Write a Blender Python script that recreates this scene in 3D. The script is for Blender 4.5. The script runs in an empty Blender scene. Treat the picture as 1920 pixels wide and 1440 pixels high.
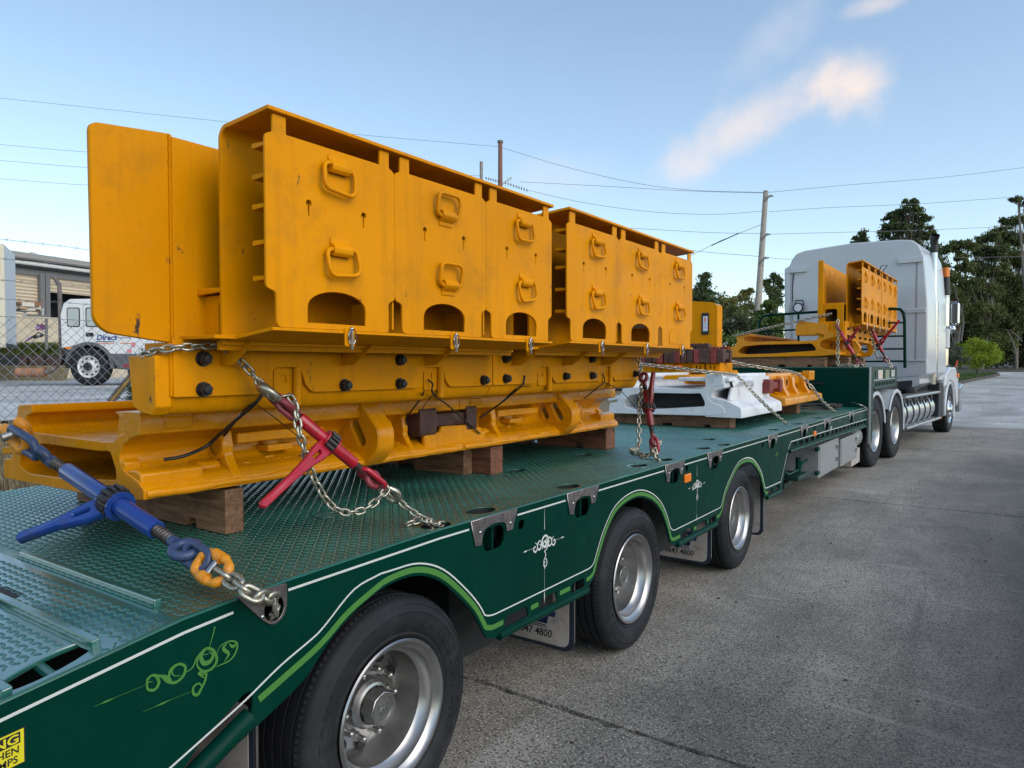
import bpy, bmesh, math, random
import numpy as np
from mathutils import Vector, Matrix
random.seed(7); rng = np.random.default_rng(7)
sc = bpy.context.scene
COL = sc.collection
R = math.radians

# ------------------------------------------------------------ camera
YAW = R(35.0); PITCH = math.atan(35/1331.0)
CAM = Vector((3.026, 0, 1.624))
cd = bpy.data.cameras.new('camera'); cam = bpy.data.objects.new('camera', cd); COL.objects.link(cam)
cam.location = CAM; cam.rotation_euler = (R(90)-PITCH, 0, YAW)
cd.sensor_width = 36; cd.lens = 36*1331/1920; cd.clip_start = .05; cd.clip_end = 4000
sc.camera = cam

# ------------------------------------------------------------ sky and sun
SUN_EL = R(36); SUN_AZ = R(98)          # azimuth measured clockwise from +Y
w = bpy.data.worlds.new('World'); sc.world = w; w.use_nodes = True
nt = w.node_tree; nt.nodes.clear()
def wn(t, **k):
    n = nt.nodes.new(t)
    for a, b in k.items(): setattr(n, a, b)
    return n
out = wn('ShaderNodeOutputWorld'); bg = wn('ShaderNodeBackground')
sky = wn('ShaderNodeTexSky', sky_type='NISHITA', sun_disc=False, sun_elevation=SUN_EL, sun_rotation=SUN_AZ,
         altitude=50, air_density=1.0, dust_density=.6, ozone_density=1.6)
bg.inputs['Strength'].default_value = .118
tc = wn('ShaderNodeTexCoord')
# clouds: soft patches fixed in the sky by direction
def cloud(direction, rad, stretch, amount, color):
    """a soft cloud patch round one sky direction"""
    d = Vector(direction).normalized()
    sx = d.cross(Vector((0, 0, 1))).normalized(); sy = sx.cross(d)
    a = stretch[0]; u = sx*math.cos(a)+sy*math.sin(a); v = sy*math.cos(a)-sx*math.sin(a)
    def dot(vec):
        n = wn('ShaderNodeVectorMath', operation='DOT_PRODUCT'); n.inputs[1].default_value = vec
        nt.links.new(tc.outputs['Generated'], n.inputs[0]); return n.outputs['Value']
    def m(op, a, b=None):
        n = wn('ShaderNodeMath', operation=op)
        for i, q in enumerate((a, b)):
            if q is None: continue
            if isinstance(q, (int, float)): n.inputs[i].default_value = q
            else: nt.links.new(q, n.inputs[i])
        return n.outputs[0]
    noi = wn('ShaderNodeTexNoise'); noi.inputs['Scale'].default_value = 9; noi.inputs['Detail'].default_value = 7; noi.inputs['Roughness'].default_value = .55
    nt.links.new(tc.outputs['Generated'], noi.inputs['Vector'])
    e1 = m('DIVIDE', dot(u), rad); e2 = m('DIVIDE', dot(v), rad*stretch[1])
    r2 = m('SQRT', m('ADD', m('MULTIPLY', e1, e1), m('MULTIPLY', e2, e2)))
    front = m('GREATER_THAN', dot(d), 0.0)
    k = m('SUBTRACT', 1.0, r2)
    k = m('ADD', k, m('MULTIPLY', m('SUBTRACT', noi.outputs['Fac'], .5), 2.1))
    mr = wn('ShaderNodeMapRange', interpolation_type='SMOOTHSTEP'); mr.inputs['From Min'].default_value = .05; mr.inputs['From Max'].default_value = 1.0
    nt.links.new(k, mr.inputs['Value'])
    hard = wn('ShaderNodeMapRange'); hard.inputs['From Min'].default_value = 1.0; hard.inputs['From Max'].default_value = .55
    nt.links.new(r2, hard.inputs['Value'])
    f = m('MULTIPLY', m('MULTIPLY', mr.outputs[0], m('MINIMUM', hard.outputs[0], 1.0)), m('MULTIPLY', front, amount))
    return f, color
def skydir(px, py):
    return Vector((math.cos(YAW), math.sin(YAW), 0))*((px-960)/1331) + Vector((-math.sin(YAW)*math.cos(PITCH), math.cos(YAW)*math.cos(PITCH), -math.sin(PITCH))) \
        + Vector((-math.sin(YAW)*math.sin(PITCH), math.cos(YAW)*math.sin(PITCH), math.cos(PITCH)))*((720-py)/1331)
SKY_TINT = wn('ShaderNodeMix', data_type='RGBA', blend_type='MULTIPLY'); SKY_TINT.inputs['Factor'].default_value = 1
SKY_TINT.inputs['B'].default_value = (1.04, 1.04, .98, 1)
nt.links.new(sky.outputs[0], SKY_TINT.inputs['A'])
GAM = wn('ShaderNodeGamma'); GAM.inputs['Gamma'].default_value = .86; nt.links.new(SKY_TINT.outputs['Result'], GAM.inputs['Color']); cur = GAM.outputs[0]
PEACH = (3.9, 3.3, 2.95, 1); PALE = (3.1, 3.1, 3.3, 1)
for d, rad, st, am, c in [((1605, 165), .088, (R(-22), .66), .88, PEACH), ((1385, 240), .185, (R(25), .30), .62, PEACH),
                          ((1440, 80), .10, (R(40), .5), .35, PALE), ((1060, 330), .10, (R(10), .5), .28, PALE),
                          ((1640, 8), .05, (R(5), .35), .45, PEACH)]:
    f, c = cloud(skydir(*d), rad, st, am, c)
    mx = wn('ShaderNodeMix', data_type='RGBA'); nt.links.new(f, mx.inputs['Factor']); nt.links.new(cur, mx.inputs['A']); mx.inputs['B'].default_value = c
    cur = mx.outputs['Result']
nt.links.new(cur, bg.inputs['Color']); nt.links.new(bg.outputs[0], out.inputs['Surface'])
sl = bpy.data.lights.new('sun', 'SUN'); so = bpy.data.objects.new('sun', sl); COL.objects.link(so)
sl.energy = .62; sl.angle = R(50); sl.color = (1, .92, .82)
sd = Vector((math.sin(SUN_AZ)*math.cos(SUN_EL), math.cos(SUN_AZ)*math.cos(SUN_EL), math.sin(SUN_EL)))
so.rotation_euler = (-sd).to_track_quat('-Z', 'Y').to_euler()
sc.view_settings.view_transform = 'Standard'; sc.view_settings.look = 'None'
sc.view_settings.exposure = 1.22; sc.view_settings.gamma = 1; sc.view_settings.use_curve_mapping = False

sc.cycles.diffuse_bounces = 1

# ------------------------------------------------------------ materials
MATS = {}
def mat(name, col, rough=.5, metal=0., coat=0., var=0., vscale=4., dirt=None, dirt_amt=0., dscale=3., bump=0., bscale=60., spec=.5, rvar=0., emit=None):
    """procedural paint / metal / rubber: noise varied colour, patches of dirt, fine relief"""
    if name in MATS: return MATS[name]
    m = bpy.data.materials.new(name); m.use_nodes = True; MATS[name] = m
    t = m.node_tree; b = t.nodes['Principled BSDF']; N = t.nodes.new; Lk = t.links.new
    b.inputs['Roughness'].default_value = rough; b.inputs['Metallic'].default_value = metal
    b.inputs['Coat Weight'].default_value = coat; b.inputs['Coat Roughness'].default_value = .12
    b.inputs['Specular IOR Level'].default_value = spec
    c4 = (*col, 1); b.inputs['Base Color'].default_value = c4
    geo = N('ShaderNodeTexCoord').outputs['Object']
    cur = None
    if var:
        n = N('ShaderNodeTexNoise'); n.inputs['Scale'].default_value = vscale; n.inputs['Detail'].default_value = 6; Lk(geo, n.inputs['Vector'])
        r = N('ShaderNodeMapRange'); r.inputs['From Min'].default_value = .3; r.inputs['From Max'].default_value = .7
        r.inputs['To Min'].default_value = 1-var; r.inputs['To Max'].default_value = 1+var; Lk(n.outputs['Fac'], r.inputs['Value'])
        h = N('ShaderNodeHueSaturation'); h.inputs['Color'].default_value = c4; Lk(r.outputs[0], h.inputs['Value']); cur = h.outputs[0]
    if dirt:
        n2 = N('ShaderNodeTexNoise'); n2.inputs['Scale'].default_value = dscale; n2.inputs['Detail'].default_value = 9; n2.inputs['Roughness'].default_value = .68; Lk(geo, n2.inputs['Vector'])
        r2 = N('ShaderNodeMapRange'); r2.inputs['From Min'].default_value = .52; r2.inputs['From Max'].default_value = .75; r2.inputs['To Max'].default_value = dirt_amt; Lk(n2.outputs['Fac'], r2.inputs['Value'])
        x = N('ShaderNodeMix'); x.data_type = 'RGBA'; Lk(r2.outputs[0], x.inputs['Factor']); x.inputs['B'].default_value = (*dirt, 1)
        if cur: Lk(cur, x.inputs['A'])
        else: x.inputs['A'].default_value = c4
        cur = x.outputs['Result']
    if rvar:
        n3 = N('ShaderNodeTexNoise'); n3.inputs['Scale'].default_value = dscale*1.7; n3.inputs['Detail'].default_value = 5; Lk(geo, n3.inputs['Vector'])
        r3 = N('ShaderNodeMapRange'); r3.inputs['From Min'].default_value = .3; r3.inputs['From Max'].default_value = .7
        r3.inputs['To Min'].default_value = max(.04, rough-rvar); r3.inputs['To Max'].default_value = rough+rvar; Lk(n3.outputs['Fac'], r3.inputs['Value']); Lk(r3.outputs[0], b.inputs['Roughness'])
    if cur: Lk(cur, b.inputs['Base Color'])
    if bump:
        n4 = N('ShaderNodeTexNoise'); n4.inputs['Scale'].default_value = bscale; n4.inputs['Detail'].default_value = 4; Lk(geo, n4.inputs['Vector'])
        bp = N('ShaderNodeBump'); bp.inputs['Strength'].default_value = bump; bp.inputs['Distance'].default_value = .004; Lk(n4.outputs['Fac'], bp.inputs['Height']); Lk(bp.outputs[0], b.inputs['Normal'])
    if emit: b.inputs['Emission Color'].default_value = (*emit[0], 1); b.inputs['Emission Strength'].default_value = emit[1]
    return m
YEL = mat('yellow_paint', (.74, .275, .0003), .44, spec=.08, var=.09, vscale=1.7, dirt=(.33, .15, .02), dirt_amt=.5, dscale=4, bump=.10, bscale=130, rvar=.10)
# sparse chips down to primer and steel in the yellow paint
def chips(m, amt, cola=(.075, .05, .035)):
    t = m.node_tree; b = t.nodes['Principled BSDF']; N = t.nodes.new; Lk = t.links.new
    src = b.inputs['Base Color'].links[0].from_socket
    geo = N('ShaderNodeTexCoord').outputs['Object']
    mp = N('ShaderNodeMapping'); mp.inputs['Scale'].default_value = (1, 1, .45); Lk(geo, mp.inputs['Vector'])
    n = N('ShaderNodeTexNoise'); n.inputs['Scale'].default_value = 8.5; n.inputs['Detail'].default_value = 14; n.inputs['Roughness'].default_value = .75; Lk(mp.outputs[0], n.inputs['Vector'])
    r = N('ShaderNodeMapRange'); r.inputs['From Min'].default_value = amt; r.inputs['From Max'].default_value = amt+.03; Lk(n.outputs['Fac'], r.inputs['Value'])
    x = N('ShaderNodeMix'); x.data_type = 'RGBA'; Lk(r.outputs[0], x.inputs['Factor']); Lk(src, x.inputs['A']); x.inputs['B'].default_value = (*cola, 1)
    # faint vertical runs of grime
    mp2 = N('ShaderNodeMapping'); mp2.inputs['Scale'].default_value = (15, 15, 1.1); Lk(geo, mp2.inputs['Vector'])
    n2 = N('ShaderNodeTexNoise'); n2.inputs['Scale'].default_value = 1.6; n2.inputs['Detail'].default_value = 7; Lk(mp2.outputs[0], n2.inputs['Vector'])
    r2 = N('ShaderNodeMapRange'); r2.inputs['From Min'].default_value = .54; r2.inputs['From Max'].default_value = .74; r2.inputs['To Max'].default_value = .24; Lk(n2.outputs['Fac'], r2.inputs['Value'])
    y = N('ShaderNodeMix'); y.data_type = 'RGBA'; Lk(r2.outputs[0], y.inputs['Factor']); Lk(x.outputs['Result'], y.inputs['A']); y.inputs['B'].default_value = (.30, .12, .012, 1)
    Lk(y.outputs['Result'], b.inputs['Base Color'])
chips(YEL, .635)
YCAST = mat('yellow_cast', (.74, .275, .0003), .24, spec=.42, var=.10, vscale=5, dirt=(.33, .15, .03), dirt_amt=.3, dscale=7, bump=.5, bscale=30, rvar=.10)
chips(YCAST, .66)
WPT = mat('white_cast', (.74, .75, .77), .42, var=.06, vscale=5, dirt=(.42, .36, .33), dirt_amt=.5, dscale=9, bump=.25, bscale=38)
GRN = mat('green_paint', (.0006, .032, .021), .32, spec=.07, var=.12, vscale=3, dirt=(.006, .045, .03), dirt_amt=.3, dscale=6, rvar=.08, bump=.02, bscale=25)
GRNDK = mat('green_leg_paint', (.004, .034, .023), .45, var=.1)
DECKR = mat('worn_ramp_sheen', (.022, .125, .10), .20, spec=1., coat=1., var=.15, vscale=3, rvar=.06)  # polished paint, its base colour paled for the sky sheen on the ramp
TREAD = mat('tread_glint_paint', (.045, .17, .135), .2, spec=.9, coat=1., var=.35, vscale=2.3)  # lighter green puts the sky glints of the lozenges into the colour
DECK = mat('deck_paint', (.010, .105, .075), .33, spec=.55, coat=.25, var=.22, vscale=2.3, dirt=(.085, .11, .085), dirt_amt=.5, dscale=2.6, rvar=.12, bump=.05, bscale=90)
LGRN = mat('light_green_print', (.065, .21, .04), .4)
WLINE = mat('white_print', (.62, .64, .60), .4)
STEEL = mat('stainless_plate', (.42, .36, .35), .30, metal=.9, var=.2, vscale=14, dirt=(.12, .09, .08), dirt_amt=.6, dscale=18, rvar=.1)
CHAIN = mat('zinc_chain', (.48, .45, .36), .34, metal=.85, var=.25, vscale=30, dirt=(.10, .085, .06), dirt_amt=.7, dscale=25)
CHROME = mat('polished_metal', (.55, .56, .58), .12, metal=1., var=.15, vscale=3)
ALLOY = mat('alloy_wheel', (.42, .41, .40), .34, metal=.95, var=.12, vscale=8, dirt=(.2, .18, .16), dirt_amt=.35, dscale=6, rvar=.06)
BLK = mat('black_steel', (.012, .012, .013), .42, bump=.05)
RUB = mat('tyre_rubber', (.013, .0135, .016), .66, spec=.3, var=.25, vscale=9, dirt=(.05, .05, .052), dirt_amt=.6, dscale=5, bump=.10, bscale=60)
DARK = mat('dark_chassis', (.012, .013, .014), .6, var=.2)
BLUE = mat('blue_binder_paint', (.010, .045, .24), .30, coat=.3, var=.08, dirt=(.05, .045, .06), dirt_amt=.85, dscale=9, bump=.06)
BLUEW = mat('worn_blue_links', (.035, .06, .14), .42, var=.2, dirt=(.045, .04, .045), dirt_amt=.9, dscale=16, bump=.12)
RED = mat('red_binder_paint', (.42, .006, .022), .32, coat=.3, var=.1, dirt=(.10, .02, .03), dirt_amt=.8, dscale=13, bump=.06)
REDW = mat('worn_red_links', (.22, .03, .04), .42, var=.2, dirt=(.06, .035, .035), dirt_amt=.95, dscale=20, bump=.12)
THREAD = mat('greased_thread', (.07, .06, .055), .40, metal=.6, var=.3, vscale=40)
YHOOK = mat('yellow_hook_paint', (.72, .27, .012), .42, var=.1, dirt=(.25, .10, .03), dirt_amt=.8, dscale=30, bump=.2, bscale=90)
RUST = mat('rusty_forging', (.075, .032, .022), .62, var=.35, vscale=14, dirt=(.03, .016, .013), dirt_amt=.8, dscale=12, bump=.5, bscale=60)
RUSTR = mat('red_oxide_forging', (.22, .035, .025), .6, var=.3, vscale=14, dirt=(.09, .03, .025), dirt_amt=.8, dscale=12, bump=.4, bscale=60)
ZIP = mat('black_nylon', (.008, .008, .009), .4)
AMBER = mat('amber_lens', (.85, .20, .01), .25)
RUBM = mat('mudflap_rubber', (.40, .36, .33), .7, var=.15, vscale=9, dirt=(.12, .10, .085), dirt_amt=.9, dscale=8, bump=.1)
FLAPB = mat('flap_border', (.012, .022, .040), .6)
NAVY = mat('navy_print', (.012, .03, .10), .6)
INK = mat('black_print', (.012, .012, .014), .6)
CABW = mat('white_truck_paint', (.53, .56, .585), .28, coat=.3, var=.03, dirt=(.45, .45, .44), dirt_amt=.3, dscale=2.5)
GREYP = mat('grey_toolbox_paint', (.33, .34, .34), .4, metal=.3, var=.08, dirt=(.2, .19, .18), dirt_amt=.5, dscale=4)
ALU = mat('tank_aluminium', (.60, .61, .62), .22, metal=.9, var=.06)
GLASS = mat('dark_glass', (.02, .025, .03), .08, spec=.8)
def wood(name, a, b_):
    m = bpy.data.materials.new(name); m.use_nodes = True; t = m.node_tree; b = t.nodes['Principled BSDF']; N = t.nodes.new; Lk = t.links.new
    geo = N('ShaderNodeTexCoord').outputs['Object']; mp = N('ShaderNodeMapping'); mp.inputs['Scale'].default_value = (2.2, 26, 26); Lk(geo, mp.inputs['Vector'])
    n = N('ShaderNodeTexNoise'); n.inputs['Scale'].default_value = 2.2; n.inputs['Detail'].default_value = 9; n.inputs['Distortion'].default_value = .8; Lk(mp.outputs[0], n.inputs['Vector'])
    cr = N('ShaderNodeValToRGB'); cr.color_ramp.elements[0].color = (*a, 1); cr.color_ramp.elements[1].color = (*b_, 1); cr.color_ramp.elements[0].position = .32; cr.color_ramp.elements[1].position = .7
    Lk(n.outputs['Fac'], cr.inputs['Fac'])
    n2 = N('ShaderNodeTexNoise'); n2.inputs['Scale'].default_value = 7; n2.inputs['Detail'].default_value = 6; Lk(geo, n2.inputs['Vector'])
    r2 = N('ShaderNodeMapRange'); r2.inputs['From Min'].default_value = .55; r2.inputs['From Max'].default_value = .72; r2.inputs['To Max'].default_value = .75; Lk(n2.outputs['Fac'], r2.inputs['Value'])
    x = N('ShaderNodeMix'); x.data_type = 'RGBA'; Lk(r2.outputs[0], x.inputs['Factor']); Lk(cr.outputs[0], x.inputs['A']); x.inputs['B'].default_value = (a[0]*.35, a[1]*.35, a[2]*.35, 1)
    Lk(x.outputs['Result'], b.inputs['Base Color']); b.inputs['Roughness'].default_value = .78
    bp = N('ShaderNodeBump'); bp.inputs['Strength'].default_value = .5; bp.inputs['Distance'].default_value = .004; Lk(n.outputs['Fac'], bp.inputs['Height']); Lk(bp.outputs[0], b.inputs['Normal'])
    return m
WOOD = wood('weathered_timber', (.11, .052, .026), (.31, .165, .088)); WOODR = wood('red_hardwood', (.10, .035, .018), (.27, .11, .06))

# ------------------------------------------------------------ mesh helpers
class MB:
    def __init__(s, xf=None): s.v = []; s.f = []; s.xf = xf
    def add(s, vs, fs):
        o = len(s.v); s.v += [tuple(q) for q in vs]; s.f += [tuple(i+o for i in q) for q in fs]; return s
    def box(s, x0, x1, y0, y1, z0, z1):
        return s.add([(x0,y0,z0),(x1,y0,z0),(x1,y1,z0),(x0,y1,z0),(x0,y0,z1),(x1,y0,z1),(x1,y1,z1),(x0,y1,z1)],
                     [(0,3,2,1),(4,5,6,7),(0,1,5,4),(1,2,6,5),(2,3,7,6),(3,0,4,7)])
    def prism(s, poly, ax, a, b):
        """closed outline in the plane across axis ax, run from a to b. x:(y,z) y:(x,z) z:(x,y)"""
        n = len(poly)
        def P(p, t): return {'x': (t, p[0], p[1]), 'y': (p[0], t, p[1]), 'z': (p[0], p[1], t)}[ax]
        s.add([P(p, a) for p in poly]+[P(p, b) for p in poly],
              [tuple(range(n))[::-1], tuple(range(n, 2*n))]+[(i, (i+1) % n, n+(i+1) % n, n+i) for i in range(n)]); return s
    def tube(s, pts, r, n=8, closed=False, cap=True):
        pts = [Vector(p) for p in pts]; m = len(pts); rs = r if isinstance(r, (list, tuple)) else [r]*m
        t0 = (pts[1]-pts[0]).normalized(); up = Vector((0,0,1)) if abs(t0.z) < .9 else Vector((1,0,0))
        nx = t0.cross(up).normalized(); vs = []; prev = t0
        for i, p in enumerate(pts):
            if closed: t = (pts[(i+1) % m]-pts[i-1]).normalized()
            else: t = (pts[min(i+1, m-1)]-pts[max(i-1, 0)]).normalized()
            nx = (nx - t*nx.dot(t)); nx = nx.normalized() if nx.length > 1e-6 else t.orthogonal().normalized()
            ny = t.cross(nx)
            for k in range(n):
                a = 2*math.pi*k/n; vs.append(p+(nx*math.cos(a)+ny*math.sin(a))*rs[i])
        fs = []
        for i in range(m if closed else m-1):
            j = (i+1) % m
            for k in range(n): fs.append((i*n+k, i*n+(k+1) % n, j*n+(k+1) % n, j*n+k))
        if not closed and cap: fs += [tuple(range(n))[::-1], tuple(range((m-1)*n, m*n))]
        return s.add(vs, fs)
    def cyl(s, a, b, r, n=16, r2=None): return s.tube([a, b], [r, r if r2 is None else r2], n)
    def lathe(s, prof, c, ax, n=32, closed=False):
        """prof = [(along axis, radius)] about axis ax through c"""
        ax = Vector(ax).normalized(); u = ax.orthogonal().normalized(); v = ax.cross(u); c = Vector(c); m = len(prof); vs = []
        for (t, r) in prof:
            for k in range(n):
                a = 2*math.pi*k/n; vs.append(c+ax*t+(u*math.cos(a)+v*math.sin(a))*r)
        fs = [(i*n+k, i*n+(k+1) % n, (i+1)*n+(k+1) % n, (i+1)*n+k) for i in range(m-1) for k in range(n)]
        if closed: fs += [((m-1)*n+k, (m-1)*n+(k+1) % n, (k+1) % n, k) for k in range(n)]
        return s.add(vs, fs)
    def sphere(s, c, r, n=12, m=8, sc_=(1,1,1)):
        vs = []; fs = []
        for i in range(m+1):
            th = math.pi*i/m
            for k in range(n):
                a = 2*math.pi*k/n; vs.append((c[0]+r*sc_[0]*math.sin(th)*math.cos(a), c[1]+r*sc_[1]*math.sin(th)*math.sin(a), c[2]+r*sc_[2]*math.cos(th)))
        fs = [(i*n+k, i*n+(k+1) % n, (i+1)*n+(k+1) % n, (i+1)*n+k) for i in range(m) for k in range(n)]
        return s.add(vs, fs)
    def mesh(s, name, m=None, smooth=None):
        me = bpy.data.meshes.new(name); vs = s.v if s.xf is None else [tuple(s.xf @ Vector(q)) for q in s.v]
        me.from_pydata(vs, [], s.f); 
        if m: me.materials.append(m)
        bm = bmesh.new(); bm.from_mesh(me); bmesh.ops.remove_doubles(bm, verts=bm.verts, dist=1e-5); bmesh.ops.recalc_face_normals(bm, faces=bm.faces); bm.to_mesh(me); bm.free()
        if smooth: me.shade_smooth(); me.set_sharp_from_angle(angle=R(smooth))
        return me
    def build(s, name, m, parent=None, smooth=None, bevel=0, seg=2): return link(name, s.mesh(name, m, smooth), parent, bevel, seg)
def link(name, me, parent=None, bevel=0, seg=2):
    o = bpy.data.objects.new(name, me); COL.objects.link(o); attach(o, parent)
    if bevel:
        b = o.modifiers.new('bevel', 'BEVEL'); b.width = bevel; b.segments = seg; b.limit_method = 'ANGLE'; b.angle_limit = R(38); b.harden_normals = False
    return o
def world(o):
    return o['_w'] if False else o.matrix_world
WM = {}
def attach(o, parent):
    if parent is None: return
    o.parent = parent; o.matrix_parent_inverse = WM.get(parent.name, Matrix()).inverted()
def tag(o, label=None, cat=None, group=None, kind=None):
    if label: o['label'] = label
    if cat: o['category'] = cat
    if group: o['group'] = group
    if kind: o['kind'] = kind
    return o
def thing(name, label, cat, loc, group=None):
    o = bpy.data.objects.new(name, None); COL.objects.link(o); o.location = loc; o.empty_display_size = .1
    WM[o.name] = Matrix.Translation(Vector(loc)); return tag(o, label, cat, group)
def plate(name, outline, holes, a, b, ax, m, parent=None, bev=.0012, xf=None, smooth=None):
    """flat plate with holes between a and b along axis ax (2D outline as in MB.prism)"""
    cu = bpy.data.curves.new(name, 'CURVE'); cu.dimensions = '2D'; cu.fill_mode = 'BOTH'; cu.extrude = abs(b-a)/2-bev; cu.bevel_depth = bev; cu.bevel_resolution = 0
    for pl in [outline]+list(holes):
        sp = cu.splines.new('POLY'); sp.points.add(len(pl)-1); sp.use_cyclic_u = True
        for i, p in enumerate(pl): sp.points[i].co = (p[0], p[1], 0, 1)
    tmp = bpy.data.objects.new('tmp', cu); me = bpy.data.meshes.new_from_object(tmp); bpy.data.objects.remove(tmp); bpy.data.curves.remove(cu)
    mid = (a+b)/2
    for q in me.vertices:
        u, v_, t = q.co
        p = {'x': Vector((mid+t, u, v_)), 'y': Vector((u, mid-t, v_)), 'z': Vector((u, v_, mid+t))}[ax]
        q.co = p if xf is None else xf @ p
    if xf is not None and xf.determinant() < 0: me.flip_normals()
    me.name = name; me.materials.clear(); me.materials.append(m)
    if smooth: me.shade_smooth(); me.set_sharp_from_angle(angle=R(smooth))
    return link(name, me, parent)
def text_mesh(body, size, m, name, xf, parent, ext=.001, bold=0., shear=0., align='LEFT', sx=1.):
    cu = bpy.data.curves.new(name, 'FONT'); cu.body = body; cu.size = size; cu.extrude = ext; cu.offset = bold; cu.shear = shear; cu.align_x = align; cu.resolution_u = 3
    tmp = bpy.data.objects.new('tmp', cu); me = bpy.data.meshes.new_from_object(tmp); bpy.data.objects.remove(tmp); bpy.data.curves.remove(cu)
    for q in me.vertices: q.co.x *= sx
    me.transform(xf); me.name = name; me.materials.clear(); me.materials.append(m)
    return link(name, me, parent)
def rrect(x0, x1, y0, y1, r, n=4):
    p = []
    for cx, cy, a0 in ((x1-r, y1-r, 0), (x0+r, y1-r, 90), (x0+r, y0+r, 180), (x1-r, y0+r, 270)):
        for i in range(n+1): a = R(a0+90*i/n); p.append((cx+r*math.cos(a), cy+r*math.sin(a)))
    return p
def ell(cx, cy, rx, ry, n=20, rot=0): return [(cx+rx*math.cos(t)*math.cos(rot)-ry*math.sin(t)*math.sin(rot), cy+rx*math.cos(t)*math.sin(rot)+ry*math.sin(t)*math.cos(rot)) for t in [2*math.pi*i/n for i in range(n)]]
def rounded(poly, r, n=4):
    """round each corner of an outline; r a number or a list"""
    o = []; m = len(poly)
    for i in range(m):
        p0, p1, p2 = Vector(poly[i-1]), Vector(poly[i]), Vector(poly[(i+1) % m]); rr = r[i] if isinstance(r, (list, tuple)) else r
        if rr <= 0: o.append(tuple(p1)); continue
        a = (p0-p1); b = (p2-p1); rr = min(rr, a.length*.45, b.length*.45); A = p1+a.normalized()*rr; B = p1+b.normalized()*rr
        for k in range(n+1): t = k/n; o.append(tuple(A*(1-t)**2+p1*2*t*(1-t)+B*t*t))
    return o
_F = Vector((-math.sin(YAW)*math.cos(PITCH), math.cos(YAW)*math.cos(PITCH), -math.sin(PITCH))); _R = Vector((math.cos(YAW), math.sin(YAW), 0)); _U = _R.cross(_F)
def at(px, py, ax, v):
    """where the sight line of a photograph pixel meets a real plane (x, y, z) or depth (d)"""
    d = _F+_R*((px-960)/1331)-_U*((py-720)/1331)
    t = v if ax == 'd' else (v-CAM['xyz'.index(ax)])/d['xyz'.index(ax)]
    return CAM+d*t
def catmull(pts, n=6):
    pts = [Vector(p) for p in pts]; P = [pts[0]*2-pts[1]]+pts+[pts[-1]*2-pts[-2]]; o = []
    for i in range(1, len(P)-2):
        for k in range(n):
            t = k/n; o.append(.5*((2*P[i])+(-P[i-1]+P[i+1])*t+(2*P[i-1]-5*P[i]+4*P[i+1]-P[i+2])*t*t+(-P[i-1]+3*P[i]-3*P[i+1]+P[i+2])*t**3))
    return o+[pts[-1]]

# ------------------------------------------------------------ ground, road, bank, yard
def hgt(y):
    if y < 22.8: return -.04
    if y < 62: t = (y-22.8)/39.2; return -.04+1.16*t
    return 1.12
def sstep(a, b, x): t = min(1, max(0, (x-a)/(b-a))); return t*t*(3-2*t)
def ground_mat(name, c1, c2, c3, scale=1., bump=.6, rough=.9):
    m = bpy.data.materials.new(name); m.use_nodes = True; t = m.node_tree; b = t.nodes['Principled BSDF']; N = t.nodes.new; Lk = t.links.new
    geo = N('ShaderNodeTexCoord').outputs['Object']
    n = N('ShaderNodeTexNoise'); n.inputs['Scale'].default_value = .9*scale; n.inputs['Detail'].default_value = 10; n.inputs['Roughness'].default_value = .7; Lk(geo, n.inputs['Vector'])
    cr = N('ShaderNodeValToRGB'); cr.color_ramp.elements[0].color = (*c1, 1); cr.color_ramp.elements[1].color = (*c2, 1); cr.color_ramp.elements[0].position = .36; cr.color_ramp.elements[1].position = .64; Lk(n.outputs['Fac'], cr.inputs['Fac'])
    n2 = N('ShaderNodeTexNoise'); n2.inputs['Scale'].default_value = 28*scale; n2.inputs['Detail'].default_value = 6; Lk(geo, n2.inputs['Vector'])
    r = N('ShaderNodeMapRange'); r.inputs['From Min'].default_value = .42; r.inputs['From Max'].default_value = .62; Lk(n2.outputs['Fac'], r.inputs['Value'])
    x = N('ShaderNodeMix'); x.data_type = 'RGBA'; Lk(r.outputs[0], x.inputs['Factor']); Lk(cr.outputs[0], x.inputs['A']); x.inputs['B'].default_value = (*c3, 1); Lk(x.outputs['Result'], b.inputs['Base Color'])
    b.inputs['Roughness'].default_value = rough
    bp = N('ShaderNodeBump'); bp.inputs['Strength'].default_value = bump; bp.inputs['Distance'].default_value = .02; Lk(n2.outputs['Fac'], bp.inputs['Height']); Lk(bp.outputs[0], b.inputs['Normal'])
    return m
DRY = ground_mat('dry_grass_soil', (.20, .155, .085), (.30, .235, .14), (.13, .105, .05))
TURF = ground_mat('mown_turf', (.055, .085, .018), (.09, .125, .03), (.045, .065, .015), 1.3)
LITTER = ground_mat('forest_litter', (.045, .038, .022), (.085, .07, .04), (.04, .045, .02))
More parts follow.
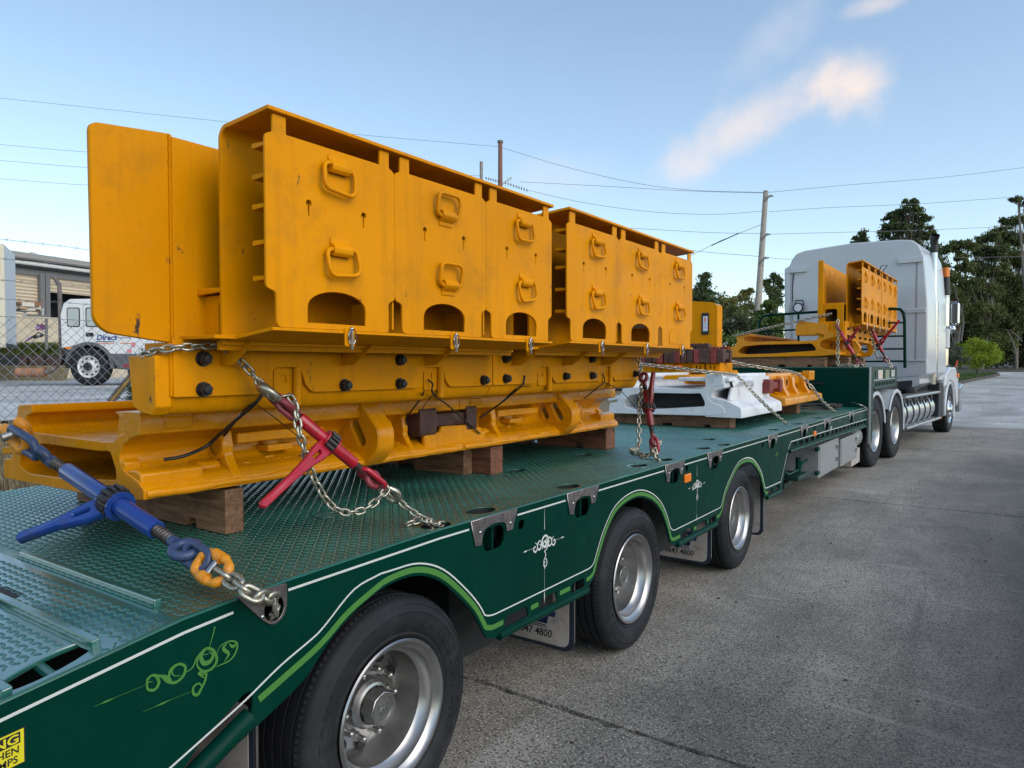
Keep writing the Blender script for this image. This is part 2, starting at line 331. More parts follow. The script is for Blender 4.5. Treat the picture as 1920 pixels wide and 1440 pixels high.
def concrete(name, base, rough, agg=.5, stain=.6, lane=False):
    """broom worn concrete: pale paste, dark aggregate specks, stains and tyre marks"""
    m = bpy.data.materials.new(name); m.use_nodes = True; t = m.node_tree; b = t.nodes['Principled BSDF']; N = t.nodes.new; Lk = t.links.new
    geo = N('ShaderNodeTexCoord').outputs['Object']
    def noise(s, d=6, ro=.6, dist=0., mapping=None):
        n = N('ShaderNodeTexNoise'); n.inputs['Scale'].default_value = s; n.inputs['Detail'].default_value = d; n.inputs['Roughness'].default_value = ro; n.inputs['Distortion'].default_value = dist
        if mapping: mp = N('ShaderNodeMapping'); mp.inputs['Scale'].default_value = mapping; Lk(geo, mp.inputs['Vector']); Lk(mp.outputs[0], n.inputs['Vector'])
        else: Lk(geo, n.inputs['Vector'])
        return n.outputs['Fac']
    def ramp(f, a, b_, lo=0., hi=1.):
        r = N('ShaderNodeMapRange'); r.inputs['From Min'].default_value = a; r.inputs['From Max'].default_value = b_; r.inputs['To Min'].default_value = lo; r.inputs['To Max'].default_value = hi; Lk(f, r.inputs['Value']); return r.outputs[0]
    def mixc(f, A, B):
        x = N('ShaderNodeMix'); x.data_type = 'RGBA'
        if isinstance(f, float): x.inputs['Factor'].default_value = f
        else: Lk(f, x.inputs['Factor'])
        for k, q in (('A', A), ('B', B)):
            if isinstance(q, tuple): x.inputs[k].default_value = (*q, 1)
            else: Lk(q, x.inputs[k])
        return x.outputs['Result']
    c = mixc(ramp(noise(.55, 8, .62, .6), .34, .66), tuple(q*.62 for q in base), tuple(q*1.32 for q in base))
    c = mixc(ramp(noise(2.2, 9, .7), .5, .72, 0, stain), c, tuple(q*.34 for q in base))
    c = mixc(ramp(noise(1.0, 6, .6, 1.2, (5, .35, 1)), .55, .72, 0, .45), c, tuple(q*.45 for q in base))
    sp = noise(70, 4, .7); c = mixc(ramp(sp, .505, .57, 0, agg), c, tuple(q*.24 for q in base))
    sp2 = noise(95, 2, .5); c = mixc(ramp(sp2, .60, .68, 0, agg*.9), c, tuple(q*2.1 for q in base))
    c = mixc(ramp(noise(.9, 4, .5, 2.6, (.35, 3.2, 1)), .66, .70, 0, .35), c, tuple(q*1.7 for q in base))
    if lane:      # rubber blackened traffic lane on the open side of the yard road
        sx_ = N('ShaderNodeSeparateXYZ'); Lk(geo, sx_.inputs[0]); ad = N('ShaderNodeMath'); ad.operation = 'MULTIPLY_ADD'; Lk(noise(.45, 7, .66, .5, (1.4, .45, 1)), ad.inputs[0]); ad.inputs[1].default_value = 2.8; fy = N('ShaderNodeMath'); fy.operation = 'MULTIPLY_ADD'; Lk(sx_.outputs[1], fy.inputs[0]); fy.inputs[1].default_value = -.10; Lk(sx_.outputs[0], fy.inputs[2]); Lk(fy.outputs[0], ad.inputs[2])
        c = mixc(ramp(ad.outputs[0], 2.35, 3.95, 0, .80), c, tuple(q*.125 for q in (base[0]*.9, base[1]*.98, base[2]*1.12)))
        c = mixc(ramp(noise(1.6, 9, .72, 1.5, (.9, 2.6, 1)), .60, .68, 0, .30), c, tuple(q*1.25 for q in base))
    Lk(c, b.inputs['Base Color']); b.inputs['Specular IOR Level'].default_value = .12
    Lk(ramp(noise(.55, 8, .62, .6), .3, .7, rough-.12, rough+.15), b.inputs['Roughness'])
    bp = N('ShaderNodeBump'); bp.inputs['Strength'].default_value = .45; bp.inputs['Distance'].default_value = .004; Lk(sp, bp.inputs['Height']); Lk(bp.outputs[0], b.inputs['Normal'])
    return m
CONC = concrete('road_concrete', (.345, .315, .272), .66, .95, .55, True)
CONCF = concrete('far_concrete', (.50, .48, .44), .55, .3, .3)  # paler base puts the grazing sheen of the distant road into the colour
YARD = concrete('yard_concrete', (.52, .505, .475), .8, .2, .35)
KERB = concrete('kerb_concrete', (.11, .10, .09), .8, .3, .6)
JOINT = mat('joint_filler', (.02, .02, .018), .9)

def sheet(name, xs, ys, z, m, kind='structure', mask=None):
    vs = [(x, y, z(x, y)) for y in ys for x in xs]; n = len(xs)
    fs = [(j*n+i, j*n+i+1, (j+1)*n+i+1, (j+1)*n+i) for j in range(len(ys)-1) for i in range(n-1)]
    me = bpy.data.meshes.new(name); me.from_pydata(vs, [], fs); me.materials.append(m); me.shade_smooth()
    return tag(link(name, me), kind=kind)
KP = [(-9.0, 19.0), (-6.2, 24.0), (-2.4, 34), (.9, 45.5), (2.45, 56), (2.3, 58.2), (1.2, 59.4), (-8, 60.5)]   # kerb line of the verge
def terr(x, y):
    h = hgt(y)-.09
    l = sstep(-1.75, -2.7, x)*.80+sstep(-2.6, -4.2, x)*.27
    hl = max(h, -.07+l*(1.0 if y < 60 else 1)) if x < -1.7 else h
    return hl if y < 66 else max(hl, 1.10)
XS = [-900, -300, -140, -80, -45, -25, -14, -8, -6, -5, -4.4, -4, -3.6, -3.2, -2.9, -2.6, -2.3, -2.05, -1.75, -1.5, 0, 4, 10, 20, 40, 90, 250, 900]
YS = [-900, -250, -90, -40, -20, -8, -3, 0, 3, 6, 10, 16, 22.8, 30, 38, 46, 54, 62, 66, 75, 95, 140, 300, 900]
sheet('ground', XS, YS, terr, DRY)
sheet('forest_floor', [-400, -120, -40, -9, 3, 15, 40, 120, 400], [65.4, 75, 110, 200, 500], lambda x, y: 1.135+max(0, y-75)*.012, LITTER)
road = sheet('road', [-1.9, 2, 6, 14], [-14, -3.7, 3, 9.6, 16.2, 22.8], lambda x, y: -.085, JOINT)
sheet('far_road', [-7.5, -4, 0, 4, 8, 14, 60], [22.8, 26, 30, 36, 42, 48, 54, 60, 62, 66], lambda x, y: hgt(y)+.002, CONCF)
SLAB = None
for i, y0 in enumerate([-10.33, -3.70, 2.925, 9.555, 16.185]):
    for j, (x0, x1) in enumerate([(-1.88, 6.2), (6.2, 14.0)]):
        if SLAB is None:
            # one worn slab with ragged arrises
            b = MB(); ny = 90; L_, W_ = 6.63-.012, 1.0
            me = None
        b = MB(); W_ = x1-x0-.012; L_ = 6.63-.013; n = 130; r_ = random.Random(i*7+j)
        jag = lambda: abs(r_.gauss(.012, .008))
        lo = [(x0+W_*k/n, y0+.006+jag()) for k in range(n+1)]; hi = [(x0+W_*k/n, y0+.006+L_-jag()) for k in range(n+1)]
        vs = [(x, y, -.04) for x, y in lo]+[(x, y, -.04) for x, y in hi]+[(x, y-.004, -.08) for x, y in lo]+[(x, y+.004, -.08) for x, y in hi]; q = n+1
        fs = [(k, k+1, q+k+1, q+k) for k in range(n)]+[(k+1, k, 2*q+k, 2*q+k+1) for k in range(n)]+[(q+k, q+k+1, 3*q+k+1, 3*q+k) for k in range(n)]
        b.add(vs, fs); b.build('concrete_slab', CONC, road)
        SLAB = 1
# raised concrete yard behind the fence
sheet('yard', [-120, -60, -30, -14, -7, -4.75], [-40, -10, 0, 8, 16, 24, 34, 46], lambda x, y: 1.10, YARD)
# verge with kerb
vb = MB(); pts = KP+[(-30, 60), (-30, 19)]
vb.add([(x, y, hgt(y)+.135) for x, y in pts], [tuple(range(len(pts)))]); 
me = vb.mesh('verge', TURF); bm = bmesh.new(); bm.from_mesh(me); bmesh.ops.triangulate(bm, faces=bm.faces); bmesh.ops.subdivide_edges(bm, edges=bm.edges, cuts=5, use_grid_fill=True)
for v in bm.verts: v.co.z = hgt(v.co.y)+.135
bm.to_mesh(me); bm.free(); tag(link('verge', me), kind='structure')
kb = MB(); kp = []
for a, b_ in zip(KP[:-1], KP[1:]):
    for k in range(8): kp.append((a[0]+(b_[0]-a[0])*k/8, a[1]+(b_[1]-a[1])*k/8))
prof = [(-.07, -.05), (.10, -.05), (.09, .12), (.07, .15), (-.07, .15)]
vs = []
for i, p in enumerate(kp):
    a = Vector(kp[max(i-1, 0)]); c = Vector(kp[min(i+1, len(kp)-1)]); t = (c-a).normalized(); nrm = Vector((t.y, -t.x))
    for (o_, z) in prof: vs.append((p[0]+nrm.x*o_, p[1]+nrm.y*o_, hgt(p[1])+z))
n = len(prof); fs = [(i*n+k, i*n+(k+1) % n, (i+1)*n+(k+1) % n, (i+1)*n+k) for i in range(len(kp)-1) for k in range(n)]
kb.add(vs, fs); tag(kb.build('kerb', KERB), kind='structure')
# grass blades: dry tussocks on the bank, short turf on the verge
def blades(name, m, n, pos, hmin, hmax, lean=.5, wdt=.006):
    P = np.array([pos() for _ in range(n)]); h = rng.uniform(hmin, hmax, n); a = rng.uniform(0, 6.28, n); l = rng.uniform(0, lean, n)*h; wd = np.full(n, wdt)
    d = np.stack([np.cos(a), np.sin(a), np.zeros(n)], 1); s_ = np.stack([-np.sin(a), np.cos(a), np.zeros(n)], 1)*wd[:, None]
    mid = P+d*(l*.35)[:, None]+np.array([0, 0, 1])*(h*.6)[:, None]; tip = P+d*l[:, None]+np.array([0, 0, 1])*h[:, None]
    V = np.stack([P-s_, P+s_, mid+s_*.7, mid-s_*.7, tip], 1).reshape(-1, 3); o = np.arange(n)*5
    F = np.concatenate([np.stack([o, o+1, o+2], 1), np.stack([o, o+2, o+3], 1), np.stack([o+3, o+2, o+4], 1)])
    return tag(np_mesh(name, V, F, m), kind='stuff')
def np_mesh(name, V, F, m, parent=None, smooth=False):
    me = bpy.data.meshes.new(name); k = F.shape[1]
    me.vertices.add(len(V)); me.vertices.foreach_set('co', V.astype(np.float32).ravel()); me.loops.add(F.size); me.loops.foreach_set('vertex_index', F.astype(np.int32).ravel())
    me.polygons.add(len(F)); me.polygons.foreach_set('loop_start', (np.arange(len(F))*k).astype(np.int32)); 
    me.update(calc_edges=True); me.validate(); me.materials.append(m)
    if smooth: me.shade_smooth()
    return link(name, me, parent)
def leafmat(name, c1, c2, c3, scale=.35, trans=.25):
    m = bpy.data.materials.new(name); m.use_nodes = True; t = m.node_tree; b = t.nodes['Principled BSDF']; N = t.nodes.new; Lk = t.links.new
    geo = N('ShaderNodeTexCoord').outputs['Object']
    n = N('ShaderNodeTexNoise'); n.inputs['Scale'].default_value = scale; n.inputs['Detail'].default_value = 8; n.inputs['Roughness'].default_value = .75; Lk(geo, n.inputs['Vector'])
    cr = N('ShaderNodeValToRGB'); cr.color_ramp.elements[0].color = (*c1, 1); cr.color_ramp.elements[1].color = (*c3, 1); cr.color_ramp.elements[0].position = .36; cr.color_ramp.elements[1].position = .66
    e = cr.color_ramp.elements.new(.5); e.color = (*c2, 1); Lk(n.outputs['Fac'], cr.inputs['Fac']); Lk(cr.outputs[0], b.inputs['Base Color'])
    b.inputs['Roughness'].default_value = .55; b.inputs['Specular IOR Level'].default_value = .3
    tr = N('ShaderNodeBsdfTranslucent'); Lk(cr.outputs[0], tr.inputs['Color']); mx = N('ShaderNodeMixShader'); mx.inputs[0].default_value = trans
    Lk(b.outputs[0], mx.inputs[1]); Lk(tr.outputs[0], mx.inputs[2]); Lk(mx.outputs[0], t.nodes['Material Output'].inputs['Surface'])
    return m
STRAW = leafmat('dry_grass_blades', (.16, .12, .055), (.30, .235, .13), (.40, .32, .19), 3, .2)
TURFB = leafmat('turf_blades', (.05, .085, .015), (.085, .13, .03), (.13, .17, .05), 1, .3)
def bankpos():
    x = rng.uniform(-4.6, -1.95); y = rng.uniform(-1.0, 9); return (x, y, terr(x, y)-.01)
blades('dry_grass', STRAW, 26000, bankpos, .04, .16, 1.1, .005)
def gpos(): x = 1.3+rng.random()*4.5; y = .8+rng.random()**1.6*14; return x, y
gb = MB()
for _ in range(420):
    x, y = gpos(); r_ = abs(rng.normal(.004, .004))+.0025; a_ = rng.random()*6.28
    pts = [(x+r_*math.cos(a_+t)*(1+.5*rng.random()), y+r_*math.sin(a_+t)*(1+.5*rng.random())) for t in (0, 1.2, 2.5, 3.8, 5.0)]
    o_ = [(*p, -.041) for p in pts]; gb.add(o_+[(x, y, -.04+r_*.8)], [(i, (i+1) % 5, 5) for i in range(5)])
tag(gb.build('road_grit', mat('dark_grit', (.05, .045, .035), .9, var=.5, vscale=40)), kind='stuff')
def vpos():
    t = rng.random()*4.2; i = int(t); f = t-i; x = KP[i][0]+(KP[i+1][0]-KP[i][0])*f-rng.random()**1.5*6-.1; y = KP[i][1]+(KP[i+1][1]-KP[i][1])*f
    return (x, y, hgt(y)+.13)
blades('verge_grass', TURFB, 16000, vpos, .05, .14, .8, .012)
def ypos():
    p = at(rng.uniform(-60, 118), 660, 'd', rng.uniform(24.6, 26.6)); return (p.x, p.y, GB_Z-.05)
GB_Z = 1.98
q = [at(-90, 660, 'd', 24.3), at(122, 660, 'd', 24.3), at(122, 660, 'd', 27.2), at(-90, 660, 'd', 27.2)]
MBX = MB().add([(p.x, p.y, 1.0) for p in q]+[(p.x+(.25 if i in (0, 1) else 0)*-.5, p.y+(.3 if i in (0, 1) else 0), GB_Z) for i, p in enumerate(q)], [(0, 3, 2, 1), (4, 5, 6, 7), (0, 1, 5, 4), (1, 2, 6, 5), (2, 3, 7, 6), (3, 0, 4, 7)])
tag(MBX.build('grass_bank', DRY), kind='structure')
blades('yard_grass', leafmat('long_grass', (.09, .11, .02), (.16, .18, .04), (.25, .25, .08), 1, .3), 14000, ypos, .2, .55, .7, .03)

# ------------------------------------------------------------ the green low loader trailer
TR = thing('low_loader_trailer', 'long dark green step deck trailer with chequer plate deck and white pinstripes', 'trailer', (0, 5.5, 0))
ZK = [(-.9, .664), (1.025, .948), (1.35, .968), (1.84, .983), (2.05, .988), (12.1, .975)]
def zd(y):
    for (a, za), (b, zb) in zip(ZK[:-1], ZK[1:]):
        if y <= b: return za+(zb-za)*(y-a)/(b-a)
    return ZK[-1][1]
XL = -1.24
HOLES = [(1.135, 2.46, .055, .085), (1.165, 2.13, .05, .075), (1.13, 3.22, .055, .085), (1.10, 4.16, .05, .085), (1.12, 4.52, .05, .085), (1.10, 5.33, .05, .085), (1.15, 5.66, .05, .085), (.585, 3.52, .045, .075),
         (.545, 4.42, .045, .075), (.88, 4.7, .045, .08), (.66, 2.03, .05, .075), (.90, 6.02, .05, .09), (1.10, 7.3, .05, .1), (.6, 8.55, .05, .1), (1.12, 8.2, .05, .1), (1.1, 9.3, .05, .1)]
for h in HOLES:  # dark cups added under the deck holes to put shade in them
    MB().lathe([(-.0075, 1.03), (-.12, 1.03), (-.12, .01)], (0, 0, 0), (0, 0, 1), 24).build('hole_shade_cup', DARK, TR).matrix_basis = Matrix.Translation((0, 5.5, 0)) @ Matrix.Translation((h[0], h[1]-5.5, .988)) @ Matrix.Diagonal((h[2], h[3], 1, 1))
# deck: flat main run with holes, then the falling tail and the ramp with its hand hole
M0 = Matrix(((1,0,0,0),(0,1,0,0),(0,(zd(12.1)-zd(2.05))/(12.1-2.05),1,zd(2.05)-2.05*(zd(12.1)-zd(2.05))/(12.1-2.05)),(0,0,0,1)))
plate('deck_plate', [(XL, 2.05), (1.236, 2.05), (1.236, 12.05), (XL, 12.05)], [ell(*h, 24) for h in HOLES], -.006, 0, 'z', DECK, TR, .001, M0)
for (a, za), (b, zb) in [(ZK[2], ZK[3]), (ZK[3], ZK[4]), (ZK[1], ZK[2])]:
    MB().add([(XL, a, za), (1.236, a, za), (1.236, b, zb), (XL, b, zb), (XL, a, za-.014), (1.236, a, za-.014), (1.236, b, zb-.014), (XL, b, zb-.014)],
             [(0,1,2,3), (4,7,6,5), (0,4,5,1), (1,5,6,2), (2,6,7,3), (3,7,4,0)]).build('deck_plate', DECK, TR)
sl_ = (ZK[1][1]-ZK[0][1])/(ZK[1][0]-ZK[0][0])
MR = Matrix(((1,0,0,0),(0,1,0,0),(0,sl_,1,ZK[1][1]-sl_*ZK[1][0]),(0,0,0,1)))
RH = ell(1.148, .742, .052, .125, 24, R(12))
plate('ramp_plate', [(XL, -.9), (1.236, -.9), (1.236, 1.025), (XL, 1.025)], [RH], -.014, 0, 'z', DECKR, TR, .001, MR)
MB(MR).tube([(1.08, .745, -.02), (1.23, .735, -.02)], .012, 8).build('hand_hole_bar', DECK, TR)
for (y, x1) in [(1.045, 1.085), (.84, 1.175), (.63, 1.255-.03), (.42, 1.2), (.2, 1.2), (-.02, 1.2), (-.24, 1.2)]:
    x0 = .2 if y > 1 else -1.1
    if y > 1: x0 = .19
    b = MB(MR if y < 1.02 else None); zz = 0 if y < 1.02 else zd(y)
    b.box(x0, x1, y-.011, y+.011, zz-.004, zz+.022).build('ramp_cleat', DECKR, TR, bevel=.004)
    w_ = MB(MR if y < 1.02 else None)
    w_.tube([(x0+(x1-x0)*k/60, y-.013+.0015*math.sin(k*2.1), zz+.001) for k in range(61)], .0045, 5); w_.build('weld_bead', DECK, TR, 60)
# chequer tread: raised lozenges standing at alternate angles
def tread(y0, y1, c=.0235, x0=XL+.012, x1=1.222, m=DECK, k=1.):
    nx = int((x1-x0)/c); ny = int((y1-y0)/c); I, J = np.meshgrid(np.arange(nx), np.arange(ny)); X = x0+(I+.5)*c; Y = y0+(J+.5)*c
    ang = np.where((I+J) % 2 == 0, R(38), R(-38)).ravel(); X = X.ravel(); Y = Y.ravel(); keep = np.ones(len(X), bool)
    for (hx, hy, rx, ry) in HOLES: keep &= ((X-hx)/(rx+.016))**2+((Y-hy)/(ry+.016))**2 > 1
    keep &= ((X-1.148)/.07)**2+((Y-.742)/.145)**2 > 1
    for cy, cx in [(1.045, 1.10), (.84, 1.19), (.63, 1.24)]: keep &= ~((np.abs(Y-cy) < .026) & (X < cx))
    X = X[keep]; Y = Y[keep]; ang = ang[keep]; n = len(X); L_, W_, H_ = .0135*k, .0042*k, .0034
    loc = np.array([(-L_, 0, 0), (-L_*.6, -W_, 0), (L_*.6, -W_, 0), (L_, 0, 0), (L_*.6, W_, 0), (-L_*.6, W_, 0), (-L_*.55, 0, H_), (L_*.55, 0, H_)])
    ca, sa = np.cos(ang)[:, None], np.sin(ang)[:, None]
    Z = np.interp(Y, [k[0] for k in ZK], [k[1] for k in ZK])
    V = np.stack([X[:, None]+loc[:, 0]*ca-loc[:, 1]*sa, Y[:, None]+loc[:, 0]*sa+loc[:, 1]*ca, np.zeros((n, 8))], 2)
    V[:, :, 2] = np.interp(V[:, :, 1], [k[0] for k in ZK], [k[1] for k in ZK])+loc[:, 2]+.0003
    tr = np.array([(0,1,6), (1,2,7), (1,7,6), (2,3,7), (3,4,7), (4,5,6), (4,6,7), (5,0,6)])
    F = (tr[None]+(np.arange(n)*8)[:, None, None]).reshape(-1, 3)
    o = np_mesh('tread_pattern', V.reshape(-1, 3), F, m, TR, True); o.data.shade_smooth(); o['kind'] = 'stuff'
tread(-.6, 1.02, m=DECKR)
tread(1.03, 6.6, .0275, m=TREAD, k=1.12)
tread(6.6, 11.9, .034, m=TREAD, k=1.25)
# side fascia with wheel arches
A1 = [(1.205, .561), (1.32, .607), (1.414, .650), (1.50, .725), (1.59, .788), (1.70, .834), (1.81, .855), (1.93, .849), (2.05, .800), (2.17, .704), (2.265, .609), (2.325, .519), (2.355, .48)]
A2 = [(3.235, .475), (3.29, .508), (3.34, .588), (3.42, .70), (3.525, .793), (3.64, .833), (3.78, .848), (3.91, .833), (4.05, .783), (4.17, .703), (4.26, .586), (4.315, .49), (4.36, .46)]
A3 = [(5.24, .445), (5.33, .506), (5.40, .61), (5.525, .704), (5.72, .798), (5.93, .812), (6.12, .774), (6.33, .656), (6.445, .507), (6.485, .45)]
def smooth2(p, n=4): return [(q.x, q.y) for q in catmull([(a, b, 0) for a, b in p], n)]
S1, S2, S3 = smooth2(A1), smooth2(A2), smooth2(A3)
outl = [(-.6, zd(-.6)+.004), (1.025, .952), (1.35, .972), (2.05, .992), (12.06, .979), (12.06, .70), (7.33, .775), (7.22, .66), (7.07, .425), (6.52, .432)] + S3[::-1] + [(5.2, .438), (4.41, .447)] + S2[::-1] + [(3.2, .467), (2.40, .465)] + S1[::-1] + [(-.6, -.02+.14)]
def slot(yc, zc, w_, h_): return rrect(yc-w_/2, yc+w_/2, zc-h_/2, zc+h_/2, min(w_, h_)*.42)
SLOTS = [(2.405, .893, .155, .10), (3.165, .897, .155, .092), (4.383, .90, .15, .092), (5.155, .903, .16, .09), (6.72, .90, .15, .09), (7.95, .895, .16, .09), (9.10, .885, .17, .09), (10.7, .875, .2, .09)]
WIN = []
for y0, y1 in [(2.475, 2.675), (2.755, 2.93), (3.045, 3.20), (4.49, 4.72), (4.79, 5.0), (5.04, 5.2), (6.60, 6.76), (6.84, 7.0)]:
    zc = .506 if y0 < 4 else (.483 if y0 < 6 else .465)
    WIN.append([(y0, zc-.026), (y1, zc-.026), (y1-.02, zc+.026), (y0+.02, zc+.026)])
for k in range(17):
    y0 = 7.46+k*.265; zc = .818-.0118*(y0-7.4); WIN.append([(y0, zc-.024), (y0+.19, zc-.024-.002), (y0+.17, zc+.026-.002), (y0+.015, zc+.026)])
RWIN = [(1.235, .655), (1.225, .69), (1.20, .685), (1.06, .60), (1.02, .555), (.96, .49), (1.0, .475), (1.225, .60)]
fas = plate('side_fascia', outl, [slot(*s) for s in SLOTS]+WIN+[rounded(RWIN, .015)]+[ell(1.302, .905, .040, .043), slot(2.612, .911, .05, .045), slot(4.6, .925, .05, .045), slot(6.41, .917, .06, .045), slot(8.44, .925, .08, .05)], 1.238, 1.25, 'x', GRN, TR, .0015)
# edge lip of the deck, a thin worn angle
MB().tube([(1.244, y, zd(y)+.004) for y in [-.6, .2, 1.025, 1.2, 1.35, 1.6, 1.84, 2.05, 4, 8, 12.05]], .0065, 6).build('deck_edge', DECK, TR, 60)
# rub rails under the lower edge
for p in [[(1.247, 2.44, .462), (1.247, 3.22, .458)], [(1.247, 4.44, .440), (1.247, 5.2, .436)], [(1.247, 6.56, .425), (1.247, 7.04, .415)], [(1.247, 7.36, .765), (1.247, 12.0, .695)], [(1.236, .9, .44), (1.236, 1.23, .605)]]:
    MB().tube(p, .019 if p[0][1] > 1 else .03, 10).build('rub_rail', GRN, TR, 50)
# painted stripes (flat print on the fascia)
def ribbon(path, wd, x=1.2515, taper=None):
    P = [Vector((q[0], q[1])) for q in path]; vs = []; n = len(P)
    for i, p in enumerate(P):
        t = (P[min(i+1, n-1)]-P[max(i-1, 0)]).normalized(); q = Vector((-t.y, t.x)); h = wd/2*(taper(i/(n-1)) if taper else 1)
        xx = x+.000012*i; vs += [(xx, (p+q*h).x, (p+q*h).y), (xx, (p-q*h).x, (p-q*h).y)]
    return MB().add(vs, [(2*i, 2*i+1, 2*i+3, 2*i+2) for i in range(n-1)])
def offs(P, d):
    o = []
    for i, p in enumerate(P):
        t = Vector(P[min(i+1, len(P)-1)])-Vector(P[max(i-1, 0)]); t.normalize(); o.append((p[0]-t.y*d, p[1]+t.x*d))
    return o
top = [(-.6, zd(-.6)-.030), (1.025, .918), (1.35, .945), (2.05, .962), (12.02, .945)]
gaps = sorted([(y-.172, y+.172) for y, *_ in SLOTS]+[(1.17, 1.356)])
yy = -.6; segs = []
for a, b in gaps+[(12.02, 12.02)]: segs.append((yy, a)); yy = b
ztop = lambda y: np.interp(y, [q[0] for q in top], [q[1] for q in top])
for a, b in segs:
    ks = [a]+[q[0] for q in top if a < q[0] < b]+[b]
    ribbon([(y, ztop(y)) for y in ks], .0078).build('pinstripe', WLINE, TR)
def stripe(arc_a, arc_b, d, zlev, rr):
    """from the falling side of one arch along the bottom to the rising side of the next"""
    a = [p for p in offs(arc_a, d)]; b = [p for p in offs(arc_b, d)] if arc_b else []
    ia = max(range(len(a)), key=lambda i: a[i][1]); a = [p for p in a[ia:] if p[1] > zlev+.01]
    if b: ib = max(range(len(b)), key=lambda i: b[i][1]); b = [p for p in b[:ib+1] if p[1] > zlev+.01]
    A = a+[(a[-1][0]+.035, zlev)]; B = [(b[0][0]-.035, zlev)]+b if b else []
    n1 = len(a); path = A+B
    return rounded_open(path, {n1: rr, n1+1: rr})
def rounded_open(path, rs, n=5):
    o = []
    for i, p in enumerate(path):
        if i in rs and 0 < i < len(path)-1:
            p0, p1, p2 = Vector(path[i-1]), Vector(p), Vector(path[i+1]); A = p1+(p0-p1).normalized()*min(rs[i], (p0-p1).length*.9); B = p1+(p2-p1).normalized()*min(rs[i], (p2-p1).length*.45)
            for k in range(n+1): t = k/n; o.append(tuple(A*(1-t)**2+p1*2*t*(1-t)+B*t*t))
        else: o.append(tuple(p))
    return o
def front(arc): ia = max(range(len(arc)), key=lambda i: arc[i][1]); return ia
def cutband(path, wd, m, name, holes):
    """print that stops at the openings cut in the fascia"""
    run = []
    fine = []
    for p, q in zip(path[:-1], path[1:]):
        n = max(1, int((Vector(q)-Vector(p)).length/.012))
        fine += [(p[0]+(q[0]-p[0])*k/n, p[1]+(q[1]-p[1])*k/n) for k in range(n)]
    fine.append(path[-1])
    for p in fine+[None]:
        inside = p is None or any(min(q[0] for q in h)-.004 < p[0] < max(q[0] for q in h)+.004 and min(q[1] for q in h)-.02 < p[1] < max(q[1] for q in h)+.02 for h in holes)
        if inside:
            if len(run) > 1: ribbon(run, wd).build(name, m, TR)
            run = []
        else: run.append(p)
i1 = front(S1)
lead = [(-.6, .18), (.2, .345), (.98, .575), (1.10, .617)]
PXL = lambda pts: [(q.y, q.z) for q in catmull([at(x, y, 'x', 1.2515) for x, y in pts], 4)]
W1 = [(-.6, .20), (.3, .40), (.80, .51)]+PXL([(319, 1440), (395, 1372), (460, 1313), (527, 1247), (588, 1195), (612, 1169), (664, 1105), (714, 1075.5)])+[offs(S1, .044)[i1]]
G1 = [(-.6, .165), (.3, .355), (.90, .505)]+PXL([(370, 1424), (415, 1380), (470, 1326), (535, 1268), (600, 1209), (652, 1149), (702, 1105)])+offs(S1, .0215)[i1-3:i1+1]
ribbon(W1, .0062).build('pinstripe', WLINE, TR)
ribbon(stripe(S1, S2, .044, .567, .05), .0062).build('pinstripe', WLINE, TR)
ribbon(stripe(S2, S3, .044, .548, .05), .0062).build('pinstripe', WLINE, TR)
i3 = front(S3)
W3 = stripe(S3, None, .044, .52, .05)
ribbon(W3+[(7.03, .51), (7.26, .765)], .009).build('pinstripe', WLINE, TR)
ribbon([(7.29, .80), (7.4, .862), (12.0, .80)], .009).build('pinstripe', WLINE, TR)
cutband(G1, .022, LGRN, 'green_stripe', [RWIN])
cutband(stripe(S1, S2, .0215, .515, .03), .022, LGRN, 'green_stripe', WIN)
cutband(stripe(S2, S3, .0215, .490, .03), .022, LGRN, 'green_stripe', WIN)
cutband(stripe(S3, None, .0215, .475, .03)+[(6.59, .473)], .022, LGRN, 'green_stripe', WIN)
# pinstriped scroll ornaments
def spiral(c, r0, turns, a0, sgn, n=26): return [(c[0]+r0*(1-.82*k/n)*math.cos(a0+sgn*turns*2*math.pi*k/n), c[1]+r0*(1-.82*k/n)*math.sin(a0+sgn*turns*2*math.pi*k/n)) for k in range(n+1)]
def scroll(c, s, m, name='scroll_ornament'):
    b = MB()
    def rb(path, wd, tp=None): q = ribbon(path, wd*s*.68, 1.2518+.00045*(len(b.f) % 977)/60, tp); b.add(q.v, q.f)
    P = lambda x, y: (c[0]+x*s*.95, c[1]+y*s)
    PP = lambda pts: [P(*p) for p in pts]
    spear = lambda t: .25+1.6*max(0, 1-abs(t-.78)/.16) if t < .98 else .05
    rb(PP([(0, .42+.0), (0, 1.0)]), .035, lambda t: 1-.7*t); rb([P(0, -.72-k*.05) for k in range(21)], .035, spear)
    for sg in (-1, 1):
        rb([P(sg*(.62+k*.033), 0) for k in range(17)], .045, spear)
        for pts in (spiral((sg*.52, -.02), .15, 1.2, R(90 if sg > 0 else 90), sg), spiral((sg*.27, .0), .16, 1.1, R(100 if sg > 0 else 80), -sg)): rb(PP(pts), .055, lambda t: .45+.9*math.sin(math.pi*t))
        cv = [(sg*.12, -.12), (sg*.17, .02), (sg*.24, .15), (sg*.36, .08), (sg*.42, -.08), (sg*.5, -.14)]
        rb([(q.x, q.y) for q in catmull([(*P(*p), 0) for p in cv], 5)], .045)
    rb(PP(spiral((0, .06), .25, 1.5, R(-90), 1, 36)), .07, lambda t: .5+.9*math.sin(math.pi*t)); rb(PP(spiral((0, .02), .16, 1.2, R(60), -1)), .06)
    rb([(q.x, q.y) for q in catmull([(*P(*p), 0) for p in [(-.03, -.18), (.05, -.32), (-.06, -.48), (0, -.7)]], 6)], .05); rb(PP(spiral((.0, -.55), .14, 1.1, R(80), -1)), .05)
    return b.build(name, m, TR)
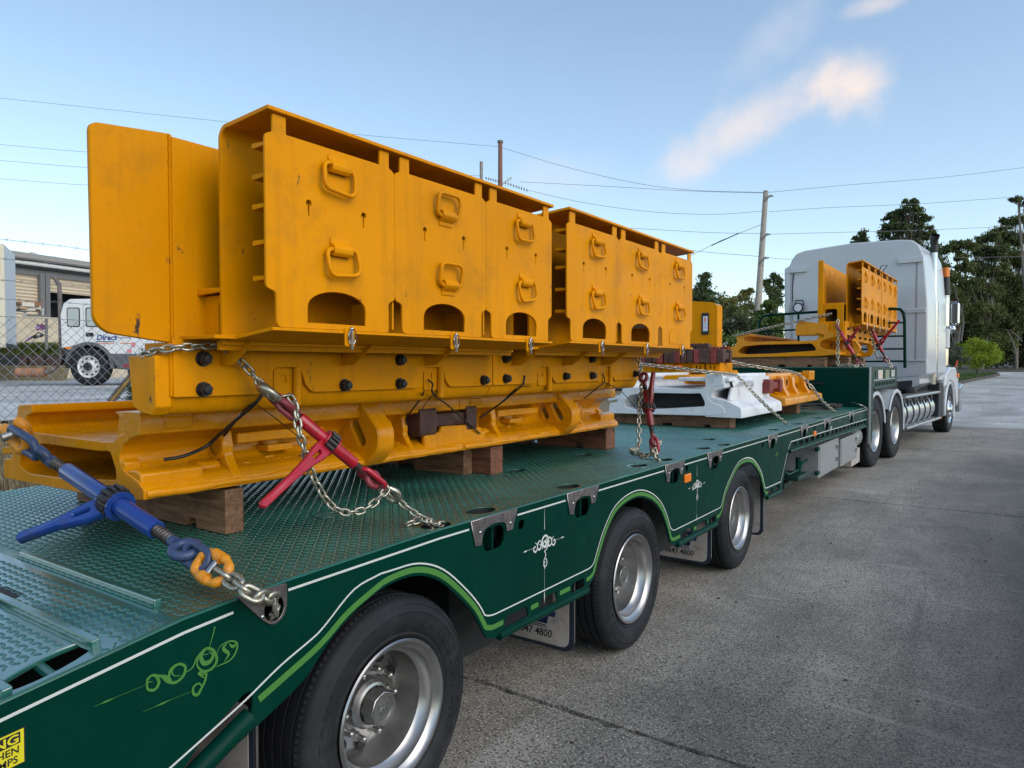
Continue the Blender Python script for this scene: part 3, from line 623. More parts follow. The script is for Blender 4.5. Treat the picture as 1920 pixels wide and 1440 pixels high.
scroll((2.80, .785), .165, WLINE); scroll((4.785, .785), .15, WLINE); scroll((9.33, .86), .10, WLINE); scroll((6.86, .79), .085, LGRN)
# the tail scroll, drawn in light green, swept along the slope of the ramp
def px2(pts, n=6): return [(q.y, q.z) for q in catmull([at(x, y, 'x', 1.252) for x, y in pts], n)]
tb = MB()
def tr_(pts, wd, tp=None, n=6): q = ribbon(px2(pts, n), wd*.72, 1.2516+.000006*len(tb.f), tp); tb.add(q.v, q.f)
sp_ = lambda t: .2+2.6*max(0, 1-abs(t-.55)/.22)
tr_([(177, 1325), (200, 1315), (240, 1298), (274, 1284)], .0035, lambda t: .35+1.9*max(0, 1-abs(t-.33)/.14)); tr_([(268, 1335), (300, 1321), (335, 1306), (361, 1296)], .0035, lambda t: .35+1.9*max(0, 1-abs(t-.38)/.14))
tr_([(403, 1175), (398, 1195), (390, 1222)], .0045, lambda t: 1.3-.9*t)
full = lambda t: .5+1.5*math.sin(math.pi*min(1, t*1.05))
tr_([(274, 1284), (277, 1272), (290, 1266), (298, 1279), (290, 1293), (277, 1292), (277, 1280), (286, 1278)], .0055, full)
tr_([(276, 1278), (285, 1267), (302, 1268), (314, 1278), (330, 1279), (344, 1266), (347, 1250), (335, 1245), (323, 1255), (325, 1266), (338, 1267)], .0055, full)
tr_([(300, 1266), (313, 1271), (322, 1276)], .008, full); tr_([(318, 1276), (318, 1260), (328, 1248), (340, 1243)], .006, full)
tr_([(345, 1262), (360, 1252), (370, 1232), (386, 1216), (400, 1220), (406, 1238), (396, 1254), (380, 1258), (369, 1246), (375, 1230), (390, 1226)], .0055, full)
tr_([(389, 1214), (377, 1228), (381, 1243), (393, 1240), (399, 1228), (392, 1222)], .009, full)
tr_([(404, 1250), (414, 1246), (430, 1238), (441, 1224), (444, 1206), (430, 1202), (412, 1212), (405, 1230)], .004, full)
tr_([(425, 1206), (418, 1216), (428, 1226), (420, 1240)], .007, full); tr_([(444, 1206), (436, 1212), (428, 1206)], .006, full)
tr_([(372, 1252), (378, 1265), (386, 1262), (384, 1275), (378, 1288), (370, 1302), (362, 1300), (362, 1288), (372, 1281), (378, 1290), (370, 1297)], .0055, full)
tr_([(384, 1260), (372, 1262), (384, 1272)], .005, full)
tb.build('scroll_ornament', LGRN, TR)
# stainless chain plates
for k, (y, z, w_, h_) in enumerate(SLOTS):
    zt = .993-.0014*(y-2); s_ = 1.0 if k < 6 else 1.15
    o_ = [(y-.165*s_, zt), (y+.165*s_, zt), (y+.125*s_, zt-.085), (y+.085*s_, zt-.085)]+[(y+.085*s_*math.cos(a), zt-.062+.028*math.sin(a)) for a in [0+math.pi*i/8 for i in range(1, 8)]]+[(y-.085*s_, zt-.062), (y-.10*s_, zt-.11), (y-.135*s_, zt-.105)]
    cp = plate('chain_plate', o_, [], 1.2515, 1.2575, 'x', STEEL, TR, .0015)
    for d in (-.105, .112):
        MB().sphere((1.2575, y+d*s_, zt-.055), .008, 10, 6, (.5, 1, 1)).build('rivet', CHROME, cp, 80)
    MB().box(1.10, 1.236, y+.0, y+.012, z-h_/2, z+h_/2).build('slot_web', GRN, TR)
q = [at(x, y, 'x', 1.255) for x, y in [(446, 1118), (537, 1094), (537, 1138), (530, 1158), (513, 1172), (496, 1166), (452, 1126)]]
cp = plate('chain_plate', rounded([(p.y, p.z) for p in q], [.004, .004, .02, .03, .03, .02, .01]), [ell(1.302, .905, .036, .039)], 1.2515, 1.2575, 'x', STEEL, TR, .0015); cp['label'] = 'polished plate with round chain hole'
for x, y in ((517, 1117), (493, 1157)):
    p = at(x, y, 'x', 1.2575); MB().sphere(p, .007, 10, 6, (.5, 1, 1)).build('rivet', CHROME, cp, 80)
# lamps, stickers
for (y, z) in [(4.60, .862), (8.44, .86), (13.1, 1.36)]:
    f = MB().box(1.245, 1.262, y-.055, y+.055, z-.028, z+.028).build('marker_light', AMBER, TR, bevel=.006)
def sticker(y0, y1, z0, z1, sk, m, x, name, par):
    zz = lambda y, t: (z0 if t == 0 else z1)+sk*(y-y1)
    return MB().add([(x, y0, zz(y0, 0)), (x, y1, zz(y1, 0)), (x, y1, zz(y1, 1)), (x, y0, zz(y0, 1))], [(0, 1, 2, 3)]).build(name, m, par)
WY = mat('warning_yellow', (.72, .62, .02), .4)
SK = .10
wl = sticker(.30, .653, .745, .825, SK, INK, 1.2516, 'warning_label', TR)
sticker(.305, .650, .7475, .8225, SK, WY, 1.2521, 'label_face', wl); sticker(.312, .643, .793, .818, SK, INK, 1.2525, 'label_heading', wl)
def TX(y, z, s, shear=SK): return Matrix(((0, 0, 1, 1.2528), (1, 0, 0, y), (shear, 1, 0, z), (0, 0, 0, 1)))
text_mesh('WARNING', .027, WY, 'lettering', TX(.641, .796, 1), wl, .0002, .0006, 0, 'RIGHT', 1.2)
text_mesh('STAND CLEAR WHEN', .022, INK, 'lettering', TX(.641, .773, 1), wl, .0002, .0003, 0, 'RIGHT', 1.)
text_mesh('USING RAMPS', .022, INK, 'lettering', TX(.638, .752, 1), wl, .0002, .0003, 0, 'RIGHT', 1.)
# wheels
def ring_holes(c, r, rad, n, a0=0): return [ell(c[0]+r*math.cos(a0+2*math.pi*k/n), c[1]+r*math.sin(a0+2*math.pi*k/n), rad, rad, 14) for k in range(n)]
def tyre_mesh(Ro, Ri, xo, wd, n=96):
    b = MB(); prof = [(-.010, Ri), (.0, Ri+.008), (.006, Ri+.02), (.004, Ri+.028), (.010, Ri+.034), (.018, Ri+.06), (.020, (Ro+Ri)/2), (.018, Ro-.055), (.020, Ro-.052), (.016, Ro-.045), (.008, Ro-.028), (.010, Ro-.026), (.002, Ro-.012), (-.012, Ro-.003), (-.028, Ro)]
    back = [(-wd-(t)-.03, r) for t, r in prof[::-1]]
    g = []; gx = -.045
    while gx > -wd+.02: g += [(gx, Ro+.001), (gx-.002, Ro-.012), (gx-.010, Ro-.012), (gx-.012, Ro+.001)]; gx -= .045
    b.lathe(prof+g+back, (xo-.02, 0, 0), (1, 0, 0), n)
    for k in range(110):           # shoulder lugs
        a = 2*math.pi*k/110; ca, sa = math.cos(a), math.sin(a); a2 = a+.030; cb, sb = math.cos(a2), math.sin(a2)
        def P(x, r, c, s): return (xo-.02+x, r*c, r*s)
        b.add([P(-.006, Ro-.010, ca, sa), P(-.006, Ro-.010, cb, sb), P(-.030, Ro+.004, cb, sb), P(-.030, Ro+.004, ca, sa), P(.004, Ro-.020, ca, sa), P(.004, Ro-.020, cb, sb), P(-.04, Ro-.01, ca, sa), P(-.04, Ro-.01, cb, sb)],
              [(0,1,2,3), (4,5,1,0), (0,3,6,4), (1,5,7,2), (3,2,7,6)])
    return b
def make_wheel(Ro, Ri, xo, parent, y, zc, wd=.23, dish=.165, word=True, dual=True, hubm=ALLOY, nh=10):
    X = Matrix.Translation((0, y, zc))
    b = tyre_mesh(Ro, Ri, xo, wd); b.xf = X; ty = b.build('tyre', RUB, None, 35); attach(ty, parent)
    if dual: b = tyre_mesh(Ro, Ri, xo-wd-.10, wd, 48); b.xf = X; b.build('tyre', RUB, parent, 35)
    f = xo-.02
    b = MB(X).lathe([(.008, Ri+.006), (.014, Ri+.001), (.012, Ri-.008), (-.002, Ri-.014), (-.012, Ri-.030), (-.045, Ri-.036), (-.060, Ri-.052), (-dish, Ri-.058), (-dish-.02, Ri-.075), (-dish-.012, .15), (-dish, .11), (-dish+.005, .02), (-dish-.02, .015), (-dish-.03, Ri-.07), (-dish-.005, Ri-.05), (-.06, Ri-.03), (0, Ri+.004)], (f, 0, 0), (1, 0, 0), 64)
    rim = b.build('rim', ALLOY, parent, 40)
    # dark hand holes bored through the disc
    hm = nm = None
    for k in range(nh):
        a = 2*math.pi*(k+.5)/nh
        if hm is None:
            hm = MB().lathe([(.012, .001), (.012, .021), (.004, .0225), (.004, .024)], (0, 0, 0), (1, 0, 0), 14).mesh('hand_hole', BLK)
            nm = MB().cyl((0, 0, 0), (.020, 0, 0), .017, 6).cyl((.02, 0, 0), (.05, 0, 0), .0115, 10).sphere((.05, 0, 0), .0115, 8, 6).mesh('wheel_nut', ALLOY, 40)
        o = link('hand_hole', hm, rim); o.matrix_basis = X @ Matrix.Translation((f-dish-.012, .168*math.cos(a)*Ri/.26, .168*math.sin(a)*Ri/.26))
        a = 2*math.pi*k/nh; o = link('wheel_nut', nm, rim); o.matrix_basis = X @ Matrix.Translation((f-dish, .125*math.cos(a)*Ri/.26, .125*math.sin(a)*Ri/.26))
    b = MB(X).lathe([(-dish+.005, .092), (-dish+.045, .090), (-dish+.060, .080), (-dish+.064, .070)], (f, 0, 0), (1, 0, 0), 32)
    b.lathe([(-dish+.06, .068), (-dish+.115, .062), (-dish+.12, .056)], (f, 0, 0), (1, 0, 0), 8)
    b.lathe([(-dish+.12, .056), (-dish+.118, .045), (-dish+.114, .044), (-dish+.114, .001)], (f, 0, 0), (1, 0, 0), 32)
    b.build('hub_cap', hubm, rim, 30)
    # cast badge on the cap: a bar of letters over a ringed emblem
    bd = MB(X); xq = f-dish+.1145
    for k in range(5): bd.box(xq, xq+.0025, -.026+k*.011, -.018+k*.011, .012, .019)
    bd.lathe([(0, .020), (.002, .020), (.002, .017), (0, .017)], (xq, 0, -.012), (1, 0, 0), 20)
    for yy_, hh in ((-.008, .016), (0, .024), (.008, .016)): bd.box(xq, xq+.002, yy_-.0025, yy_+.0025, -.024, -.024+hh)
    bd.build('hub_badge', hubm, rim)
    if word:
        wd_ = 'BRIDGESTONE'; b = None; R0 = (Ro+Ri)/2-.02
        for rep in (0, math.pi):
            for i, ch in enumerate(wd_):
                a = R(62)-i*R(9.2)+rep; ca, sa = math.cos(a), math.sin(a)
                # letters stand outward along the radius
                Xm = Matrix(((0, 0, 1, xo-.0012), (sa, ca, 0, y+R0*ca), (-ca, sa, 0, zc+R0*sa), (0, 0, 0, 1)))
                text_mesh(ch, .058, RUB, 'raised_letter', Xm, ty, .0016, .001, .18, 'CENTER', .9)
    return rim
for k, y in enumerate((1.83, 3.81, 5.82)):
    make_wheel(.410, .255, 1.243, TR, y, .370, .215)
    MB().cyl((-1.1, y, .37), (.98, y, .37), .06, 12).build('axle', DARK, TR)
# mudflaps behind the wheels
for (y, x0, x1, z0, z1) in [(3.27, .66, 1.14, .080, .62), (5.27, .66, 1.185, .095, .60), (1.25, .70, 1.232, .06, .62), (6.62, .7, 1.20, .06, .6)]:
    mf = plate('mudflap', rounded([(x0, z0), (x1, z0), (x1, z1), (x0, z1)], [.02, .07, .01, .01]), [], y, y+.012, 'y', BLK, TR, .001)
    plate('flap_edge', rounded([(x0+.004, z0+.004), (x1-.004, z0+.004), (x1-.004, z1), (x0+.004, z1)], [.02, .066, .01, .01]), [], y-.003, y-.0005, 'y', FLAPB, mf, .0005)
    plate('flap_face', rounded([(x0+.01, z0+.022), (x1-.028, z0+.022), (x1-.028, z1), (x0+.01, z1)], [.02, .052, .01, .01]), [], y-.006, y-.0035, 'y', RUBM, mf, .0005)
    MB().tube([(x1+.002, y+.004, z0+.06), (x1+.002, y+.004, z1)], .003, 6).build('flap_rod', ALLOY, mf)
    if y in (3.27, 5.27):
        def TY(x, z): return Matrix(((1, 0, 0, x), (0, 0, -1, y-.0065), (0, 1, 0, z), (0, 0, 0, 1)))
        sx_ = x1-.165
        text_mesh('07 4647 4800', .060, INK, 'lettering', TY(sx_+.03, z0+.058), mf, .0003, .0008, .12, 'RIGHT', .92)
        b = MB()
        def blk(a, b0, c, d): 
            sh = .22
            b.add([(x, y-.0066, z) for x, z in [(sx_+.04+a+sh*(c), z0+.130+c), (sx_+.04+b0+sh*(c), z0+.130+c), (sx_+.04+b0+sh*d, z0+.130+d), (sx_+.04+a+sh*d, z0+.130+d)]], [(0, 1, 2, 3)])
        blk(-.30, -.045, -.012, -.006); [blk(*q) for q in [(-.085, -.015, .085, .115), (-.065, -.04, .0, .085), (-.04, -.0, .045, .075), (-.135, -.105, .0, .105), (-.13, -.055, .0, .03), (-.20, -.175, 0, .105), (-.175, -.15, .04, .065), (-.15, -.145, 0, .105), (-.255, -.23, 0, .105), (-.23, -.205, 0, .03)]]
        b.add([(x, y-.0066, z) for x, z in [(sx_-.30, z0+.108), (sx_+.0, z0+.108), (sx_+.0, z0+.113), (sx_-.3, z0+.113)]], [(0, 1, 2, 3)])
        b.build('flap_emblem', NAVY, mf)
# frame below the deck
for x in (-.52, .52): MB().box(x-.07, x+.07, -.6, 11.9, .48, .93).build('main_beam', DARK, TR)
b = MB()
for k in range(22): b.box(-1.2, 1.2, .1+k*.55, .14+k*.55, .84-(.12 if k < 2 else 0), .955-(.12 if k < 2 else 0))
b.build('cross_members', DARK, TR)
for y0, y1 in ((2.38, 3.25), (4.4, 5.2)):
    MB().box(.55, 1.02, y0, y1, .30, .80).build('spring_hanger', DARK, TR)
MB().box(.9, 1.22, .55, 1.12, .10, .42).build('rear_toolbox', GREYP, TR, bevel=.006)
# tool boxes, landing leg and tank between deck and ground
for (y0, y1, z0, z1, m) in [(8.93, 10.1, .285, .675, GREYP), (10.28, 11.5, .265, .63, GREYP)]:
    tbx = MB().box(.70, 1.20, y0, y1, z0, z1).build('toolbox', m, TR, bevel=.008)
    MB().box(1.198, 1.208, y0+.05, y1-.05, z0+.03, z1-.03).build('toolbox_door', m, tbx, bevel=.004)
    for dz in (.1, .26): MB().box(1.206, 1.222, y1-.22, y1-.10, z0+dz, z0+dz+.06).build('latch', CHROME, tbx, bevel=.004)
for (y, z) in ((8.80, .34), (8.80, .62)): MB().box(1.18, 1.215, y, y+.12, z, z+.04).build('hinge', GRN, TR, bevel=.003)
MB().lathe([(0, .001), (0, .16), (.03, .185), (.6, .185), (.63, .16), (.63, .001)], (1.0, 11.5, .52), (0, 1, 0), 24).build('air_tank', GREYP, TR, 40)
MB().box(.85, 1.16, 11.3, 12.0, .14, .36).build('front_mudflap', RUBM, TR, bevel=.004)
lg = MB().box(.82, .95, 9.1-.9, 9.22-.9, .34, .86).build('landing_leg', GRNDK, TR, bevel=.006)
MB().box(.72, 1.05, 7.98, 8.30, .29, .34).build('leg_foot', GRNDK, lg, bevel=.006)
MB().tube([(1.10, 7.75, .50), (1.12, 7.85, .46), (1.12, 8.35, .46), (1.12, 8.42, .52), (1.12, 8.7, .52)], .018, 8).build('leg_handle', GRN, lg, 50)
MB().tube([(1.12, 8.28, .60), (1.12, 8.26, .36)], .03, 8).build('leg_screw', GRN, lg)
MB().box(.95, 1.2, 7.95, 8.4, .38, .43).build('leg_brace', GRNDK, lg, bevel=.01)
# raised front deck on the gooseneck
gw = MB().box(-1.24, 1.262, 12.06, 12.10, .70, 1.585).build('step_wall', GRN, TR, bevel=.004)
b = MB().box(.30, .62, 12.045, 12.062, 1.325, 1.345); b.build('wall_slot', BLK, gw)
MB().box(-1.24, 1.262, 12.06, 15.3, 1.575, 1.597).build('upper_deck', DECK, TR, bevel=.004)
MB().box(-1.0, 1.0, 12.1, 15.2, 1.20, 1.55).build('gooseneck_beam', DARK, TR)
wn_ = [[(12.62+k*.19, 1.29), (12.75+k*.19, 1.29), (12.74+k*.19, 1.345), (12.63+k*.19, 1.345)] for k in range(13)]
gf = plate('upper_fascia', [(12.10, 1.60), (15.3, 1.60), (15.3, 1.33), (15.1, 1.24), (12.45, 1.24), (12.40, .50), (12.25, .36), (12.10, .36)], wn_+[slot(12.62, 1.48, .09, .12), slot(13.55, 1.48, .10, .12), slot(14.35, 1.48, .10, .12)], 1.262, 1.275, 'x', GRN, TR, .0015)
MB().tube([(1.272, 12.09, 1.597), (1.272, 12.09, .42), (1.272, 12.2, .36)], .022, 8).build('corner_post', GREYP, TR, 50)
MB().tube([(1.27, 12.5, 1.255), (1.27, 15.1, 1.255)], .02, 8).build('rub_rail', GRN, TR, 50)
MB().tube([(1.277, 12.45, 1.385), (1.277, 15.0, 1.385)], .006, 6).build('pinstripe', WLINE, TR)
for (y0, y1, z0, z1, m) in [(12.92, 13.40, 1.40, 1.545, WLINE), (13.75, 14.2, 1.40, 1.54, mat('faded_green_sign', (.30, .34, .20), .5)), (14.5, 14.9, 1.42, 1.54, WLINE)]:
    sg = MB().box(1.2755, 1.281, y0, y1, z0, z1).build('sign_plate', m, gf, bevel=.002)
    b = MB()
    for k in range(5): b.box(1.281, 1.2818, y0+.05, y1-.06, z0+.022+k*.023, z0+.030+k*.023)
    b.build('sign_print', INK if m is not WLINE or y0 > 14 else mat('orange_print', (.7, .2, .05), .5), gf)
# tubular headboard frames at the front of the raised deck
def fr(pts, par=TR): return catmull(pts, 6)
YR = 15.25
def rail(pts, r=.022): return MB().tube(pts, r, 8).build('headboard_rail', GRN, TR, 50)
P = lambda x, y: at(x, y, 'y', YR)
rail([P(1423, 690), P(1423, 612)]+[P(1425, 600), P(1430, 594), P(1440, 591), P(1470, 589), P(1545, 584)], .026)
rail([P(1423, 622), P(1530, 616)], .018); rail([P(1497, 590), P(1497, 690)], .022); rail([P(1423, 655), P(1540, 650)], .016); rail([P(1540, 584), P(1540, 690)], .022)
rail([P(1610, 582), P(1675, 579), P(1688, 580), P(1694, 586), P(1696, 600), P(1697, 690)], .028)
rail([P(1610, 582), P(1610, 690)], .022)
for y in (606, 631, 655, 678): rail([P(1610, y), P(1696, y-1)], .017)

# ------------------------------------------------------------ the load: yellow conveyor pans with cable boxes
def TS(x, y, z, sx=1, sy=1, sz=1, rz=0): return Matrix.Translation((x, y, z)) @ Matrix.Rotation(rz, 4, 'Z') @ Matrix.Diagonal((sx, sy, sz, 1))
FLIP = {(0, 0): 0, (0, 1): 0}
def make_box(par, X, flips, closed=(), detail=True):
    """cable box: bent back and top sheet, sloped floor, fins and three hung cover plates with ring handles.
       local frame: front face x=0, y along the box, z up from the floor edge"""
    L_ = 1.635
    arc = [(-.198+.045*math.cos(a), .612+.045*math.sin(a)) for a in [math.pi-k*math.pi/16 for k in range(1, 8)]]
    arci = [(-.198+.031*math.cos(a), .612+.031*math.sin(a)) for a in [math.pi-k*math.pi/16 for k in range(1, 8)]]
    prof = [(-.243, -.045), (-.243, .612)]+arc+[(-.19, .657), (.014, .672), (.014, .660), (-.19, .643)]+arci[::-1]+[(-.229, .612), (-.229, -.045)]
    MB(X).prism(prof, 'y', 0, L_).build('box_back', YEL, par, 40, .0015)
    MB(X).prism([(-.229, -.034), (.012, -.004), (.012, .006), (-.229, -.022)], 'y', .012, L_-.01).build('box_floor', YEL, par, 0, .0015)
    MB(X).box(-.262, -.2435, .0, L_, -.062, -.030).build('floor_lip', YEL, par, 0, .002)
    for z in (.563, .468, .377, .266, .157):
        MB(X).prism([(-.078, z-.006), (-.072, z-.009), (-.008, z-.006), (-.008, z+.006), (-.072, z+.008), (-.078, z+.005)], 'y', .006, L_-.006).build('fin', YEL, par, 0, .002)
    for k, (y0, y1) in enumerate([(0, .5485), (.5515, 1.1015), (1.1045, 1.635)]):
        yc = (y0+y1)/2+.006
        o_ = rounded([(y0+.037, .008), (y1-.032, .008), (y1-.032, .116), (y1, .126), (y1, .588), (y1-.028, .600), (y1-.028, .655), (y1-.072, .655), (y1-.072, .602), (y0+.075, .602), (y0+.075, .655), (y0+.028, .655), (y0+.028, .600), (y0, .588), (y0, .126), (y0+.037, .116)],
                     [.02, .012, .014, .014, .014, .004, .002, .002, .004, .004, .002, .002, .004, .014, .014, .014], 3)
        moon = [(yc-.127, .025), (yc+.127, .025), (yc+.127, .074)]+[(yc+.127*math.cos(a), .074+.060*math.sin(a)**.9) for a in [math.pi*i/14 for i in range(1, 14)]]+[(yc-.127, .074)]
        hs = [] if k in closed else [moon]
        for s_ in (-.118, .118):
            yk = yc+s_; hs.append([(yk-.0052, .366), (yk+.0052, .366), (yk+.0052, .397)]+[(yk+.0125*math.cos(a), .408+.0125*math.sin(a)) for a in [R(-65)+R(310)*i/10 for i in range(11)]]+[(yk-.0052, .397)])
        cp = plate('cover_plate', o_, hs, -.010, .0, 'x', YEL, par, .0012, X)
        if k in closed:
            MB(X).prism([(y, z) for y, z in moon], 'x', .0004, .004).build('blanking_plate', YEL, cp, 0, .001)
        # box bay behind each half moon: a dark inner partition
        for j, zc in enumerate((.512, .24)):
            up = flips[(k*2+j) % len(flips)]; yr = yc+(.0 if j == 0 else .01)+random.uniform(-.006, .006); sg = -1 if up else 1; rot = random.uniform(-.16, .16) if sg > 0 else 0
            zb = zc+.03*sg
            # bracket: strap welded to the plate, rolled over the bar of the ring
            b = MB(X); b.prism([(.0, zb-.016), (.016, zb-.020), (.027, zb-.010), (.029, zb+.004), (.022, zb+.016), (.006, zb+.026*1), (.004, zb+.042 if sg > 0 else zb+.03), (.0, zb+.042 if sg > 0 else zb+.03)] if sg > 0 else
                              [(.0, zb+.016), (.0, zb-.042), (.004, zb-.042), (.006, zb-.026), (.022, zb-.016), (.029, zb-.004), (.027, zb+.010), (.016, zb+.020)], 'y', yr-.040, yr+.040)
            b.build('handle_bracket', YEL, cp, 50, .003)
            ring = []
            for (py, pz) in rounded([(-.066, .0), (-.066, -.088), (.066, -.088), (.066, .0)], [.028, .03, .03, .028], 5):
                ring.append((yr+py*math.cos(rot)+pz*math.sin(rot), zb+.006*sg+sg*(pz*math.cos(rot)-py*math.sin(rot)), .014+.020*min(1, max(0, -pz/.06))*.5))
            MB(X).tube([(q[2], q[0], q[1]) for q in ring], .0076, 8, closed=True).build('ring_handle', YEL, cp, 60)
        # retaining pin and tab under each cover
        yt = yc+.035
        tb_ = plate('pin_tab', rrect(yt-.021, yt+.021, -.046, .012, .005), [rrect(yt-.010, yt+.008, -.030, -.006, .003)], .0125, .0185, 'x', YEL, cp, .0008, X)
        b = MB(X); b.cyl((.026, yt, .012), (.024, yt+.004, -.058), .0055, 8); b.sphere((.027, yt, .012), .007, 8, 6); b.tube([(.028+.003*math.sin(t), yt+.002+.016*math.cos(t), -.014+.026*math.sin(t)) for t in [2*math.pi*i/20 for i in range(20)]], .0022, 5, closed=True)
        b.build('locking_pin', CHROME, cp, 50)
    for y0 in (0.55, 1.10):
        MB(X).box(-.229, -.012, y0-.004, y0+.004, .02, .12).build('partition', YEL, par)
def pan_profile(sx=1, sz=1, ox=0, oz=0):
    out = [(.431, 1.457), (.589, 1.46), (.592, 1.388), (.53, 1.374), (.478, 1.345), (.452, 1.31), (.455, 1.275), (.485, 1.248), (.575, 1.222), (.612, 1.197), (.612, 1.166), (.45, 1.148), (-.54, 1.136), (-.556, 1.15), (-.545, 1.214), (-.47, 1.222), (-.455, 1.252), (-.563, 1.238), (-.566, 1.262), (-.43, 1.285), (-.392, 1.36), (-.408, 1.41), (-.388, 1.455), (-.262, 1.461), (-.262, 1.431), (-.318, 1.417), (-.330, 1.385), (-.305, 1.357), (-.272, 1.346), (.331, 1.344), (.412, 1.349), (.448, 1.370), (.505, 1.386), (.507, 1.424)]
    hole = [(-.15, 1.311), (.294, 1.313), (.385, 1.318), (.402, 1.295), (.43, 1.248), (.43, 1.212), (0, 1.180), (-.30, 1.172), (-.40, 1.195), (-.385, 1.24), (-.33, 1.29)]
    f = lambda P: [(p[0]*sx+ox, p[1]*sz+oz) for p in P]
    return f(out), f(hole)
ROUGH = None
def rib(par, y0, y1, poly, X, m=YCAST, bev=.008): return MB(X).prism(poly, 'y', y0, y1).build('rib', m, par, 40, bev, 3)
def make_pan(name, label, cat, L_, X, m=YCAST, group=None, far=False, lug2=False):
    """cast side of a chain conveyor pan. local y from 0 to L_"""
    loc = X @ Vector((0, L_/2, 1.15)); t = thing(name, label, cat, tuple(loc), group)
    po, ph = pan_profile(); po = rounded(po, [.006]*len(po), 2); ph = rounded(ph, .02, 2)
    plate('pan_body', po, [ph], 0, L_, 'y', m, t, .003, X, 35)
    def MBx(): return MB(X)
    # end blocks, toe lip, stepped pads
    MBx().prism([(.44, 1.16), (.588, 1.168), (.590, 1.250), (.55, 1.262), (.47, 1.25)], 'y', .004, .235).build('end_block', m, t, 40, .008, 3)
    MBx().prism([(.42, 1.345), (.50, 1.38), (.592, 1.40), (.592, 1.458), (.45, 1.456)], 'y', .003, .085).build('end_pad', m, t, 40, .006, 3)
    MBx().prism([(.44, 1.16), (.588, 1.168), (.590, 1.262), (.55, 1.275), (.47, 1.25)], 'y', L_-.215, L_-.004).build('end_block', m, t, 40, .008, 3)
    ribp = [(.43, 1.40), (.50, 1.388), (.545, 1.37), (.556, 1.31), (.553, 1.28), (.575, 1.245), (.615, 1.198), (.60, 1.18), (.44, 1.17)]
    rib(t, .345, .385, rounded(ribp, .012), X, m); rib(t, 1.33, 1.365, rounded(ribp, .012), X, m)
    MBx().prism([(.45, 1.265), (.53, 1.258), (.545, 1.232), (.53, 1.21), (.45, 1.20)], 'y', .235, .345).build('corner_boss', m, t, 40, .02, 4)
    # thick rolled toe lip, cup shaped end, stepped top block, ledges and weld runs
    r_ = random.Random(int(L_*1000))
    MBx().tube([(.607+.003*math.sin(k*1.7), .01+k*(L_-.02)/40, 1.181+.002*math.sin(k*.9+1)) for k in range(41)], [.0165+.0025*math.sin(k*.55) for k in range(41)], 10).build('toe_lip', m, t, 60)
    cup = [(.49+.085*math.cos(a), 1.318+.072*math.sin(a)) for a in [R(100+165*i/10) for i in range(11)]]+[(.49+.045*math.cos(a), 1.318+.036*math.sin(a)) for a in [R(265-165*i/10) for i in range(11)]]
    for y0 in (.002, L_-.062): MBx().prism(cup, 'y', y0, y0+.06).build('end_cup', m, t, 40, .007, 3)
    MBx().prism(rounded([(.45, 1.372), (.555, 1.380), (.604, 1.398), (.606, 1.452), (.45, 1.452)], [0, .01, .02, .02, 0]), 'y', .085, .19).build('stepped_block', m, t, 40, .01, 3)
    for y0, y1, z0, x1 in ((.40, .63, 1.205, .565), (.70, .98, 1.215, .545), (1.38, 1.50, 1.20, .57)): MBx().prism(rounded([(.44, z0-.03), (x1+.03, z0-.022), (x1, z0), (x1-.04, z0+.022), (.44, z0+.045)], .012), 'y', y0, y1).build('ledge', m, t, 40, .012, 3)
    for y0 in (.62, 1.20, 1.50): MBx().sphere((.462, y0, 1.30), .045, 14, 10, (.75, 1.1, 1.15)).build('casting_boss', m, t, 60)
    for z, x in ((1.232, .535), (1.386, .545)):
        MBx().tube([(x+.002*math.sin(k*2.4), .24+k*(L_-.5)/90, z+.0018*math.sin(k*3.1)) for k in range(91)], [.006+.0015*math.sin(k*1.3) for k in range(91)], 6).build('weld_run', m, t, 60)
    # pin pocket bore on the near rib
    for yb in (.335, 1.24): 
        b = MBx().lathe([(.0, .034), (.0, .052), (.012, .054), (.012, .034)], (.505, yb, 1.31), (0, 1, 0), 24); b.build('pin_bore', m, t, 40)
    # tongue block, small lug and casting mark
    MBx().prism(rounded([(.395, .0), (.57, .0), (.575, .05), (.56, .16), (.575, .30), (.575, .38), (.42, .38)], .02), 'z', 1.302, 1.345).build('guide_block', m, t, 40, .006, 3) if False else MBx().add(*(lambda P: ([(x, y+.40, z) for z in (1.318, 1.358) for x, y in P], [tuple(range(len(P)))[::-1], tuple(range(len(P), 2*len(P)))]+[(i, (i+1) % len(P), len(P)+(i+1) % len(P), len(P)+i) for i in range(len(P))]))(rounded([(.44, 0), (.560, 0), (.560, .06), (.545, .14), (.568, .30), (.568, .42), (.44, .42)], [0, .01, .03, .06, .04, .01, 0]))).build('guide_block', m, t, 40, .006, 3)
    MBx().box(.46, .535, .555, .68, 1.268, 1.296).build('small_block', m, t, 0, .006, 3)
    MBx().box(.47, .512, .56, .60, 1.236, 1.25).build('small_block', m, t, 0, .004, 2)
    b = MBx()
    for k in range(4): b.tube([(.482, .69+k*.03+.012*math.cos(a), 1.243+.012*math.sin(a)) for a in [R(40+28*i) for i in range(10)]], .002, 5)
    b.build('cast_mark', m, t, 60)
    # haulage lug standing square to the pan, with its slotted eye
    lo = rounded([(.40, 1.448), (.598, 1.455), (.606, 1.43), (.655, 1.385), (.703, 1.335), (.708, 1.29), (.700, 1.245), (.665, 1.205), (.62, 1.168), (.40, 1.158)], [0, .01, .012, .05, .03, .03, .03, .05, .01, 0], 4)
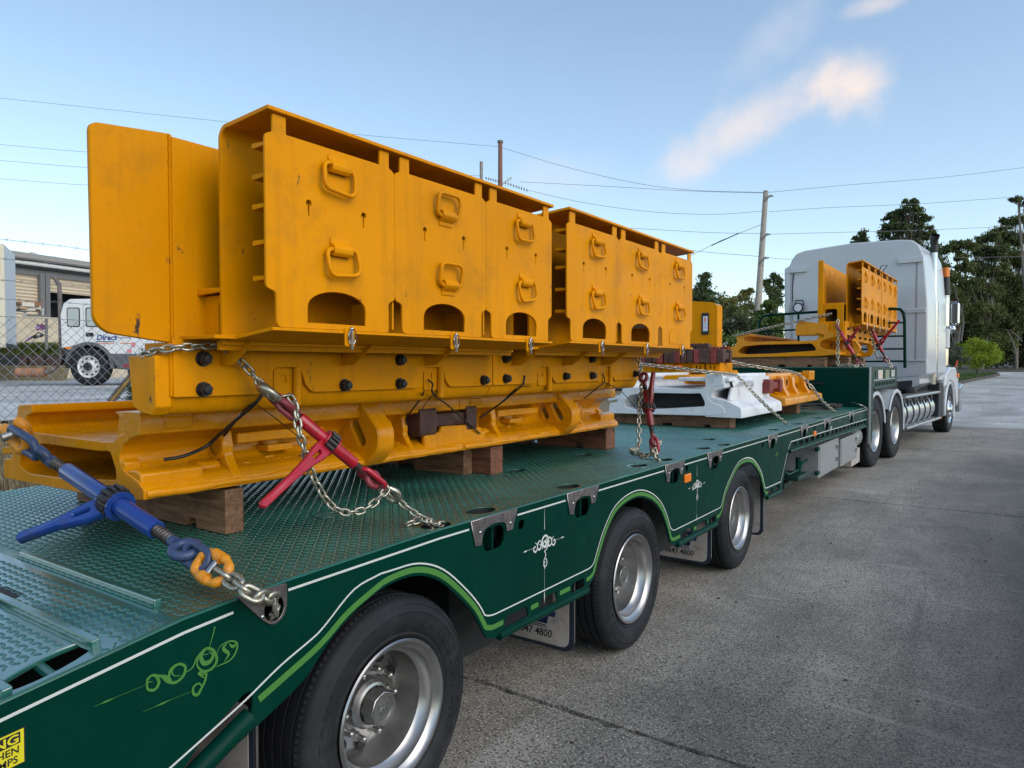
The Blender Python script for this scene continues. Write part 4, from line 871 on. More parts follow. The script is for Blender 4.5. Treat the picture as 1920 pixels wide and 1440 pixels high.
    def slotted(cx, cz, l, w_, tilt):
        o = []
        for k in range(8): a = R(-90+180*k/7); o.append((l/2+w_*math.cos(a), w_*math.sin(a)))
        for k in range(8): a = R(90+180*k/7); o.append((-l/2+w_*math.cos(a), w_*math.sin(a)))
        return [(cx+p[0]*math.cos(tilt)-p[1]*math.sin(tilt), cz+p[0]*math.sin(tilt)+p[1]*math.cos(tilt)) for p in o]
    hs = [slotted(.580, 1.315, .085, .030, R(-58))]
    if lug2: hs = [slotted(.595, 1.32, .085, .026, R(-58)), slotted(.495, 1.31, .06, .024, R(-62))]
    plate('haulage_lug', lo, hs, 1.005, 1.110, 'y', m, t, .007, X, 40)
    MBx().prism(rounded([(.45, 1.44), (.56, 1.45), (.585, 1.475), (.57, 1.492), (.45, 1.492)], .01), 'y', .955, 1.07).build('weld_pad', m, t, 40, .008, 3)
    # web fillet either side of the lug
    MBx().prism([(.40, 1.40), (.47, 1.385), (.463, 1.27), (.50, 1.235), (.60, 1.205), (.40, 1.17)], 'y', .66, 1.006).build('web', m, t, 40, .02, 3)
    return t
def bolt(par, X, x, y, z):
    b = MB(X @ Matrix.Translation((x, y, z)) @ Matrix.Rotation(random.uniform(0, 1), 4, 'X'))
    b.cyl((0, 0, 0), (.006, 0, 0), .026, 20); b.cyl((.006, 0, 0), (.026, 0, 0), .0225, 6); b.lathe([(.026, .018), (.030, .015), (.036, .014), (.037, .001)], (0, 0, 0), (1, 0, 0), 12)
    return b.build('bolt', BLK, par, 40)
def make_spill(par, X, ybolts, notches, L_, y_first=0.):
    """thick bolted side beam with its facing plate and the tall spill sheet above. local x: outer face at 0"""
    beam = rounded([(-.165, .195), (-.165, .01), (-.14, -.040), (-.03, -.045), (0, .01), (0, .195)], [0, .03, .03, .04, .03, 0], 4)
    MB(X).prism(beam, 'y', 0, L_).build('side_beam', YEL, par, 40, .004)
    MB(X).tube([(.001, -.002+.001*math.sin(k*3), .02+k*.012) for k in range(15)], .006, 6).build('weld_bead', YEL, par, 60)
    o_ = [(.002, .205), (.002, .018)]
    for (a, b) in notches: o_ += [(a-.02, .018), (a, .05), (a+.02, .115), (b-.03, .115), (b-.005, .05), (b+.025, .018)]
    o_ += [(L_-.004, .018), (L_-.004, .205)]
    rr = [0, .004]+[.03, 0, .03, .03, 0, .03]*len(notches)+[.004, 0]
    plate('facing_plate', rounded(o_, rr), [], .0, .016, 'x', YEL, par, .0015, X)
    for (a, b) in notches:
        MB(X).tube([(.012, b-.045, .112), (.016, b-.045, .07), (.014, b-.047, -.028)], [.014, .017, .017], 10).build('drop_stop', YEL, par, 50)
        plate('notch_plate', rrect(a+.03, b-.055, .005, .108, .012), [rrect(a+.055, a+.085, .055, .085, .002)], .0005, .005, 'x', YEL, par, .0008, X)
    for y, z in ybolts: bolt(par, X, .016, y, z)
    for y in (.165, .70, 1.20):
        MB(X).add([(0.018, y, .205), (.016, y, .12), (.016, y+.008, .12), (.018, y+.008, .205), (.20, y, .20), (.20, y+.008, .20), (.085, y, .123), (.085, y+.008, .123)],
                  [(0,1,6,4), (3,5,7,2), (1,2,7,6), (6,7,5,4), (0,4,5,3), (0,3,2,1)]).build('gusset', YEL, par)
    MB(X).box(.0, .20, .03, L_-.03, .205, .217).build('shelf_plate', YEL, par, 0, .002)
    MB(X).prism([(.0, .19), (-.02, .19), (-.02, .86), (0, .86)], 'y', .012, L_+.02).build('spill_sheet', YEL, par, 0, .002)

NEARPAN = make_pan('conveyor_pan', 'nearest yellow cast conveyor pan with its open trough end facing the camera', 'conveyor pan', 1.726, TS(0, 1.254, 0), group='yellow conveyor pans with cable boxes')
FARPAN = make_pan('conveyor_pan', 'second yellow conveyor pan, ahead of the nearest, its last cover plate without an open arch', 'conveyor pan', 1.85, TS(0, 2.984, .0, 1, 1.0, 1), group='yellow conveyor pans with cable boxes', lug2=True)
for par, y0, L_, nb, nn in [(NEARPAN, 1.252, 1.726, [(.10, .143), (.10, .040), (.716, .04), (1.035, .04), (1.035, .145), (1.645, .045)], [(.36, .53), (1.18, 1.36)]),
                            (FARPAN, 2.984, 1.80, [(.11, .05), (.105, .158), (.733, .055), (1.066, .055), (1.06, .16), (1.71, .06)], [(.42, .60), (1.22, 1.38)])]:
    make_spill(par, TS(.80, y0, 1.503), nb, nn, L_)
# the rear wing of the tall sheet with its rounded corners, welded on at the pan end
w_ = rounded([(1.022, 2.345), (1.262, 2.372), (1.262, 1.70), (1.06, 1.725), (1.026, 1.76)], [.025, 0, 0, .03, .04], 4)
plate('spill_wing', w_, [], .765, .785, 'x', YEL, NEARPAN, .003)
MB().tube([(.787, 1.264+.0015*math.sin(k*2.3), 1.66+k*.0145) for k in range(50)], .0065, 6).build('weld_bead', YEL, NEARPAN, 60)
MB().prism([(.63, 1.655), (.80, 1.655), (.80, 1.49), (.775, 1.462), (.70, 1.470), (.655, 1.49)], 'y', 1.20, 1.253).build('beam_end', YEL, NEARPAN, 40, .004)
MB().prism([(.785, 1.856), (.94, 1.862), (.94, 1.876), (.80, 1.880), (.785, 1.868)], 'y', 1.345, 1.362).build('tie_plate', YEL, NEARPAN, 0, .003)
plate('slotted_gusset', [(.786, 1.70), (.936, 1.70), (.936, 1.855), (.786, 1.855)], [rrect(.878, .915, 1.70+.01, 1.83, .016)], 1.372, 1.384, 'y', YEL, NEARPAN, .001)
MB().prism([(.785, 1.86), (.94, 1.865), (.94, 1.873), (.785, 1.872)], 'y', 1.362, 2.9).build('tie_plate', YEL, NEARPAN)
make_box(NEARPAN, TS(1.18, 1.34, 1.735), [0, 0, 1, 1, 0, 0])
make_box(FARPAN, TS(1.18, 3.125, 1.742, 1, 1.062, 1.02), [0, 0, 0, 0, 0, 0], closed=(2,))

# dog bone link lying in the joint pocket between the two pans
def dogbone(label, X, m=RUST, group=None, name='connector_link', top=True):
    b = MB(X); b.prism(rounded([(-.055, -.07), (.045, -.072), (.055, -.05), (.055, .05), (.05, .068), (-.05, .07)], .014), 'y', -.245, -.115)
    b.prism(rounded([(-.05, -.068), (.045, -.066), (.05, -.05), (.052, .05), (.045, .066), (-.05, .065)], .014), 'y', .135, .225)
    b.prism(rounded([(-.03, -.038), (.026, -.036), (.03, 0), (.026, .036), (-.03, .038)], .012), 'y', -.13, .15)
    o = b.build(name, m, None, 40, .008, 3)
    return tag(o, label, 'connector link', group)
dogbone('rusty brown dog bone link lying in the joint pocket between the two near yellow pans', TS(.555, 2.895, 1.335))
for y0, y1 in ((2.70, 2.98), (2.986, 3.10)):
    pass
plate('pocket_wall', rounded([(2.695, 1.165), (3.165, 1.175), (3.165, 1.275), (3.05, 1.272), (3.04, 1.295), (2.83, 1.30), (2.815, 1.272), (2.695, 1.268)], .01), [], .575, .60, 'x', YCAST, NEARPAN, .004)

# black cable ties threaded through the pan pockets
def strap(label, pts, r):
    o = MB().tube(catmull(pts, 6), r, 7).build('cable_tie', ZIP, None, 60); return tag(o, label, 'cable tie', 'black cable ties on the near pans')
A_ = lambda x, y, v: at(x, y, 'x', v)
strap('thick black cable tie hooked through the first pan pocket behind the blue binder', [A_(307, 862, .545), A_(345, 855, .57), A_(385, 838, .575), A_(404, 822, .60), A_(440, 790, .70), A_(478, 757, .815), A_(494, 735, .825), A_(489, 728, .83)], .0065)
strap('second strand of black cable tie beside the red binder', [A_(420, 817, .60), A_(445, 785, .70), A_(468, 762, .81), A_(480, 755, .822)], .0055)
strap('thin dark wire running down to the guide block', [A_(482, 760, .82), A_(500, 772, .74), A_(530, 795, .66), A_(558, 818, .60)], .0022)
strap('black cable tie looped through the pin bore left of the brown link', [A_(764, 796, .56), A_(761, 785, .57), A_(768, 775, .60), A_(790, 745, .76), A_(794, 735, .82)], .0045)
strap('black cable tie crossing over the brown link', [A_(803, 712, .822), A_(811, 720, .826), A_(812, 738, .82), A_(840, 760, .68), A_(868, 785, .625), A_(900, 813, .61)], .0045)
strap('thin wire beside the brown link', [A_(811, 740, .82), A_(800, 755, .72), A_(791, 768, .6)], .0022)
strap('black cable tie pulled taut to the far pocket of the brown link', [A_(984, 704, .822), A_(982, 718, .826), A_(975, 726, .82), A_(940, 755, .70), A_(916, 772, .60), A_(902, 783, .60)], .005)
strap('second strand of the taut black cable tie', [A_(968, 728, .822), A_(945, 750, .72), A_(928, 765, .62)], .004)
strap('thin wire arching to the twin slotted lug', [A_(978, 724, .824), A_(1000, 726, .78), A_(1030, 736, .70), A_(1055, 752, .66)], .002)
strap('black cable tie at the far end of the second pan', [A_(1130, 700, .825), A_(1134, 716, .826), A_(1120, 727, .81), A_(1096, 747, .70)], .004)
strap('thin wire trailing from the second pan toward the white pan', [A_(1134, 717, .826), A_(1160, 730, .84), A_(1180, 750, .86), A_(1200, 776, .88)], .0025)

# ------------------------------------------------------------ further load
def simple_pan(name, label, x0, x1, z0, z1, y0, L_, m, group=None, cat='conveyor pan'):
    """the same pan casting at the far stations, without the box"""
    sx = (x1-x0)/1.178; sz = (z1-z0)/.325
    X = Matrix.Translation((x0+.566*sx, y0, z0-1.136*sz)) @ Matrix.Diagonal((sx, 1, sz, 1))
    loc = ((x0+x1)/2, y0+L_/2, z0); t = thing(name, label, cat, loc, group)
    po, ph = pan_profile(); plate('pan_body', rounded(po, .006, 2), [rounded(ph, .02, 2)], 0, L_, 'y', m, t, .003, X, 35)
    return t, X
PW, XW = simple_pan('conveyor_pan', 'white painted conveyor pan lying flat on timbers ahead of the yellow pair', -.60, .70, 1.10, 1.535, 7.03, 1.53, WPT)
MB().prism([(-.33, 1.17), (.45, 1.17), (.45, 1.34), (-.33, 1.34)], 'y', 7.30, 7.32).build('cavity_shade_plate', DARK, PW)  # dark plate added inside the pan so its hollow looks black
# sloped shoulders, bosses and thick toe of the white pan
pw = MB().prism(rounded([(.50, 1.535), (.68, 1.525), (.70, 1.40), (.58, 1.36), (.56, 1.30), (.72, 1.27), (.865, 1.20), (.868, 1.10), (.5, 1.10)], [.01, .02, .02, .02, .02, .02, .03, .005, 0]), 'y', 7.035, 8.555).build('pan_side', WPT, PW, 40, .006, 3)
plate('side_web', rounded([(7.10, 1.27), (8.5, 1.25), (8.5, 1.50), (7.62, 1.51), (7.55, 1.40), (7.2, 1.40)], .03), [ell(7.85, 1.40, .055, .045), rrect(8.22, 8.50, 1.30, 1.43, .01)], .70, .735, 'x', WPT, PW, .004)
MB().add([(.70, 7.2, 1.50), (.78, 7.25, 1.46), (.78, 7.75, 1.46), (.70, 7.8, 1.505), (.735, 7.2, 1.40), (.735, 7.8, 1.40)], [(0,1,2,3), (1,4,5,2), (0,4,1), (3,2,5)]).build('shoulder', WPT, PW)
MB().box(.2, .74, 7.05, 7.35, 1.46, 1.50).build('end_pad', WPT, PW, 0, .01)
PY, XY = simple_pan('conveyor_pan', 'yellow conveyor pan lying flat, coupled to the front of the white one', -.62, .72, 1.11, 1.525, 8.60, 2.0, YCAST)
MB().prism(rounded([(.5, 1.53), (.69, 1.52), (.71, 1.40), (.66, 1.34), (.72, 1.29), (.90, 1.235), (.905, 1.15), (.5, 1.11)], .015), 'y', 8.575, 10.55).build('pan_side', YCAST, PY, 40, .006, 3)
for y0 in (8.95, 9.45, 10.05): 
    MB().prism(rounded([(.68, 1.50), (.76, 1.48), (.78, 1.36), (.84, 1.25), (.68, 1.22)], .015), 'y', y0, y0+.10).build('rib', YCAST, PY, 40, .008, 3)
MB().box(.70, .80, 10.25, 10.55, 1.42, 1.55).build('end_pad', YCAST, PY, 0, .01)
MB().lathe([(0, .05), (0, .075), (.03, .075), (.03, .05)], (.72, 9.25, 1.41), (1, 0, 0), 20).build('pin_bore', YCAST, PY, 40)
dogbone('dark red dog bone link joining the white pan to the flat yellow pan', TS(.745, 8.56, 1.385, 1.2, 1.25, 1.15), RUSTR)
# yellow wear strip on the white trough
MB().prism([(-.1, 1.47), (.30, 1.475), (.22, 1.515), (-.05, 1.515)], 'y', 7.32, 8.5).build('wear_strip', YEL, PW, 0, .004)
# deck pieces behind it: a tall box with a document holder, a row of links
PB, XB = simple_pan('conveyor_pan', 'low yellow pan under the row of rusty links', -1.15, .02, 1.30, 1.56, 8.75, 1.9, YCAST) if False else (None, None)
TB = thing('cable_box', 'tall yellow cable box with a black framed document holder, behind the row of rusty links', 'cable box', (-.5, 9.6, 1.53))
o_ = rounded([(-.85, 1.60), (-.125, 1.60), (-.125, 2.42), (-.20, 2.455), (-.85, 2.52)], [.01, .01, .06, .05, .01], 4)
plate('end_sheet', o_, [], 9.2, 9.215, 'y', YEL, TB, .002)
plate('box_side', [(9.215, 1.53), (9.40, 1.53), (9.40, 2.41), (9.215, 2.41)], [], -.14, -.126, 'x', YEL, TB, .001)
plate('box_top', [(-.85, 9.215), (-.13, 9.215), (-.13, 9.40), (-.85, 9.40)], [], 2.41, 2.422, 'z', YEL, TB, .001)
P = lambda x, y: at(x, y, 'y', 9.195)
a, c = P(1316, 587), P(1329, 627); dh = plate('document_holder', rrect(a.x, c.x, c.z, a.z, .01), [], 9.185, 9.198, 'y', BLK, TB, .001)
plate('document', rrect(a.x+.022, c.x-.014, c.z+.045, a.z-.045, .003), [], 9.181, 9.1845, 'y', mat('paper', (.72, .74, .80), .7), dh, .0005)
b = MB()
for k in range(7): b.box(a.x+.032, c.x-.024-(.02 if k % 3 == 0 else 0), 9.1800, 9.1808, c.z+.065+k*.016, c.z+.071+k*.016)
b.build('document_print', mat('grey_print', (.4, .42, .46), .7), dh)
MB().box(a.x+.04, c.x-.035, 9.180, 9.1808, a.z-.115, a.z-.065).build('document_print', mat('orange_print', (.7, .3, .1), .7), dh)
for k in range(2):
    x = -.42+k*.2; 
# support ledge with slotted feet
MB().box(-.98, .10, 8.62, 9.35, 1.535, 1.56).build('ledge', YEL, TB, 0, .003)
for x in (-.78, -.58, -.18, .0):
    plate('slotted_foot', rrect(x-.075, x+.075, 1.56, 1.64, .01), [rrect(x-.03, x-.01, 1.575, 1.625, .008), rrect(x+.02, x+.04, 1.575, 1.625, .008)], 8.66, 8.68, 'y', YEL, TB, .001)
MB().box(-.96, .08, 8.70, 9.2, 1.56, 1.655).build('ledge_core', YEL, TB, 0, .003)
n = 14
ORD = 'first second third fourth fifth sixth seventh eighth ninth tenth eleventh twelfth thirteenth fourteenth'.split()
for k in range(n):
    x = -.90+k*1.02/(n-1); zz = 1.742+random.uniform(-.006, .006)
    lab = {0: 'first', n-1: 'last'}.get(k)
    d = dogbone('rusty forged link, %s from the left in the row on the yellow ledge' % ORD[k], TS(x, 8.78, zz, .68*random.uniform(.9, 1.1), .75, 1.25*random.uniform(.96, 1.03), random.uniform(-.08, .08)), RUST if k % 3 else RUSTR, 'rusty links standing in a row')
for k in range(5):
    b = MB(TS(-.55+k*.085, 9.05, 1.86)).lathe([(0, .001), (0, .05), (.06, .055), (.12, .05), (.12, .001)], (0, -.06, 0), (0, 1, 0), 16)
    tag(b.build('link_pin', RUST, None, 40), 'rusty round pin, %s from the left on top of the row of links' % ORD[k], 'pin', 'rusty pins on the links')
for k in range(6):
    b = MB(TS(-.08+k*.037, 8.95, 1.845, 1, 1, 1, random.uniform(0, 3))); b.tube([(.028*math.cos(t), .018*math.sin(t), .012*math.sin(2*t)) for t in [2*math.pi*i/14 for i in range(14)]], .010, 6, closed=True)
    tag(b.build('shackle', RUSTR, None, 60), 'small red shackle, %s from the left in the heap on the row of links' % ORD[k], 'shackle', 'red shackles on the links')
tag(MB().tube(catmull([(-.86, 8.69, 1.86), (-.85, 8.67, 1.80), (-.865, 8.67, 1.72), (-.855, 8.67, 1.66)], 5), .016, 6).build('orange_sling', mat('orange_sling', (.80, .12, .05), .6), None, 60), 'bright orange lifting sling over the row of rusty links', 'sling')
tag(MB().box(-.80, -.36, 8.50, 8.60, 1.60, 1.622).build('orange_strap', mat('orange_sling', (.80, .12, .05), .6), None, 0, .004), 'flat orange strap lying on the white pan', 'strap')

# load on the raised front deck: pan with a pair of boxes
PG = thing('conveyor_pan', 'yellow conveyor pan with twin cable boxes on the raised front deck beside the cab', 'conveyor pan', (0, 13.5, 1.77))
sx = 1.56; sz = .40/.325; XG = TS(0, 0, 0) @ Matrix.Translation((-1.12+.566*sx, 12.38, 1.765-1.136*sz)) @ Matrix.Diagonal((sx, 1, sz, 1))
po, ph = pan_profile(); plate('pan_body', rounded(po, .006, 2), [rounded(ph, .02, 2)], 0, 3.6, 'y', YCAST, PG, .004, XG, 35)
MB().prism([(-.8, 1.80), (.46, 1.80), (.46, 2.0), (-.8, 2.0)], 'y', 12.75, 12.77).build('cavity_shade_plate', DARK, PG)  # another added dark plate, shading the hollow of the front pan
for yl in (.9, 2.5):
    plate('haulage_lug', rounded([(.50, 2.14), (.72, 2.16), (.86, 2.06), (.95, 1.92), (.86, 1.80), (.5, 1.77)], .04), [ell(.76, 1.95, .07, .10, 16, R(20))], 12.38+yl, 12.38+yl+.14, 'y', YCAST, PG, .01)
MB().prism(rounded([(.10, 2.12), (.10, 2.30), (.18, 2.36), (.60, 2.30), (.60, 2.12)], .02), 'y', 12.40, 12.75).build('end_pad', YCAST, PG, 0, .012)
plate('support_frame', rounded([(.46, 2.02), (.83, 2.10), (.83, 2.62), (.46, 2.62)], .02), [rrect(.55, .74, 2.20, 2.54, .04)], 12.42, 12.45, 'y', YEL, PG, .002)
MB().prism([(.48, 2.03), (.86, 2.03), (.86, 2.34), (.48, 2.34)], 'y', 12.45, 15.9).build('side_beam', YEL, PG, 0, .01)
for k in range(6):
    for zz in (2.10, 2.22): bolt(PG, TS(0, 0, 0, 1, 1, 1), .861, 12.62+k*.55, zz)
MB().box(.455, .475, 12.40, 15.9, 2.34, 3.335).build('spill_sheet', YEL, PG, 0, .003)
MB().prism([(.45, 2.42), (.53, 2.42), (.53, 3.33), (.45, 3.335)], 'y', 12.385, 12.405).build('spill_edge', YEL, PG, 0, .003)
for k in range(6): MB().box(.475, .477, 12.7+k*.45, 12.73+k*.45, 3.15, 3.24).build('slot_mark', BLK, PG)
MB().box(.476, .82, 12.43, 15.9, 2.62, 2.635).build('tie_plate', YEL, PG, 0, .002)
RG = R(-1.6)
for q in range(2):
    make_box(PG, TS(1.05, 12.72, 2.30, 1, 1, 1, RG) @ TS(0, q*1.79, 0, .98, 1.07, 1.54), [0, 0, 0, 0, 0, 0])
# handle bar of a tool on top of the box
tag(MB().tube([at(1646, 513, 'y', 14), at(1653, 498, 'y', 14), at(1664, 497, 'y', 14), at(1655, 510, 'y', 14)], .008, 6).build('lifting_bail', BLK, None, 60), 'thin bent lifting bail on top of the front cable box', 'bail')
# timber bearers between load and deck
def timber(label, x0, x1, y0, y1, z0, z1, m, notch=True, group='timber bearers under the load'):
    poly = [(x0, z0), (x1, z0), (x1, z1), (x0, z1)]
    if notch: 
        n1 = x1-.20; n2 = x1-.62; h = (z1-z0)*.22
        poly = [(x0, z0)]+([(n2-.12, z0), (n2-.115, z0+h), (n2-.005, z0+h), (n2, z0)] if n2-.13 > x0 else [])+[(n1-.075, z0), (n1-.065, z0+h), (n1-.005, z0+h), (n1, z0)]+[(x1, z0), (x1, z1), (x0, z1)]
    o = MB().prism(poly, 'y', y0, y1).build('timber_bearer', m, None, 0, .004); return tag(o, label, 'timber', group)
timber('notched timber bearer under the near end of the first yellow pan', -.62, .592, 1.575, 1.655, .978, 1.150, WOOD)
timber('reddish timber bearer under the joint of the two yellow pans', -.62, .572, 3.29, 3.41, .986, 1.150, WOODR)
timber('pale timber offcut beside the bearer under the joint', .05, .44, 3.205, 3.285, .986, 1.145, WOOD, False)
timber('red timber bearer under the far end of the second yellow pan', -.62, .535, 4.80, 4.95, .986, 1.150, WOODR)
timber('long timber bearer under the rear edge of the white pan', -.60, .714, 7.16, 7.34, .984, 1.098, WOOD)
timber('timber bearer under the flat yellow pan', -.6, .72, 9.9, 10.1, .98, 1.108, WOOD)
for k, (y0, x1) in enumerate([(12.42, .56), (12.9, .84), (14.6, .8)]): 
    timber(['timber bearer at the rear of the raised deck under the front pan', 'second timber bearer on the raised deck, by the red binder', 'timber bearer farthest forward on the raised deck'][k], -1.0, x1, y0, y0+.2, 1.598, 1.764, WOOD)
b = MB()
for k in range(9): b.tube(catmull([(x, 11.0+.03*k+.05*math.sin(x*9+k), .992+.02*(k % 3)+.018*math.sin(x*5+k*2)) for x in np.linspace(.25+.03*(k % 4), 1.0+.02*(k % 3), 7)], 4), .012+.004*(k % 3), 6)
tag(b.build('bark_bundle', wood('old_bark', (.05, .035, .03), (.13, .10, .09)), None, 60), 'bundle of grey splintered timber lying against the green step wall', 'timber bundle')

# ------------------------------------------------------------ chains and load binders
LINKS = {}
def link_mesh(p, d):
    k = (round(p, 4), round(d, 4))
    if k not in LINKS:
        w_ = d*1.18; pts = []
        for i in range(7): a = R(-90+180*i/6); pts.append((p/2-w_+d*.5+w_*math.cos(a)+0, w_*math.sin(a), 0))
        for i in range(7): a = R(90+180*i/6); pts.append((-(p/2-w_+d*.5)+w_*math.cos(a), w_*math.sin(a), 0))
        LINKS[k] = MB().tube(pts, d/2, 7, closed=True).mesh('link', CHAIN, 70)
    return LINKS[k]
def resample(pts, step, n=10):
    P = catmull(pts, n) if len(pts) > 2 else [Vector(p) for p in pts]; o = [P[0]]; acc = 0; i = 0; cur = P[0].copy()
    while i < len(P)-1:
        seg = (P[i+1]-cur).length
        if acc+seg >= step: cur = cur+(P[i+1]-cur).normalized()*(step-acc); o.append(cur.copy()); acc = 0
        else: acc += seg; i += 1; cur = P[i].copy()
    return o
def chain(label, pts, p, d, group='load chains', wob=.10, roll=.5, m=None):
    q = resample(pts, p); t = thing('load_chain', label, 'chain', tuple(q[0]), group); me = link_mesh(p, d)
    for i in range(len(q)-1):
        a = (q[i+1]-q[i]).normalized(); up = Vector((0, 0, 1)) if abs(a.z) < .92 else Vector((0, 1, 0)); n = a.cross(up).normalized(); b = n.cross(a)
        th = roll+(math.pi/2 if i % 2 else 0)+random.uniform(-wob, wob); nn = n*math.cos(th)+b*math.sin(th); bb = a.cross(nn); c = (q[i]+q[i+1])/2
        M = Matrix(((a.x, nn.x, bb.x, c.x), (a.y, nn.y, bb.y, c.y), (a.z, nn.z, bb.z, c.z), (0, 0, 0, 1)))
        o = bpy.data.objects.new('link', me); COL.objects.link(o); attach(o, t); o.matrix_basis = M
    return t
def frame(A, B, side):
    a = (B-A).normalized(); s_ = (side-a*side.dot(a)).normalized(); n = a.cross(s_)
    return Matrix(((a.x, s_.x, n.x, A.x), (a.y, s_.y, n.y, A.y), (a.z, s_.z, n.z, A.z), (0, 0, 0, 1)))
def eye(par, X, s, m, sg=1):
    """forged eye with a neck"""
    b = MB(X); b.tube([((.030*math.cos(t)+.0)*s*sg, .030*s*math.sin(t), 0) for t in [2*math.pi*i/18 for i in range(18)]], .013*s, 8, closed=True); b.cyl((-.038*s*sg, 0, 0), (-.075*s*sg, 0, 0), .016*s, 12, .013*s)
    return b.build('eye', m, par, 60)
def olink(par, X, s, m, l=.10):
    return MB(X).tube([((l/2-.024+.024*math.cos(a))*s if math.cos(a) >= 0 else (-(l/2-.024)+.024*math.cos(a))*s, .026*s*math.sin(a), 0) for a in [2*math.pi*i/22+.07 for i in range(22)]], .011*s, 8, closed=True).build('binder_link', m, par, 60)
def binder(label, A, B, side, s, m, mw, hdir, hl=.36, tag_='load binder', f=(.16, .24, .52, .80, .88), name='ratchet_binder', group=None):
    """ratchet binder drawn from A to B; f = thread start, barrel start, gear, barrel end, thread end as fractions"""
    L_ = (B-A).length; t = thing(name, label, tag_, tuple(A), group); X = frame(A, B, side)
    x = [q*L_ for q in f]
    for (a, c) in ((x[0], x[1]), (x[3], x[4])):
        b = MB(X)
        n = max(4, int((c-a)/(.011*s))); pr = []
        for k in range(n): u = a+(c-a)*k/n; du = (c-a)/n; pr += [(u, .0125*s), (u+du*.35, .0165*s), (u+du*.65, .0165*s), (u+du*.95, .0125*s)]
        b.lathe([(a, .001)]+pr+[(c, .001)], (0, 0, 0), (1, 0, 0), 14)
        b.build('thread', THREAD, t, 40)
    MB(X).lathe([(x[1]-.004*s, .016*s), (x[1]-.004*s, .0225*s), (x[1], .0245*s), (x[2], .0245*s), (x[3], .0245*s), (x[3]+.004*s, .0225*s), (x[3]+.004*s, .016*s)], (0, 0, 0), (1, 0, 0), 24).build('barrel', m, t, 40)
    b = MB(X)
    b.lathe([(x[2]-.020*s, .025*s), (x[2]-.020*s, .040*s), (x[2]+.020*s, .040*s), (x[2]+.020*s, .025*s)], (0, 0, 0), (1, 0, 0), 24)
    for k in range(14):
        a = 2*math.pi*k/14; b.box(x[2]-.019*s, x[2]+.019*s, .038*s*math.cos(a)-.004*s, .046*s*math.cos(a)+.004*s if math.cos(a) > 0 else .038*s*math.cos(a)+.004*s, .040*s*math.sin(a)-.004*s, .040*s*math.sin(a)+.004*s)
    b.build('ratchet_gear', THREAD, t, 40)
    for q in (-1, 1):
        MB(X).lathe([(x[2]+q*.023*s, .026*s), (x[2]+q*.023*s, .041*s), (x[2]+q*.029*s, .041*s), (x[2]+q*.029*s, .026*s)], (0, 0, 0), (1, 0, 0), 24).build('ratchet_cheek', m, t, 40)
    # handle: two cheeks closing to a tapered channel
    G = X @ Vector((x[2], 0, 0)); H = hdir.normalized(); ax = (B-A).normalized(); H = (H-ax*H.dot(ax)*.0).normalized(); S_ = (ax-H*ax.dot(H)).normalized(); N_ = H.cross(S_)
    XH = Matrix(((H.x, S_.x, N_.x, G.x), (H.y, S_.y, N_.y, G.y), (H.z, S_.z, N_.z, G.z), (0, 0, 0, 1)))
    o_ = [(.028*s, .029*s), (.075*s, .030*s), (.14*s, .018*s), (hl*s*.6, .012*s), (hl*s, .011*s), (hl*s+.008*s, 0), (hl*s, -.011*s), (hl*s*.6, -.012*s), (.14*s, -.018*s), (.075*s, -.030*s), (.028*s, -.029*s)]
    plate('handle', o_, [rrect(.062*s, .118*s, -.010*s, .010*s, .006*s)], -.012*s, .012*s, 'z', m, t, .004*s, XH, 50)
    MB(XH).tube([(.12*s, 0, 0), (hl*s*.55, 0, 0), (hl*s, 0, 0), (hl*s+.006*s, 0, 0)], [.012*s, .0145*s, .0115*s, .006*s], 12).build('grip', m, t, 60)
    for k, xe, sg in ((0, x[0]-.06*s, -1), (1, x[4]+.06*s, 1)): eye(t, X @ Matrix.Translation((xe, 0, 0)) @ Matrix.Rotation(1.2*k+.3, 4, 'X'), s, mw, sg)
    return t, X, L_
def on_line(A, B, px):
    lo, hi = 0., 1.
    def pjx(P): d = P-CAM; return 960+1331*d.dot(_R)/d.dot(_F)
    inc = pjx(B) > pjx(A)
    for _ in range(50):
        m = (lo+hi)/2
        if (pjx(A+(B-A)*m) < px) == inc: lo = m
        else: hi = m
    return A+(B-A)*((lo+hi)/2)
# blue binder across the tail of the deck
H0 = Vector((1.272, 1.302, .905)); A0 = at(478, 1117, 'z', .992); B0 = at(-60, 760, 'x', -.5)
pA, pB = on_line(A0, B0, 62), on_line(A0, B0, 352)
gear = on_line(A0, B0, 216); L_ = (pB-pA).length; fr_ = lambda px: (on_line(A0, B0, px)-pA).length/L_
tip = at(36, 1010, 'd', (gear-CAM).dot(_F)-.02)
binder('large blue ratchet binder with its handle pointing back over the tail of the deck', pA, pB, Vector((0, -.3, 1)), 1.20, BLUE, BLUEW, tip-gear, hl=(tip-gear).length/1.20-.006, f=(fr_(103), fr_(126), fr_(216), fr_(292), fr_(322)))
BL = bpy.data.objects['ratchet_binder']
Xb = frame(on_line(A0, B0, 45), pA, Vector((0, -.3, 1)))
olink(BL, Xb @ Matrix.Translation((-.0, 0, 0)), 1.42, BLUEW, .145); 
Xc = frame(on_line(A0, B0, 368), on_line(A0, B0, 420), Vector((0, -1, .4))); olink(BL, Xc @ Matrix.Rotation(1.5, 4, 'X'), 1.1, BLUEW, .10)
